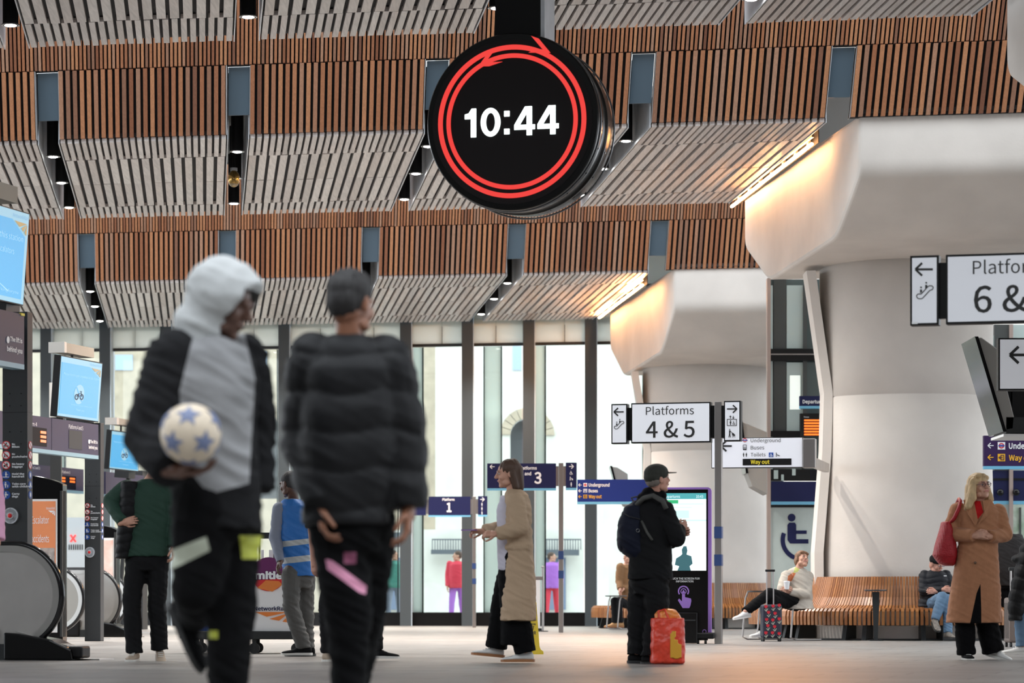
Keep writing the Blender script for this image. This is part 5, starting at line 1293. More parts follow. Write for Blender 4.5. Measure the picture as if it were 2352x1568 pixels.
def shoe(parent, an, yaw, pitch, mu, ms, length=0.28, high=0.0, stripe=None, name='shoe', width=1.0):
    k = length/0.28
    sec = [(-.072, .024, .060), (-.055, .034, .088+high), (-.01, .037, .094+high), (.035, .039, .088+high*.5), (.075, .042, .068), (.12, .045, .052), (.16, .043, .045), (.19, .033, .038), (.206, .014, .030)]
    R = Matrix.Rotation(yaw, 3, 'Z') @ Matrix.Rotation(-pitch, 3, 'X')
    o = Vector(an)
    def tr(x, y, z): return o+R @ V(x, -y*k, (z-.085))
    vs = []; n = 14
    for (y, w_, zt) in sec:
        w_ *= width
        for j in range(n):
            a = 2*PI*j/n; ca, sa = math.cos(a), math.sin(a)
            z = (zt+.016)/2+(zt-.016)/2*math.copysign(abs(sa)**.8, sa); x = w_*math.copysign(abs(ca)**.7, ca)*(1 if sa < 0 else 1-.28*sa)
            vs.append(tr(x, y, z))
    fs = [(i*n+j, i*n+(j+1) % n, (i+1)*n+(j+1) % n, (i+1)*n+j) for i in range(len(sec)-1) for j in range(n)]
    fs += [tuple(range(n-1, -1, -1)), tuple((len(sec)-1)*n+j for j in range(n))]
    s = ob(name, MB().add(vs, fs), mu, parent, smooth=True)
    out = [(w_*width*1.08, y) for y, w_, z in sec]
    pts = [(x, y) for x, y in out]+[(-x, y) for x, y in reversed(out)]
    pts.insert(0, (0.0, -.082)); pts.insert(len(sec)+1, (0.0, .214))
    m = len(pts)
    vs = [tr(x, y, 0.0) for x, y in pts]+[tr(x, y, .024 if y < .12 else .02) for x, y in pts]
    fs = [tuple(range(m)), tuple(range(2*m-1, m-1, -1))]+[(i, i+m, (i+1) % m+m, (i+1) % m) for i in range(m)]
    ob('sole', MB().add(vs, fs), ms, s)
    lc = MB()
    for i in range(4):
        y = .045+.02*i; z = .088-.011*i; w_ = .020
        lc.capsule(tr(-w_, y, z), tr(w_, y+.006, z), .0035, .0035, 6)
    if name == 'shoe': ob('laces', lc, 'lace_white' if ms != 'rubber' else 'rubber', s)
    if stripe:
        for i, cm in enumerate(stripe):
            st = MB()
            for sg in (-1,): st.add([tr(sg*.0445, .035+.022*i, .02), tr(sg*.0445, .047+.022*i, .02), tr(sg*.040, .025+.022*i, .07), tr(sg*.040, .037+.022*i, .07), tr(sg*.0475, .035+.022*i, .02), tr(sg*.0475, .047+.022*i, .02), tr(sg*.043, .025+.022*i, .07), tr(sg*.043, .037+.022*i, .07)], [(0, 1, 3, 2), (4, 6, 7, 5), (0, 4, 5, 1), (2, 3, 7, 6), (0, 2, 6, 4), (1, 5, 7, 3)])
            ob('side_stripe', st, cm, s)
    return s
mat('lace_white', (0.75, 0.75, 0.73), 0.6)
mat('eye_white', (0.50, 0.47, 0.44), 0.35); mat('eye_iris', (0.05, 0.04, 0.03), 0.2)
mat('lips', (0.50, 0.16, 0.14), 0.4); mat('lips_dark', (0.12, 0.045, 0.035), 0.4)
mat('skin_fair', (0.56, 0.30, 0.21), 0.55, noise_s=12, noise_a=0.08); mat('skin_pink', (0.50, 0.25, 0.18), 0.55, noise_s=12, noise_a=0.08)
mat('skin_brown', (0.24, 0.10, 0.055), 0.45, noise_s=12, noise_a=0.1); mat('skin_dark', (0.09, 0.04, 0.025), 0.42, noise_s=12, noise_a=0.1)

class Person:
    def __init__(s, label, px, Y, body_yaw, skin, voxel=0.010, group=None, name='person'):
        s.Y = Y; s.O = V((px-HX)*Y/F, Y, 0); s.k = Y/F; s.by = math.radians(body_yaw); s.skin = skin; s.vox = voxel
        s.t = thing(name, label, 'person', s.O, 0, group); s.j = {}; s.headmb = None; s.hands = []
        s.fwd = V(math.sin(s.by), -math.cos(s.by), 0); s.left = V(math.cos(s.by), math.sin(s.by), 0); s.g = 1.0
    def p(s, px, py, dy=0.0):
        return P(px, py, s.Y+dy)-s.O
    def px(s, v):
        w_ = v+s.O; return HX+F*w_.x/w_.y, HY-F*(w_.z-CH)/w_.y
    def joints(s, **k):
        for n, v in k.items(): s.j[n] = s.p(*v)
    def head(s, px, py, dy=0, yaw=None, pitch=0, roll=0, sc=1.0, lips='lips', brows=None, eyes=True):
        c = s.p(px, py, dy); yaw = math.radians(yaw if yaw is not None else math.degrees(s.by))
        R = Matrix.Rotation(yaw, 3, 'Z') @ Matrix.Rotation(math.radians(roll), 3, 'Y') @ Matrix.Rotation(-math.radians(pitch), 3, 'X')
        s.hc, s.hR, s.hs = c, R, sc
        s.headmb = head_mb(c, R, sc)
        at = lambda x, y, z: c+R @ (V(x, y, z)*sc)
        s.hat_at = at
        if eyes:
            for q in (-1, 1):
                e = ob('eye', MB().ell(at(q*.031, -.0790, .009), (.0135*sc, .009*sc, .008*sc), R), 'eye_white', s.t, smooth=True)
                ob('iris', MB().ell(at(q*.031+.0, -.0865, .009), (.0062*sc, .003*sc, .0062*sc), R), 'eye_iris', e, smooth=True)
                if brows: ob('eyebrow', MB().capsule(at(q*.016, -.0925, .031), at(q*.046, -.085, .033), .0035*sc, .003*sc, 6), brows, s.t)
            mb = MB(); mb.capsule(at(-.022, -.0885, -.054), at(.022, -.0885, -.054), .005*sc, .005*sc, 8); mb.capsule(at(-.016, -.090, -.0485), at(.016, -.090, -.0485), .0042*sc, .0042*sc, 8)
            mo = link('mouth', remesh(mb, .003*sc, 1), lips, s.t)
        return at
    def hand(s, wr, d, pn, curl=0.35, side=1, sc=0.95, voxel=0.0042):
        s.hands.append((hand_mb(s.j[wr], d, pn, curl, side, sc), voxel))
    def limb(s, mb, names, rad, extra=0.0, start=0, end=1.0):
        for a, b, ra, rb in zip(names[:-1], names[1:], rad[:-1], rad[1:]):
            mb.capsule(s.j[a], s.j[b], ra*s.g+extra, rb*s.g+extra, 12)
    def body(s, legs=True):
        j = s.j; mb = MB(); g = s.g
        hip = (j['hipL']+j['hipR'])/2; sh = (j['shL']+j['shR'])/2; up = sh-hip
        W = [(-.10, .105, .075), (0, .135, .09), (.25, .12, .08), (.5, .12, .08), (.78, .13, .09), (.97, .11, .07), (1.08, .06, .05)]
        mb.rings([(hip+up*f, a*g, b*g, s.by) for f, a, b in W], 20)
        neck = sh+up.normalized()*.03
        if s.headmb: mb.capsule(neck, s.hc+s.hR @ V(0, .02, -.05), .056*g, .052*g); 
        for q in ('L', 'R'):
            mb.capsule(neck-up.normalized()*.02, j['sh'+q], .045*g, .05*g)
            s.limb(mb, ['sh'+q, 'el'+q, 'wr'+q], [.048, .038, .026])
            mb.capsule(j['hip'+q]+V(0, 0, .03), j['kn'+q], .082*g, .055*g); mb.capsule(j['kn'+q], j['an'+q], .054*g, .036*g)
            if legs: mb.capsule(j['an'+q], j['an'+q]+V(0, 0, -.03), .034, .03)
        L = [remesh(mb, s.vox*1.25, 4)]
        if s.headmb: L.append(remesh(s.headmb, 0.0052*s.hs, 5, .45))
        for m_, v_ in s.hands: L.append(remesh(m_, v_, 1, .4))
        return link('body', joinmesh(L), s.skin, s.t)
    def ringsof(s, rs, off=0.0):
        return [(s.p(r[0], r[1], r[4] if len(r) > 4 else 0), r[2]*s.k+off, r[3]+off, s.by) for r in rs]
    def garment(s, name, m, rings=None, sleeves=None, radii=(.075, .062, .048), legs=None, lradii=(.105, .085, .075), extra=None, vox=None, disp=None, amp=0.008, parts=(), it=3, label=None, hem=None, cuff=0.0, frac=1.0, e=2.3, rot=None):
        mb = MB()
        if rings:
            # widths given in image terms: half width across the picture; rotate ring with the body only when asked
            rr = s.ringsof(rings)
            if rot is not None: rr = [(c, a, b, rot) for c, a, b, h in rr]
            else: rr = [(c, a, b, 0.0) for c, a, b, h in rr]
            mb.rings(rr, 28, e)
        for q in (sleeves or ()):
            A, B, C = s.j['sh'+q], s.j['el'+q], s.j['wr'+q]
            C2 = B+(C-B)*max(0.0, frac*2-1) if frac < 1 else C
            if frac > .5:
                mb.capsule(A, B, radii[0], radii[1], 14); mb.loftc([(B, radii[1]*.97), (B+(C2-B)*.5, (radii[1]+radii[2])/2), (C2+(C2-B).normalized()*cuff, radii[2])], 14); mb.ell(B, (radii[1],)*3)
            else:
                mb.loftc([(A, radii[0]), (A+(B-A)*frac*2, radii[1])], 14); mb.ell(A, (radii[0],)*3)
        for q in (legs or ()):
            A, B, C = s.j['hip'+q], s.j['kn'+q], s.j['an'+q]
            mb.capsule(A, B, lradii[0], lradii[1], 14); mb.loftc([(B, lradii[1]), (B.lerp(C, .5), (lradii[1]+lradii[2])/2), (C+V(0, 0, -.005), lradii[2])], 14); mb.ell(B, (lradii[1],)*3)
            if hem: mb.loftc([(C+(B-C)*.10, lradii[2]), (C, lradii[2]*1.06), (C+V(0, 0, hem), lradii[2]*1.1)], 14)
        if extra: extra(mb)
        me = remesh(mb, vox or s.vox, it)
        displace(me, disp or cloth_fn(amp, len(s.t.children)+s.Y))
        def mk(t):
            pts, front = t
            return lambda c, n: (n.y < 0.35 if front else True) and inpoly(pts, *s.px(c))
        tests = [mk(t[2:4]) for t in parts]
        if parts:   # cut the cloth cleanly along every outline before parting it
            bm = bmesh.new(); bm.from_mesh(me); eye = V(0, 0, CH)-s.O
            for t in parts:
                pts = t[2]
                for i in range(len(pts)):
                    (x0, y0), (x1, y1) = pts[i], pts[(i+1) % len(pts)]
                    d0 = V((x0-HX)/F, 1, (HY-y0)/F); d1 = V((x1-HX)/F, 1, (HY-y1)/F); n = d0.cross(d1)
                    if n.length > 1e-9: bmesh.ops.bisect_plane(bm, geom=bm.verts[:]+bm.edges[:]+bm.faces[:], plane_co=eye, plane_no=n.normalized(), dist=1e-5)
            bm.to_mesh(me); bm.free()
        ms = partition(me, tests) if parts else [me]
        o = link(name, ms[0], m, s.t)
        if label: o['label'] = label
        for t, mm in zip(parts, ms[1:]):
            if mm: c = link(t[0], mm, t[1], o)
        return o
    def hair(s, m, prims, vox=0.007, amp=0.004, name='hair'):
        mb = MB(); at = s.hat_at; sc = s.hs
        for pr in prims:
            if pr[0] == 'e': mb.ell(at(*pr[1]), tuple(x*sc for x in pr[2]), s.hR)
            else: mb.capsule(at(*pr[1]), at(*pr[2]), pr[3]*sc, pr[4]*sc, 10)
        me = remesh(mb, vox, 2)
        displace(me, lambda p, n: amp*noise.noise(V(p.x*60, p.y*60, p.z*9)))
        return link(name, me, m, s.t)

SHORT = [('e', (0, .022, .045), (.080, .096, .082)), ('e', (0, .050, .0), (.072, .066, .075))]
mat('cloth_black', (0.009, 0.009, 0.010), 0.85, spec=0.15, bump=0.2, bump_s=60); mat('cloth_black2', (0.0035, 0.0035, 0.004), 0.9, spec=0.12, bump=0.2, bump_s=60)
mat('down_black', (0.008, 0.008, 0.009), 0.6, spec=0.2, bump=0.2, bump_s=40)
mat('hoodie_grey', (0.22, 0.22, 0.225), 0.9, noise_s=5, noise_a=0.12, bump=0.2); mat('hood_white', (0.42, 0.43, 0.43), 0.9, bump=0.2)
mat('hair_black', (0.012, 0.010, 0.010), 0.7); mat('hair_brown', (0.07, 0.035, 0.02), 0.6); mat('hair_auburn', (0.17, 0.08, 0.035), 0.55); mat('hair_blonde', (0.55, 0.38, 0.20), 0.55, noise_s=30, noise_a=0.2, stretch=(1, 1, .15)); mat('hair_grey', (0.18, 0.15, 0.13), 0.7)
mat('pink_stripe', (0.72, 0.30, 0.45), 0.6); mat('pale_stripe', (0.36, 0.38, 0.30), 0.7); mat('lime', (0.42, 0.45, 0.05), 0.6)

# ---- 1 hooded man with the ball (nearest, out of focus)
a = Person('hooded man in grey hoodie and black jacket striding past with a football', 500, 11.5, 55, 'skin_dark', 0.011)
a.joints(shR=(400, 815, -.06), shL=(560, 822, .18), elR=(345, 1005, -.14), wrR=(398, 1080, -.30), elL=(575, 985, .26), wrL=(585, 1130, .22), hipR=(470, 1160, -.06), hipL=(530, 1165, .1), knR=(452, 1345, -.02), knL=(528, 1400, .1), anR=(446, 1408, .42), anL=(520, 1648, .12))
a.head(518, 697, 0, yaw=75, pitch=-22, sc=1.05, eyes=False)
a.hand('wrR', (1, -.1, -.05), (0, -.15, 1), .35, 1, 1.05); a.hand('wrL', (0, 0, -1), (-1, 0, 0), .4, -1)
a.body()
a.hair('hair_black', SHORT)
GREY = [(436, 800), (455, 735), (560, 760), (586, 870), (572, 1110), (480, 1135), (430, 1075), (412, 900)]
a.garment('jacket', 'cloth_black', rings=[(490, 780, 42, .09), (486, 805, 92, .13), (482, 870, 112, .16), (478, 970, 110, .17), (488, 1070, 108, .16), (496, 1140, 104, .16), (505, 1215, 100, .16)], sleeves='RL', radii=(.10, .104, .080), amp=.016, parts=[('hoodie', 'hoodie_grey', GREY, True)])
def hood(mb):
    at = a.hat_at
    mb.loftc([(at(0, -.075, .02), .105), (at(0, -.02, .035), .128), (at(0, .05, .02), .130), (at(0, .10, -.02), .095), (at(0, .13, -.05), .04)], 24)
hm = MB(); hood(hm); hm.ell(a.hat_at(0, .04, .04), (.125, .125, .125)); hm.capsule(a.hat_at(0, .05, -.10), a.p(480, 815, .05), .115, .12); 
hme = remesh(hm, .012, 4); displace(hme, cloth_fn(.012, 3))
# open the front of the hood
Ri = a.hR.transposed()
def face_open(c, n):
    q = Ri @ (c-a.hc); return q.y < -0.045 and q.z < .085 and q.z > -.16 and abs(q.x) < .085
ms = partition(hme, [face_open]); link('hood', ms[0], 'hood_white', a.t)
a.garment('trousers', 'cloth_black2', rings=[(500, 1140, 84, .13), (500, 1200, 88, .14), (500, 1240, 70, .12)], legs='RL', lradii=(.125, .100, .068), amp=.014, parts=[('pale_flash', 'pale_stripe', [(372, 1272), (474, 1232), (482, 1264), (380, 1314)], True), ('lime_patch', 'lime', [(550, 1230), (608, 1230), (606, 1283), (556, 1283)], True), ('lime_patch', 'lime', [(480, 1448), (500, 1448), (500, 1466), (480, 1466)], True)])
shoe(a.t, a.j['anR'], math.radians(75), -1.1, 'cloth_black2', 'rubber', .29); shoe(a.t, a.j['anL'], math.radians(60), 0, 'cloth_black2', 'rubber', .29)
c = a.p(438, 996, -.36)+a.O
b_ = thing('football', 'white leather football with blue stars carried on the hooded man\'s hand', 'ball', c)
R_ = 0.112
mat('ball_white', (0.56, 0.47, 0.36), 0.5); mat('ball_blue', (0.13, 0.16, 0.27), 0.5)
ob('bladder', MB().ell((0, 0, 0), (R_*.985,)*3, n=32, m=20), 'ball_white', b_, smooth=True)
phi = (1+5**.5)/2
dirs = [V(0, i, j*phi) for i in (-1, 1) for j in (-1, 1)]+[V(i, j*phi, 0) for i in (-1, 1) for j in (-1, 1)]+[V(j*phi, 0, i) for i in (-1, 1) for j in (-1, 1)]
for d in dirs:
    d = d.normalized(); d = Matrix.Rotation(.4, 3, 'X') @ d; u = d.orthogonal().normalized(); w_ = d.cross(u)
    pts = [(u*math.cos(i*PI/5)+w_*math.sin(i*PI/5))*(.052 if i % 2 == 0 else .022) for i in range(10)]
    top = [(d*R_+p).normalized()*(R_+.002) for p in pts]; bot = [(d*R_+p).normalized()*(R_-.006) for p in pts]
    cen = d*(R_+.002); vs = top+bot+[cen]
    ob('star_panel', MB().add(vs, [(i, (i+1) % 10, 20) for i in range(10)]+[(i, i+10, (i+1) % 10+10, (i+1) % 10) for i in range(10)]), 'ball_blue', b_)

# ---- 2 man in the black jacket, back view
a = Person('man in a black padded jacket walking away, pink stripe on his trousers', 805, 12.0, 172, 'skin_brown', 0.011)
a.joints(shL=(722, 828, .0), shR=(886, 832, 0), elL=(700, 1010, .05), wrL=(735, 1160, -.1), elR=(928, 1015, .02), wrR=(938, 1165, -.02), hipL=(772, 1190, 0), hipR=(838, 1190, .02), knL=(800, 1395, -.02), knR=(838, 1385, .18), anL=(800, 1650, 0), anR=(815, 1560, .55))
a.head(808, 700, 0, yaw=150, pitch=-8, sc=1.03, lips='lips_dark')
a.hand('wrL', (.15, -.1, -1), (1, 0, 0), .45, 1, 1.05); a.hand('wrR', (-.05, -.1, -1), (-1, 0, 0), .4, -1, 1.05)
a.body()
a.hair('hair_black', [('e', (0, .026, .050), (.083, .098, .085)), ('e', (0, .055, .008), (.074, .066, .078)), ('e', (0, .0, .085), (.07, .08, .05))], amp=.008)
a.garment('padded_jacket', 'down_black', rings=[(800, 772, 48, .09), (802, 800, 78, .13), (803, 850, 108, .17), (803, 950, 116, .18), (800, 1060, 118, .18), (795, 1140, 108, .17), (795, 1205, 100, .16)], sleeves='LR', radii=(.110, .100, .075), disp=puffer_fn(.016, .15, 2), cuff=.01)
a.garment('trousers', 'cloth_black2', rings=[(803, 1170, 76, .13), (805, 1230, 78, .14), (806, 1270, 62, .12)], legs='LR', lradii=(.125, .098, .062), amp=.014, parts=[('pink_stripe', 'pink_stripe', [(748, 1284), (764, 1288), (842, 1346), (840, 1364), (826, 1360), (752, 1306)], True), ('pink_badge', mat('pink_dull', (.24, .06, .12), .6), [(790, 1268), (818, 1268), (818, 1294), (790, 1294)], True)])
shoe(a.t, a.j['anL'], math.radians(175), 0, 'cloth_black2', 'rubber'); shoe(a.t, a.j['anR'], math.radians(175), -.7, 'cloth_black2', 'rubber')

# ---- 3 green jacket
mat('green_fleece', (0.012, 0.045, 0.028), 0.8, bump=.2)
mat('shoe_tan', (0.42, 0.33, 0.25), 0.7); mat('shoe_white', (0.68, 0.67, 0.65), 0.6); mat('sole_white', (0.72, 0.70, 0.66), 0.6); mat('gum', (0.34, 0.14, 0.05), 0.6)
a = Person('person in a dark green jacket with a black quilted gilet over one shoulder', 338, 27.4, 8, 'skin_fair', 0.010)
a.joints(shR=(290, 1122, 0), shL=(386, 1122, 0), elR=(256, 1152, .02), wrR=(282, 1200, -.16), elL=(402, 1190, 0), wrL=(398, 1255, -.05), hipR=(314, 1275, 0), hipL=(362, 1275, 0), knR=(303, 1385, -.05), knL=(360, 1388, 0), anR=(309, 1497, -.05), anL=(367, 1490, .05))
a.head(358, 1068, 0, yaw=5, pitch=-5, brows='hair_brown'); a.hand('wrR', (.8, -.2, .2), (.2, 1, 0), .5, -1); a.hand('wrL', (0, -.1, -1), (-1, 0, 0), .4, -1)
a.body(); a.hair('hair_brown', SHORT)
a.garment('jacket', 'green_fleece', rings=[(338, 1100, 16, .07), (338, 1110, 36, .10), (338, 1135, 54, .14), (338, 1190, 54, .15), (336, 1240, 50, .14), (336, 1278, 56, .15)], sleeves='RL', radii=(.085, .08, .055), amp=.012)
mb_r = [(300, 1105, 22, .13), (300, 1140, 24, .16), (296, 1190, 24, .17), (290, 1240, 22, .16), (284, 1282, 19, .14)]
a.garment('quilted_gilet', 'down_black', rings=mb_r, disp=puffer_fn(.010, .08, 1))
a.garment('trousers', 'cloth_black', rings=[(338, 1258, 46, .12), (338, 1290, 50, .13), (338, 1310, 40, .11)], legs='RL', lradii=(.105, .085, .075), amp=.012, hem=-.01)
shoe(a.t, a.j['anR'], math.radians(-8), 0, 'shoe_tan', 'sole_white'); shoe(a.t, a.j['anL'], math.radians(12), -.35, 'shoe_tan', 'sole_white')

# ---- 4 worker in blue vest
mat('vest_blue', (0.012, 0.13, 0.42), 0.55, bump=.2); mat('reflective', (0.42, 0.43, 0.43), 0.4); mat('shirt_grey', (0.20, 0.22, 0.28), 0.8); mat('cargo_grey', (0.085, 0.082, 0.078), 0.85, bump=.25)
a = Person('worker in a blue vest with grey reflective bands and grey cargo trousers', 688, 29.6, -120, 'skin_dark', 0.0095)
a.joints(shL=(642, 1168, -.05), shR=(712, 1166, .10), elL=(632, 1236, -.06), wrL=(644, 1290, -.2), elR=(716, 1240, .15), wrR=(712, 1300, .1), hipL=(670, 1318, -.08), hipR=(700, 1316, .08), knL=(668, 1395, -.10), knR=(703, 1398, .1), anL=(698, 1484, -.06), anR=(706, 1486, .12))
a.head(664, 1112, -.03, yaw=-130, pitch=-12); a.hand('wrL', (-.3, -.4, -.8), (.5, 0, 0), .5, 1); a.hand('wrR', (0, -.2, -1), (1, 0, 0), .4, -1)
a.body(); a.hair('hair_black', SHORT)
a.garment('shirt', 'shirt_grey', rings=[(670, 1145, 16, .07), (675, 1160, 30, .11), (680, 1230, 36, .13), (684, 1300, 34, .13)], sleeves='LR', radii=(.068, .06, .042))
B1 = [(600, 1248), (730, 1234), (730, 1246), (600, 1262)]; B2 = [(600, 1286), (730, 1272), (730, 1286), (600, 1300)]
a.garment('vest', 'vest_blue', rings=[(668, 1146, 20, .09), (676, 1162, 37, .13), (682, 1230, 41, .15), (686, 1285, 40, .15), (690, 1322, 38, .15)], vox=.007, amp=.010, parts=[('reflective_band', 'reflective', B1, False), ('reflective_band', 'reflective', B2, False)])
a.garment('cargo_trousers', 'cargo_grey', rings=[(686, 1305, 32, .13), (688, 1330, 32, .13), (688, 1350, 24, .11)], legs='LR', lradii=(.100, .085, .070), amp=.018, hem=-.01, extra=lambda mb: mb.ell(a.p(662, 1382, -.12), (.05, .05, .07)))
shoe(a.t, a.j['anL'], math.radians(-88), 0, 'cloth_black', 'sole_white', .29, .03, name='boot'); shoe(a.t, a.j['anR'], math.radians(-88), 0, 'cloth_black', 'rubber', .29, .03, name='boot')

# ---- 5 walker behind the black jacket
a = Person('dark-clothed walker with a bare forearm, mostly behind the black jacket', 800, 27.2, 120, 'skin_pink', 0.010)
a.joints(shL=(790, 1140, .17), shR=(735, 1140, -.12), elR=(716, 1215, -.14), wrR=(720, 1290, -.16), elL=(810, 1215, .2), wrL=(825, 1270, .1), hipL=(812, 1290, .08), hipR=(780, 1290, -.06), knR=(752, 1395, -.02), knL=(862, 1385, .08), anR=(752, 1498, -.02), anL=(864, 1490, .12))
a.head(775, 1090, 0, yaw=120, pitch=0); a.hand('wrR', (.1, 0, -1), (.5, .5, 0), .4, 1); a.hand('wrL', (.3, 0, -1), (-.5, -.5, 0), .4, -1)
a.body(); a.hair('hair_brown', SHORT)
a.garment('t_shirt', 'cloth_black', rings=[(768, 1115, 20, .08), (768, 1130, 42, .12), (775, 1200, 48, .14), (785, 1300, 50, .14)], sleeves='LR', radii=(.075, .07, .06), frac=.5)
a.garment('trousers', 'cloth_black', rings=[(796, 1280, 42, .12), (800, 1310, 42, .12), (800, 1330, 34, .11)], legs='LR', lradii=(.105, .085, .062), amp=.016)
shoe(a.t, a.j['anR'], math.radians(165), 0, 'shoe_tan', 'sole_white'); shoe(a.t, a.j['anL'], math.radians(95), 0, 'cloth_black', 'sole_white')

# ---- 6 trench coat woman
mat('trench', (0.46, 0.33, 0.22), 0.8, bump=.2, spec=.2); mat('top_white', (0.55, 0.52, 0.60), 0.8)
a = Person('woman in a long beige trench coat and wide black trousers walking left', 1180, 26.5, -82, 'skin_fair', 0.010)
a.joints(shL=(1184, 1152, -.15), shR=(1180, 1152, .15), elL=(1196, 1212, -.20), wrL=(1140, 1226, -.24), elR=(1168, 1212, .18), wrR=(1112, 1220, .06), hipL=(1180, 1275, -.06), hipR=(1178, 1275, .08), knL=(1182, 1375, -.06), knR=(1160, 1375, .1), anL=(1207, 1497, -.05), anR=(1140, 1486, .15))
a.head(1166, 1088, 0, yaw=-82, pitch=-6, brows='hair_brown'); a.hand('wrL', (-1, .1, .05), (0, .6, -.6), .6, 1); a.hand('wrR', (-1, 0, .05), (0, -.3, -.7), .6, -1)
a.body()
a.hair('hair_brown', [('e', (0, .025, .045), (.086, .10, .085)), ('c', (0, .07, .02), (0, .085, -.12), .07, .05), ('c', (.06, .03, .0), (.06, .05, -.12), .035, .03), ('c', (-.06, .03, .0), (-.06, .05, -.12), .035, .03), ('e', (0, .06, .07), (.06, .05, .06))])
a.garment('top', 'top_white', rings=[(1166, 1138, 16, .08), (1164, 1170, 24, .12), (1166, 1230, 25, .13), (1170, 1310, 26, .13)])
a.garment('trench_coat', 'trench', rings=[(1180, 1124, 17, .09), (1186, 1136, 28, .17), (1188, 1170, 33, .19), (1189, 1220, 34, .19), (1190, 1255, 33, .18), (1192, 1330, 38, .21), (1190, 1425, 42, .24)], sleeves='LR', radii=(.085, .075, .058), amp=.012, extra=lambda mb: (mb.rings([(a.p(1189, 1250), 36*a.k, .195, 0), (a.p(1189, 1262), 36*a.k, .195, 0)]),))
a.garment('wide_trousers', 'cloth_black2', rings=[(1175, 1280, 28, .13), (1175, 1320, 30, .14), (1178, 1400, 30, .15)], legs='LR', lradii=(.10, .115, .095), amp=.010, extra=lambda mb: mb.rings([(a.p(1178, 1360), 28*a.k, .14, 0), (a.p(1182, 1420), 32*a.k, .15, 0), (a.p(1184, 1480), 34*a.k, .15, 0)]))
s1 = shoe(a.t, a.j['anL'], math.radians(-90), 0, 'shoe_white', 'gum'); shoe(a.t, a.j['anR'], math.radians(-90), .1, 'shoe_white', 'gum')
ph = thing('smartphone', 'phone held out in front by the woman in the trench coat', 'phone', a.j['wrR']+a.O+V(-.13, -.03, .01))
ob('case', MB().box(-.07, .07, -.035, .035, -.004, .004), 'purple', ph, bevel=.003); ob('glass', MB().box(-.066, .066, -.031, .031, .004, .006), 'gloss_black', ph)

# ---- 7 man in the cap
mat('cap_khaki', (0.022, 0.023, 0.017), 0.8, bump=.2); mat('cap_peak', (0.16, 0.14, 0.11), 0.8); mat('pack_navy', (0.006, 0.008, 0.020), 0.7, spec=.2, bump=.2); mat('strap_grey', (0.06, 0.06, 0.055), 0.8)
a = Person('man in an olive cap and black clothes standing before the purple kiosk', 1492, 26.3, 128, 'skin_pink', 0.0095)
a.joints(shR=(1528, 1172, -.10), shL=(1468, 1172, .14), elR=(1554, 1236, -.12), wrR=(1560, 1212, -.02), elL=(1540, 1240, .25), wrL=(1562, 1226, .12), hipR=(1505, 1325, -.06), hipL=(1475, 1325, .08), knR=(1510, 1405, -.04), knL=(1470, 1405, .08), anR=(1494, 1503, -.08), anL=(1462, 1500, .08))
a.head(1511, 1100, -.01, yaw=118, pitch=6, sc=1.0)
a.hand('wrR', (.6, .5, .3), (-.4, .4, 0), .7, 1); a.hand('wrL', (.7, -.5, .2), (-.4, -.4, 0), .7, -1)
a.body(); a.hair('hair_grey', [('e', (0, .045, .0), (.079, .070, .075)), ('e', (0, .02, .04), (.079, .09, .07))])
at = a.hat_at
cm = MB(); cm.ell(at(0, .012, .055), (.094, .112, .080), a.hR); cm.ell(at(0, .045, .025), (.088, .082, .070), a.hR)
link('cap', remesh(cm, .007, 2), 'cap_khaki', a.t)
pk = MB(); pts = [(-.07, -.075), (-.062, -.14), (-.035, -.172), (0, -.182), (.035, -.172), (.062, -.14), (.07, -.075), (0, -.09)]
vs = [at(x, y, .058+.12*(x*x)*-8+(-.075-y)*-.12) for x, y in pts]+[at(x, y, .049+.12*(x*x)*-8+(-.075-y)*-.12) for x, y in pts]; n_ = len(pts)
ob('cap_peak', MB().add(vs, [tuple(range(n_)), tuple(range(2*n_-1, n_-1, -1))]+[(i, i+n_, (i+1) % n_+n_, (i+1) % n_) for i in range(n_)]), 'cap_peak', a.t)
a.garment('fleece_jacket', 'cloth_black', rings=[(1500, 1130, 20, .085), (1498, 1148, 36, .12), (1496, 1172, 48, .15), (1496, 1230, 48, .16), (1494, 1290, 50, .16), (1493, 1330, 52, .17)], sleeves='RL', radii=(.085, .078, .058), amp=.010)
hb = MB(); 
for (x_, y_, r1, dy_) in ((1490, 1130, .06, 0), (1478, 1142, .055, .02), (1505, 1140, .06, -.04), (1520, 1138, .045, 0)): hb.ell(a.p(x_, y_, dy_), (r1, .09, .045))
link('hood', remesh(hb, .009, 3), 'cloth_black2', a.t)
a.garment('joggers', 'cloth_black', rings=[(1492, 1312, 42, .13), (1492, 1340, 44, .14), (1492, 1365, 38, .12)], legs='RL', lradii=(.12, .108, .085), amp=.018, hem=-.012)
shoe(a.t, a.j['anR'], math.radians(85), 0, 'cloth_black', 'rubber', .30); shoe(a.t, a.j['anL'], math.radians(95), 0, 'cloth_black', 'rubber', .29)
bp = thing('backpack', 'navy backpack on the back of the man in the cap', 'backpack', a.p(1455, 1215, .02)+a.O); bo = bp.location
def bpp(px, py, dy=0): return a.p(px, py, dy)+a.O-bo
mb = MB(); mb.rings([(bpp(1464, 1150), .03, .08, 0), (bpp(1456, 1165), .085, .13, 0), (bpp(1449, 1200), .115, .155, 0), (bpp(1449, 1240), .125, .165, 0), (bpp(1458, 1270), .11, .15, 0), (bpp(1466, 1284), .06, .11, 0)], 24)
me = remesh(mb, .010, 3); displace(me, cloth_fn(.010, 5)); link('sack', me, 'pack_navy', bp)
mb = MB(); mb.ell(bpp(1430, 1245, 0), (.05, .12, .09)); link('front_pocket', remesh(mb, .009, 2), 'pack_navy', bp)
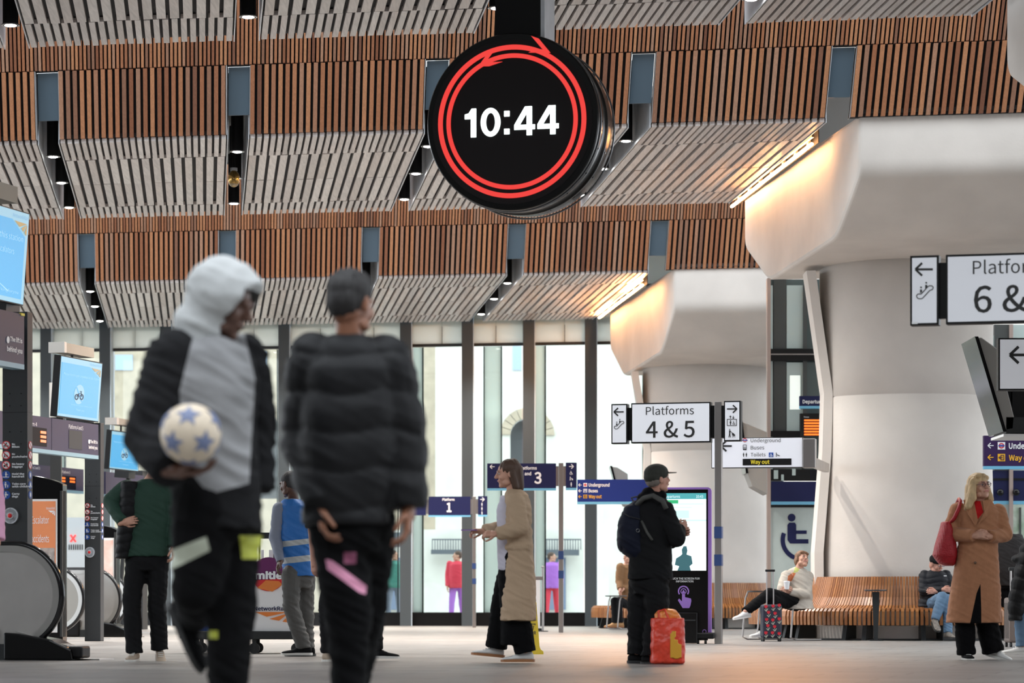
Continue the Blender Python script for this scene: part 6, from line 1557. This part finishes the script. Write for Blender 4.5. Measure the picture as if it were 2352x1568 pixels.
ob('shoulder_strap', MB().tube([bpp(1462, 1160, -.10), bpp(1478, 1144, -.14), bpp(1500, 1138, -.19), bpp(1522, 1150, -.22), bpp(1530, 1168, -.23)], .022, 8), 'strap_grey', bp, smooth=True)
ob('shoulder_strap', MB().tube([bpp(1474, 1196, -.13), bpp(1486, 1222, -.175), bpp(1498, 1240, -.19)], .012, 8), 'strap_grey', bp, smooth=True)
ob('grab_loop', MB().tube([bpp(1456, 1152), bpp(1450, 1143), bpp(1462, 1140), bpp(1468, 1150)], .008, 8), 'strap_grey', bp)
ob('zip', MB().tube([bpp(1432, 1178, -.13), bpp(1446, 1186, -.168), bpp(1470, 1192, -.15)], .004, 6), 'rubber', bp); ob('carabiner', MB().torus(bpp(1465, 1218, -.18), .014, .003, n=16), 'chrome_edge', bp)

def bag(px, Y, wpx, yt, label, seed, rz=0.1):
    p = P(px, HY, Y); k = Y/F; w_ = wpx*k/2; h = P(px, yt, Y).z
    t = thing('shopping_bag', label, 'shopping bag', (p.x, p.y, 0), rz)
    mb = MB(); N = 9
    mb.rings([(V(0, 0, .004), w_*.94, .085, 0), (V(0, 0, .02), w_, .10, 0), (V(0, 0, h*.5), w_*1.0, .105, 0), (V(0, 0, h*.93), w_*.97, .085, 0), (V(0, 0, h*.94), w_*.95, .08, 0)], 32, 5)
    me = remesh(mb, .009, 1)
    displace(me, lambda q, n: .007*noise.noise(q*16+V(seed, 0, 0))+.004*noise.noise(q*40+V(seed, 0, 0)))
    link('sack', me, mat('bag_red', (0.72, 0.055, 0.025), 0.35, noise_s=12, noise_a=0.15, bump=.3, bump_s=40), t)
    mb = MB(); mb.ell((w_*.15, 0, h*.97), (w_*.6, .06, .07)); mb.ell((-w_*.4, 0, h*.95), (w_*.4, .05, .06)); me = remesh(mb, .009, 1); displace(me, lambda q, n: .016*noise.noise(q*22+V(seed, 0, 0)))
    link('inner_bag', me, mat('bag_orange', (0.80, 0.25, 0.05), 0.35), t)
    ob('handle', MB().tube([V(-w_*.55, -.08, h*.85), V(-w_*.6, -.05, h*1.08), V(-w_*.2, -.03, h*1.12), V(w_*.0, -.06, h*.93)], .009, 6), 'bag_red', t)
    fp = MB()
    if wpx > 60:
        for x0, x1, z0, z1 in ((.05, .3, .12, .62), (.3, .52, .1, .5), (.5, .72, .12, .42), (.12, .4, .55, .68)): fp.box(w_*x0, w_*x1, -.112, -.098, h*z0, h*z1)
        me = remesh(fp, .008, 2); link('printed_patch', me, mat('bag_gold', (0.72, 0.36, 0.03), 0.4), t)
    return t
bag(1533, 26.15, 78, 1412, 'orange-red reusable shopping bag in front of the standing man\'s right foot', 1)
bag(1476, 26.65, 40, 1412, 'narrower orange-red shopping bag behind the standing man\'s left leg', 2)

# ---- 8 camel coat woman
mat('camel', (0.39, 0.178, 0.092), 0.85, sheen=.1, spec=.2, noise_s=25, noise_a=.06, bump=.25, bump_s=120); mat('sweater_red', (0.45, 0.008, 0.01), 0.8, spec=.2); mat('bag_leather_red', (0.38, 0.004, 0.012), 0.4, bump=.8, bump_s=90)
a = Person('blonde woman with glasses in a long camel coat, hands clasped', 2245, 28.0, 12, 'skin_fair', 0.009)
a.joints(shR=(2200, 1172, .02), shL=(2293, 1175, .02), elR=(2180, 1226, -.02), wrR=(2236, 1230, -.20), elL=(2308, 1228, -.02), wrL=(2274, 1232, -.19), hipR=(2222, 1290, 0), hipL=(2265, 1290, 0), knR=(2215, 1405, 0), knL=(2262, 1402, .04), anR=(2219, 1495, 0), anL=(2284, 1488, .12))
a.head(2250, 1118, -.02, yaw=32, pitch=8, roll=-3, brows='hair_brown')
a.hand('wrR', (1, -.25, .12), (0, .9, -.3), .40, 1, .95); a.hand('wrL', (-1, -.15, .1), (0, .9, .1), .45, -1, .95)
a.body()
a.hair('hair_blonde', [('e', (0, .024, .048), (.090, .106, .088)), ('e', (0, .070, -.02), (.095, .066, .11)), ('c', (-.076, -.01, .05), (-.120, -.01, -.10), .034, .045), ('c', (-.11, .0, -.08), (-.165, .0, -.17), .045, .035), ('c', (-.06, .05, .0), (-.13, .04, -.19), .055, .045), ('c', (.078, .0, .05), (.100, -.01, -.12), .026, .034), ('c', (.06, .05, .0), (.085, .04, -.16), .045, .035), ('c', (-.055, -.055, .095), (.0, -.07, .098), .022, .018), ('c', (.0, -.07, .098), (.062, -.045, .075), .018, .022)], amp=.006)
gl = MB()
for q in (-1, 1): gl.torus(a.hat_at(q*.032, -.098, .008), .0195, .0028, M=a.hR, n=20, m=6)
gl.capsule(a.hat_at(-.009, -.102, .010), a.hat_at(.009, -.102, .010), .003, .003, 6)
for q in (-1, 1): gl.capsule(a.hat_at(q*.060, -.098, .014), a.hat_at(q*.082, .01, .012), .003, .003, 6)
ob('glasses', gl, mat('frames', (.10, .02, .03), .3), a.t)
VN = [(2238, 1140), (2252, 1150), (2259, 1176), (2246, 1192), (2236, 1165)]
a.garment('camel_coat', 'camel', rings=[(2250, 1150, 20, .075), (2249, 1160, 38, .11), (2248, 1178, 48, .14), (2246, 1215, 46, .16), (2245, 1250, 46, .155), (2243, 1310, 52, .17), (2240, 1370, 59, .19), (2236, 1430, 64, .20)], sleeves='RL', radii=(.078, .073, .058), amp=.009, vox=.0085,
          parts=[('sweater', 'sweater_red', VN, True), ('coat_slit', 'cloth_black2', [(2228, 1432), (2243, 1362), (2252, 1340), (2254, 1400), (2254, 1432)], True)])
# lapels and button
def lapel(pts, th=.012, y0=None):
    mb = MB(); q = []
    for (x_, y_, dy_) in pts: q.append(a.p(x_, y_, dy_))
    n = len(q); mb.add(q+[v+V(0, -th, 0) for v in q], [tuple(range(n)), tuple(range(2*n-1, n-1, -1))]+[(i, i+n, (i+1) % n+n, (i+1) % n) for i in range(n)]); return mb
ob('lapel', lapel([(2212, 1148, -.05), (2236, 1146, -.085), (2246, 1195, -.168), (2240, 1208, -.170), (2222, 1180, -.150)]), 'camel', a.t, bevel=.004)
ob('lapel', lapel([(2275, 1146, -.06), (2256, 1150, -.085), (2260, 1176, -.150), (2246, 1205, -.170), (2266, 1186, -.150), (2285, 1160, -.06)]), 'camel', a.t, bevel=.004)
ob('button', MB().ell(a.p(2240, 1292, -.17), (.013, .006, .013)), mat('button', (.12, .06, .03), .4), a.t)
a.garment('wide_trousers', 'cloth_black2', rings=[(2240, 1300, 40, .12), (2240, 1400, 46, .14), (2240, 1425, 44, .13)], legs='RL', lradii=(.10, .095, .085), amp=.010, hem=-.02, extra=lambda mb: (mb.loftc([(a.p(2216, 1420), .09), (a.p(2219, 1504), .088)], 16), mb.loftc([(a.p(2262, 1420, .04), .09), (a.p(2276, 1498, .1), .085)], 16)))
shoe(a.t, a.j['anR'], math.radians(5), 0, 'cloth_black', 'sole_white', .26); shoe(a.t, a.j['anL'], math.radians(60), -.25, 'shoe_white', 'sole_white', .26)
rb = thing('handbag', 'woven red leather shoulder bag on the camel coat woman\'s arm', 'handbag', a.p(2170, 1250, 0)+a.O); bo = rb.location
bq = lambda px, py, dy=0: a.p(px, py, dy)+a.O-bo
mb = MB(); mb.rings([(bq(2172, 1198), .035, .12, 0), (bq(2174, 1215), .06, .14, 0), (bq(2172, 1250), .095, .15, 0), (bq(2170, 1275), .11, .14, 0), (bq(2175, 1293), .08, .10, 0), (bq(2180, 1299), .04, .06, 0)], 28)
me = remesh(mb, .008, 2); displace(me, lambda p, n: .0035*(math.sin((p.x+p.z)*210)*math.sin((p.x-p.z)*210+p.y*60))); link('sack', me, 'bag_leather_red', rb)
ob('strap', MB().loftc([(bq(2178, 1205, -.03), .018), (bq(2192, 1190, -.10), .018), (bq(2203, 1166, -.105), .019), (bq(2206, 1150, -.06), .018), (bq(2203, 1146, .02), .018), (bq(2196, 1160, .08), .018)], 8), 'bag_leather_red', rb, smooth=True)
# ---- 9 seated woman, beige coat
mat('coat_oat', (0.46, 0.41, 0.35), 0.8, spec=.2, bump=.2, bump_s=100); mat('scarf_green', (0.38, 0.40, 0.12), 0.8); mat('scarf_orange', (0.45, 0.12, 0.04), 0.8)
SB = 40.9
a = Person('seated woman in an oatmeal coat looking up, legs crossed, paper cup in hand', 1832, SB+.25, -42, 'skin_fair', 0.009)
a.joints(shR=(1806, 1322, -.12), shL=(1856, 1324, .06), elR=(1796, 1352, -.25), wrR=(1800, 1353, -.30), elL=(1852, 1365, -.14), wrL=(1812, 1358, -.32), hipR=(1828, 1388, .06), hipL=(1842, 1386, -.02), knR=(1776, 1378, -.55), knL=(1768, 1362, -.52), anR=(1752, 1449, -.62), anL=(1712, 1404, -.85))
a.head(1842, 1284, -.02, yaw=25, pitch=18, roll=14, sc=1.0, brows='hair_auburn')
a.hand('wrR', (.6, -.5, .1), (.2, .6, -.2), .6, -1, .9); a.hand('wrL', (-.8, -.4, .1), (.3, .6, 0), .6, -1, .9)
a.body()
a.hair('hair_auburn', [('e', (0, .022, .048), (.086, .100, .080)), ('e', (0, .06, -.01), (.080, .060, .09)), ('e', (0, -.055, .070), (.070, .034, .026)), ('c', (-.07, .0, .04), (-.076, .0, -.04), .020, .016), ('c', (.07, .0, .04), (.076, .0, -.04), .020, .016)], amp=.006)
a.garment('coat', 'coat_oat', rings=[(1834, 1301, 9, .06), (1832, 1308, 22, .10), (1832, 1325, 29, .14), (1834, 1350, 31, .19), (1836, 1375, 31, .19), (1838, 1395, 28, .18)], sleeves='RL', radii=(.075, .070, .050), amp=.010,
          extra=lambda mb: mb.rings([(a.p(1838, 1380, -.05), .16, .15, 0), (a.p(1836, 1398, -.08), .20, .20, 0)]),
          parts=[('scarf', 'scarf_green', [(1826, 1302), (1840, 1302), (1832, 1313), (1822, 1316)], True), ('blouse', 'scarf_orange', [(1810, 1322), (1822, 1314), (1828, 1316), (1818, 1334), (1808, 1338)], True)])
a.garment('trousers', 'cloth_black2', rings=[(1836, 1384, 22, .14), (1834, 1396, 22, .15)], legs='RL', lradii=(.095, .075, .065), amp=.008)
shoe(a.t, a.j['anL'], math.radians(-75), -.15, 'shoe_white', 'sole_white', .25); shoe(a.t, a.j['anR'], math.radians(-75), 0, 'shoe_white', 'sole_white', .25)
c = P(1807, 1353, 40.8)
t = thing('paper_cup', 'white paper cup standing on the arm table by the seated woman', 'cup', c)
ob('cup', MB().loftc([(V(0, 0, 0), .030), (V(0, 0, .095), .042)], 20), 'white_paint', t); ob('lid', MB().loftc([(V(0, 0, .095), .044), (V(0, 0, .103), .044), (V(0, 0, .103), .038), (V(0, 0, .112), .036)], 20), 'white_sign', t)
# flowered suitcase
Ys = 40.2; k = Ys/F; p = P(1771, HY, Ys)
t = thing('suitcase', 'small dark suitcase printed with red tulips beside the seated woman', 'suitcase', (p.x, p.y, 0), .12)
Hh = P(0, 1388, Ys).z
mat('case_navy', (0.012, 0.014, 0.03), 0.6); mat('tulip', (0.55, 0.01, 0.025), 0.5); mat('leaf_pale', (0.42, 0.42, 0.34), 0.6)
ob('shell', MB().box(-.13, .13, -.10, .10, .045, Hh), 'case_navy', t, bevel=.03)
rnd = random.Random(3)
for r_ in range(5):
    for c_ in range(3):
        x = -.085+.085*c_+(.03 if r_ % 2 else 0)+rnd.uniform(-.008, .008); z = .11+.088*r_+rnd.uniform(-.01, .01)
        if x > .11: continue
        tl = MB().prism([(x-.018, z+.024), (x-.022, z), (x-.010, z-.016), (x+.010, z-.016), (x+.022, z), (x+.018, z+.024), (x+.008, z+.012), (x, z+.028), (x-.008, z+.012)], -.104, -.099)
        ob('tulip', tl, 'tulip', t)
        lf = MB()
        for q in (stroke((x, z-.016), (x+.006, z-.06), .005), stroke((x+.006, z-.055), (x+.026, z-.022), .008), stroke((x+.004, z-.06), (x-.02, z-.034), .008)): lf.prism(q, -.102, -.099)
        ob('leaf', lf, 'leaf_pale', t)
ob('lid_seam', MB().box(-.131, .131, -.02, -.015, .06, Hh-.02), 'rubber', t)
for x in (-.045, .045): ob('handle_rod', MB().cyl((x, .06, Hh-.02), (x, .06, Hh+.44), .008, n=10), 'steel', t)
ob('grip', MB().box(-.065, .065, .045, .075, Hh+.43, Hh+.46), 'black', t, bevel=.008)
for x in (-.11, .11): ob('wheel', MB().cyl((x-.012, .04, .025), (x+.012, .04, .025), .025, n=16), 'rubber', t); ob('wheel', MB().cyl((x-.012, -.05, .025), (x+.012, -.05, .025), .025, n=16), 'rubber', t)
ob('bottom_skid', MB().box(-.12, .12, -.09, .09, .035, .05), 'rubber', t)

# ---- 10 seated man with beanie
mat('denim', (0.09, 0.16, 0.25), 0.8, noise_s=6, noise_a=.2, bump=.2); mat('boot_grey', (0.16, 0.14, 0.12), 0.7, noise_s=30, noise_a=.5); mat('down_navy', (0.010, 0.011, 0.015), 0.6, spec=.25, bump=.2)
a = Person('seated man in a black beanie and padded jacket, arms folded over blue jeans', 2150, SB+.25, 25, 'skin_pink', 0.009)
a.joints(shR=(2124, 1322, .0), shL=(2172, 1322, .02), elR=(2122, 1358, -.10), wrR=(2164, 1354, -.26), elL=(2186, 1356, -.06), wrL=(2150, 1358, -.25), hipR=(2136, 1390, 0), hipL=(2160, 1390, 0), knR=(2164, 1372, -.52), knL=(2178, 1378, -.50), anR=(2148, 1422, -.62), anL=(2177, 1452, -.62))
a.head(2150, 1296, -.04, yaw=45, pitch=-20, sc=1.0)
a.hand('wrR', (.9, -.2, 0), (0, .6, 0), .6, 1, .95); a.hand('wrL', (-.9, -.2, 0), (0, .6, 0), .6, -1, .95)
a.body()
at = a.hat_at; bm_ = MB(); bm_.ell(at(0, .015, .058), (.088, .104, .078), a.hR); bm_.loftc([(at(0, .012, .030), .094), (at(0, .012, .060), .096)], 20)
link('beanie', remesh(bm_, .007, 2), 'cloth_black', a.t)
ob('glasses', MB().capsule(at(-.06, -.098, .008), at(.06, -.098, .008), .004, .004, 6), 'frames', a.t)
a.garment('padded_jacket', 'down_navy', rings=[(2148, 1308, 10, .07), (2148, 1314, 24, .11), (2148, 1330, 33, .14), (2146, 1355, 34, .16), (2144, 1378, 33, .17), (2140, 1393, 32, .17)], sleeves='RL', radii=(.082, .072, .050), disp=puffer_fn(.010, .07, 4))
ob('badge', MB().box(-.02, .02, -.003, .003, -.006, .006).transform(Matrix.Translation(a.p(2171, 1322, -.17))), 'letter_white', a.t)
a.garment('jeans', 'denim', rings=[(2148, 1384, 24, .14), (2148, 1396, 24, .15)], legs='RL', lradii=(.098, .078, .058), amp=.012)
shoe(a.t, a.j['anR'], math.radians(8), -.45, 'boot_grey', 'rubber', .29, .03, name='boot'); shoe(a.t, a.j['anL'], math.radians(20), 0, 'boot_grey', 'rubber', .29, .03, name='boot')

# ---- 11 seated person, brown jacket, far bench
mat('jacket_brown', (0.22, 0.11, 0.045), 0.8, bump=.2); mat('boot_tan', (0.45, 0.24, 0.10), 0.7)
a = Person('person in a brown jacket and tan boots on the far bench behind the backpack', 1438, 56.6, -60, 'skin_fair', 0.012)
a.joints(shR=(1425, 1302, -.1), shL=(1448, 1302, .1), elR=(1422, 1335, -.12), wrR=(1424, 1352, -.25), elL=(1450, 1335, .1), wrL=(1432, 1352, -.2), hipR=(1438, 1386, -.05), hipL=(1442, 1386, .08), knR=(1412, 1380, -.38), knL=(1420, 1380, -.3), anR=(1412, 1430, -.42), anL=(1424, 1430, -.34))
a.head(1444, 1280, 0, yaw=-60, brows='hair_brown'); a.hand('wrR', (-.2, -.5, -.8), (.5, 0, 0), .5, -1); a.hand('wrL', (-.6, -.5, -.5), (.3, .3, -.3), .5, -1)
a.body(); a.hair('hair_brown', SHORT)
a.garment('jacket', 'jacket_brown', rings=[(1440, 1296, 6, .07), (1438, 1302, 17, .13), (1438, 1340, 18, .15), (1440, 1375, 18, .15), (1440, 1388, 17, .15)], sleeves='RL', radii=(.08, .07, .052), amp=.01)
a.garment('trousers', 'cloth_black', rings=[(1440, 1380, 16, .13), (1440, 1392, 16, .13)], legs='RL', lradii=(.095, .08, .06), amp=.01)
shoe(a.t, a.j['anR'], math.radians(-70), 0, 'boot_tan', 'gum', .28, .04, name='boot'); shoe(a.t, a.j['anL'], math.radians(-70), 0, 'boot_tan', 'gum', .28, .04, name='boot')

# ---- 12 dark stooping figure behind the camel coat
mat('dark_brown_cloth', (0.014, 0.011, 0.011), 0.85, bump=.2)
a = Person('person in dark clothes stooping with the back turned at the right edge', 2320, 42.0, 190, 'skin_fair', 0.011)
a.joints(shL=(2302, 1262, .12), shR=(2345, 1262, .12), elL=(2292, 1300, .2), wrL=(2300, 1338, .35), elR=(2356, 1300, .2), wrR=(2350, 1338, .35), hipL=(2308, 1335, 0), hipR=(2336, 1335, 0), knL=(2304, 1395, .03), knR=(2338, 1395, .03), anL=(2302, 1456, 0), anR=(2340, 1456, 0))
a.head(2338, 1285, .42, yaw=180, pitch=-50, eyes=False); a.hand('wrL', (0, .3, -1), (1, 0, 0), .4, 1); a.hand('wrR', (0, .3, -1), (-1, 0, 0), .4, -1)
a.body(); a.hair('hair_brown', SHORT)
a.garment('sweater', 'dark_brown_cloth', rings=[(2325, 1226, 22, .12, .15), (2323, 1240, 32, .17, .1), (2322, 1270, 36, .20, .05), (2321, 1310, 33, .18), (2321, 1345, 30, .16)], sleeves='LR', radii=(.085, .075, .055), amp=.012)
a.garment('trousers', 'cloth_black2', rings=[(2321, 1330, 27, .14), (2321, 1352, 27, .14)], legs='LR', lradii=(.10, .085, .075), amp=.012)
shoe(a.t, a.j['anL'], math.radians(180), 0, 'cloth_black', 'rubber'); shoe(a.t, a.j['anR'], math.radians(180), 0, 'cloth_black', 'rubber')

# ---- 13 right edge: seated person in black puffer and jeans
a = Person('seated person in a long black padded coat and jeans cut by the right edge', 2400, 31.2, -65, 'skin_fair', 0.010)
a.joints(shR=(2362, 1268, -.12), shL=(2400, 1268, .12), elR=(2346, 1330, -.18), wrR=(2350, 1378, -.12), elL=(2400, 1330, .15), wrL=(2370, 1370, .1), hipR=(2410, 1395, -.08), hipL=(2410, 1395, .1), knR=(2345, 1405, -.14), knL=(2350, 1402, .08), anR=(2352, 1480, -.18), anL=(2396, 1484, .0))
a.j['anR'] = a.p(2348, 1483, -.18)
a.head(2392, 1200, 0, yaw=-65, brows='hair_brown'); a.hand('wrR', (-.3, -.2, -1), (.6, 0, 0), .5, 1); a.hand('wrL', (-.6, 0, -1), (.6, 0, 0), .5, -1)
a.body(); a.hair('hair_brown', SHORT)
a.garment('padded_coat', 'down_black', rings=[(2388, 1246, 18, .09), (2385, 1262, 42, .15), (2382, 1320, 52, .18), (2380, 1370, 56, .2), (2375, 1400, 58, .22), (2372, 1425, 54, .22)], sleeves='RL', radii=(.10, .09, .07), disp=puffer_fn(.014, .13, 6), extra=lambda mb: (mb.ell(a.p(2345, 1285, -.1), (.10, .10, .06)), mb.loftc([(a.p(2345, 1330, -.2), .09), (a.p(2335, 1380, -.2), .09), (a.p(2332, 1424, -.2), .07)], 14)))
a.garment('jeans', 'denim', legs='RL', lradii=(.10, .08, .065), amp=.01, hem=-.005)
shoe(a.t, a.j['anR'], math.radians(-80), 0, 'shoe_white', 'sole_white', .29, stripe=['sign_blue', 'red', 'sign_blue']); shoe(a.t, a.j['anL'], math.radians(-80), 0, 'shoe_white', 'sole_white', .29)
st_ = thing('stool', 'dark block seat under the seated person at the right edge', 'stool', (P(2432, HY, 31.2).x, 31.25, 0))
ob('seat', MB().box(-.25, .25, -.25, .25, .30, .36), 'black', st_, bevel=.02); ob('pedestal', MB().box(-.2, .2, -.2, .2, 0, .30), 'dark_steel', st_)
# taupe suitcase
Ys = 35.5; k = Ys/F; p = P(2336, HY, Ys)
t = thing('suitcase', 'tall taupe hard-shell suitcase behind the seated person at the right edge', 'suitcase', (p.x, p.y, 0), .1)
mat('taupe', (0.15, 0.115, 0.10), 0.45)
Hh = P(0, 1372, Ys).z
ob('shell', MB().box(-.125, .16, -.13, .13, .05, Hh), 'taupe', t, bevel=.025)
for i in range(4): ob('groove', MB().box(-.128, -.10, -.09+i*.055, -.08+i*.055, .1, Hh-.06), 'rubber', t)
for x in (-.06, .08): ob('handle_rod', MB().cyl((x, .05, Hh-.02), (x, .05, Hh+.32), .011, n=10), 'steel', t)
ob('grip', MB().box(-.085, .105, .03, .07, Hh+.31, Hh+.35), 'dark_steel', t, bevel=.01)
for x in (-.1, .13):
    for y in (-.1, .1): ob('wheel', MB().cyl((x-.012, y, .026), (x+.012, y, .026), .026, n=14), 'rubber', t)

# ---- 14 pink coat at the very left edge
mat('pink_cloth', (0.75, 0.38, 0.55), 0.7, bump=.2)
a = Person('person in a pink coat almost wholly outside the left edge', -62, 24.5, 10, 'skin_fair', 0.012)
a.joints(shR=(-104, 1060, 0), shL=(-24, 1060, 0), elR=(-112, 1150, 0), wrR=(-108, 1230, -.08), elL=(-9, 1145, 0), wrL=(-6, 1240, -.08), hipR=(-82, 1250, 0), hipL=(-42, 1250, 0), knR=(-82, 1390, 0), knL=(-42, 1390, 0), anR=(-82, 1512, 0), anL=(-42, 1512, 0))
a.head(-64, 1005, 0, yaw=10, brows='hair_brown'); a.hand('wrR', (0, 0, -1), (1, 0, 0), .4, 1); a.hand('wrL', (0, 0, -1), (-1, 0, 0), .4, -1)
a.body(); a.hair('hair_blonde', SHORT)
a.garment('coat', 'pink_cloth', rings=[(-64, 1038, 18, .08), (-64, 1050, 42, .12), (-64, 1100, 48, .15), (-64, 1200, 46, .15), (-64, 1290, 52, .17)], sleeves='RL', radii=(.08, .075, .062), amp=.01)
a.garment('trousers', 'cloth_black', rings=[(-62, 1240, 40, .12), (-62, 1280, 42, .12)], legs='RL', lradii=(.10, .08, .07), amp=.01)
shoe(a.t, a.j['anR'], 0, 0, 'shoe_white', 'sole_white'); shoe(a.t, a.j['anL'], 0, 0, 'shoe_white', 'sole_white')

# ---- cart behind the hooded man
Yc = 31.0; p = P(560, HY, Yc); k = Yc/F
t = thing('utility_cart', 'wheeled cart with a white panel carrying a red and purple round logo', 'cart', (p.x, p.y, 0))
L_ = lambda px, py: ((px-HX)*k-p.x, CH+(HY-py)*k)
def cb(nm, x0, x1, yt, yb, m, y0=0.0, y1=0.5, **kw):
    a0, z1 = L_(x0, yt); a1, z0 = L_(x1, yb); return ob(nm, MB().box(a0, a1, y0, y1, z0, z1), m, t, **kw)
cb('chassis', 428, 700, 1449, 1468, 'dark_steel', 0, .6, bevel=.01)
for px_ in (452, 583, 680, 398+40):
    for yy in (.05, .5):
        x_, _ = L_(px_, 1480); ob('wheel', MB().cyl((x_, yy, .055), (x_, yy+.035, .055), .055, n=20), 'rubber', t); ob('wheel_fork', MB().box(x_-.02, x_+.02, yy-.004, yy, .05, .15), 'dark_steel', t)
c = cb('white_panel', 578, 674, 1300, 1449, 'white_paint', .05, .5)
mat('logo_purple', (.13, .012, .10), .5); mat('logo_red', (.65, .02, .03), .5); mat('logo_orange', (.78, .22, .04), .5)
def cp(nm, pts, m, y0, y1): ob(nm, MB().prism([L_(*q) for q in pts], y0, y1), m, t)
cp('round_logo', circ(616, 1318, 39, 32), 'logo_purple', .040, .05); cp('logo_half', circ(616, 1318, 39, 20, a0=.25, a1=PI-.25)+[], 'logo_red', .036, .05)
cp('logo_flame', [(590, 1350), (610, 1332), (640, 1334), (648, 1342), (625, 1358)], 'logo_orange', .033, .05)
me = text_mesh('mitie', .02); xs = [v.co.x for v in me.vertices]; ys = [v.co.y for v in me.vertices]; (a0, z0), (a1, z1) = L_(585, 1330), L_(648, 1311)
for v in me.vertices: v.co = (a0+(v.co.x-min(xs))/(max(xs)-min(xs))*(a1-a0), .030, z0+(v.co.y-min(ys))/(max(ys)-min(ys))*(z1-z0))
for q in me.polygons: q.flip()
link('lettering', me, 'letter_white', t)
me = text_mesh('NetworkRail', .01); xs = [v.co.x for v in me.vertices]; ys = [v.co.y for v in me.vertices]; (a0, z0), (a1, z1) = L_(583, 1402), L_(658, 1392)
for v in me.vertices: v.co = (a0+(v.co.x-min(xs))/(max(xs)-min(xs))*(a1-a0), .040, z0+(v.co.y-min(ys))/(max(ys)-min(ys))*(z1-z0))
for q in me.polygons: q.flip()
link('lettering', me, 'navy', t)
for tri in ([(585, 1405), (662, 1405), (612, 1416)], [(618, 1421), (664, 1407), (640, 1425)], [(648, 1427), (668, 1408), (672, 1431)]): cp('rail_logo', tri, 'logo_orange', .040, .05)
cb('white_post', 598, 604, 1262, 1302, 'white_paint', .1, .14); cb('white_post', 616, 626, 1262, 1302, 'white_paint', .1, .14); cb('push_bar', 588, 632, 1222, 1236, 'dark_steel', .1, .16); cb('push_upright', 592, 596, 1230, 1450, 'dark_steel', .1, .14); cb('push_upright', 626, 630, 1230, 1302, 'dark_steel', .1, .14)
cb('blue_tank', 452, 482, 1386, 1450, 'sign_blue', .1, .4, bevel=.02); cb('tool_box', 500, 575, 1380, 1450, 'black', .05, .5, bevel=.01)
# tools / coat hanging behind
cb('grey_bag', 398, 432, 1320, 1356, 'shirt_grey', .2, .4, bevel=.03); cb('bag_pole', 412, 417, 1330, 1452, 'dark_steel', .25, .29); cb('pole_base', 408, 440, 1449, 1466, 'dark_steel', .2, .34)

# ---- passers-by in the street outside
def street(px, Y, top, low, label, yaw, skin='skin_fair', h=1.7):
    k = Y/F; a = Person(label, px, Y, yaw, skin, 0.02); q = h/1.7; g = lambda z: HY-(z*q-CH)/k
    dx = .18/k
    a.joints(shR=(px-dx, g(1.40)), shL=(px+dx, g(1.40)), elR=(px-dx*1.3, g(1.12)), wrR=(px-dx*1.3, g(.86), -.1), elL=(px+dx*1.3, g(1.12)), wrL=(px+dx*1.3, g(.86), .1), hipR=(px-dx*.5, g(.9)), hipL=(px+dx*.5, g(.9)), knR=(px-dx*.7, g(.48), -.12), knL=(px+dx*.6, g(.48), .1), anR=(px-dx*.8, g(.09), -.2), anL=(px+dx*.8, g(.09), .2))
    a.head(px, g(1.58), 0, yaw=yaw); a.hand('wrR', (0, 0, -1), (1, 0, 0), .4, 1); a.hand('wrL', (0, 0, -1), (-1, 0, 0), .4, -1); a.body(); a.hair('hair_brown', SHORT, vox=.012)
    a.garment('coat', top, rings=[(px, g(1.46), .07/k, .08), (px, g(1.38), .19/k, .17), (px, g(1.1), .2/k, .20), (px, g(.82), .2/k, .20)], sleeves='RL')
    a.garment('trousers', low, rings=[(px, g(.95), .15/k, .12), (px, g(.84), .16/k, .12)], legs='RL', lradii=(.095, .075, .06))
    shoe(a.t, a.j['anR'], math.radians(yaw), 0, 'cloth_black', 'rubber'); shoe(a.t, a.j['anL'], math.radians(yaw), 0, 'cloth_black', 'rubber')
mat('coat_crimson', (.6, .03, .06), .7); mat('coat_violet', (.35, .12, .5), .7); mat('coat_teal', (.05, .2, .16), .7)
street(1050, 73, 'coat_crimson', 'coat_violet', 'passer-by in a crimson coat in the street, seen left of the trench coat woman', -80)
street(905, 72, 'coat_teal', 'shirt_grey', 'passer-by in a teal coat in the street at the edge of the black jacket', 70)
street(1268, 75, 'coat_violet', 'coat_crimson', 'passer-by in a violet coat in the street behind the platforms 2 and 3 pole', 80)
D.scenes.remove(TMP)
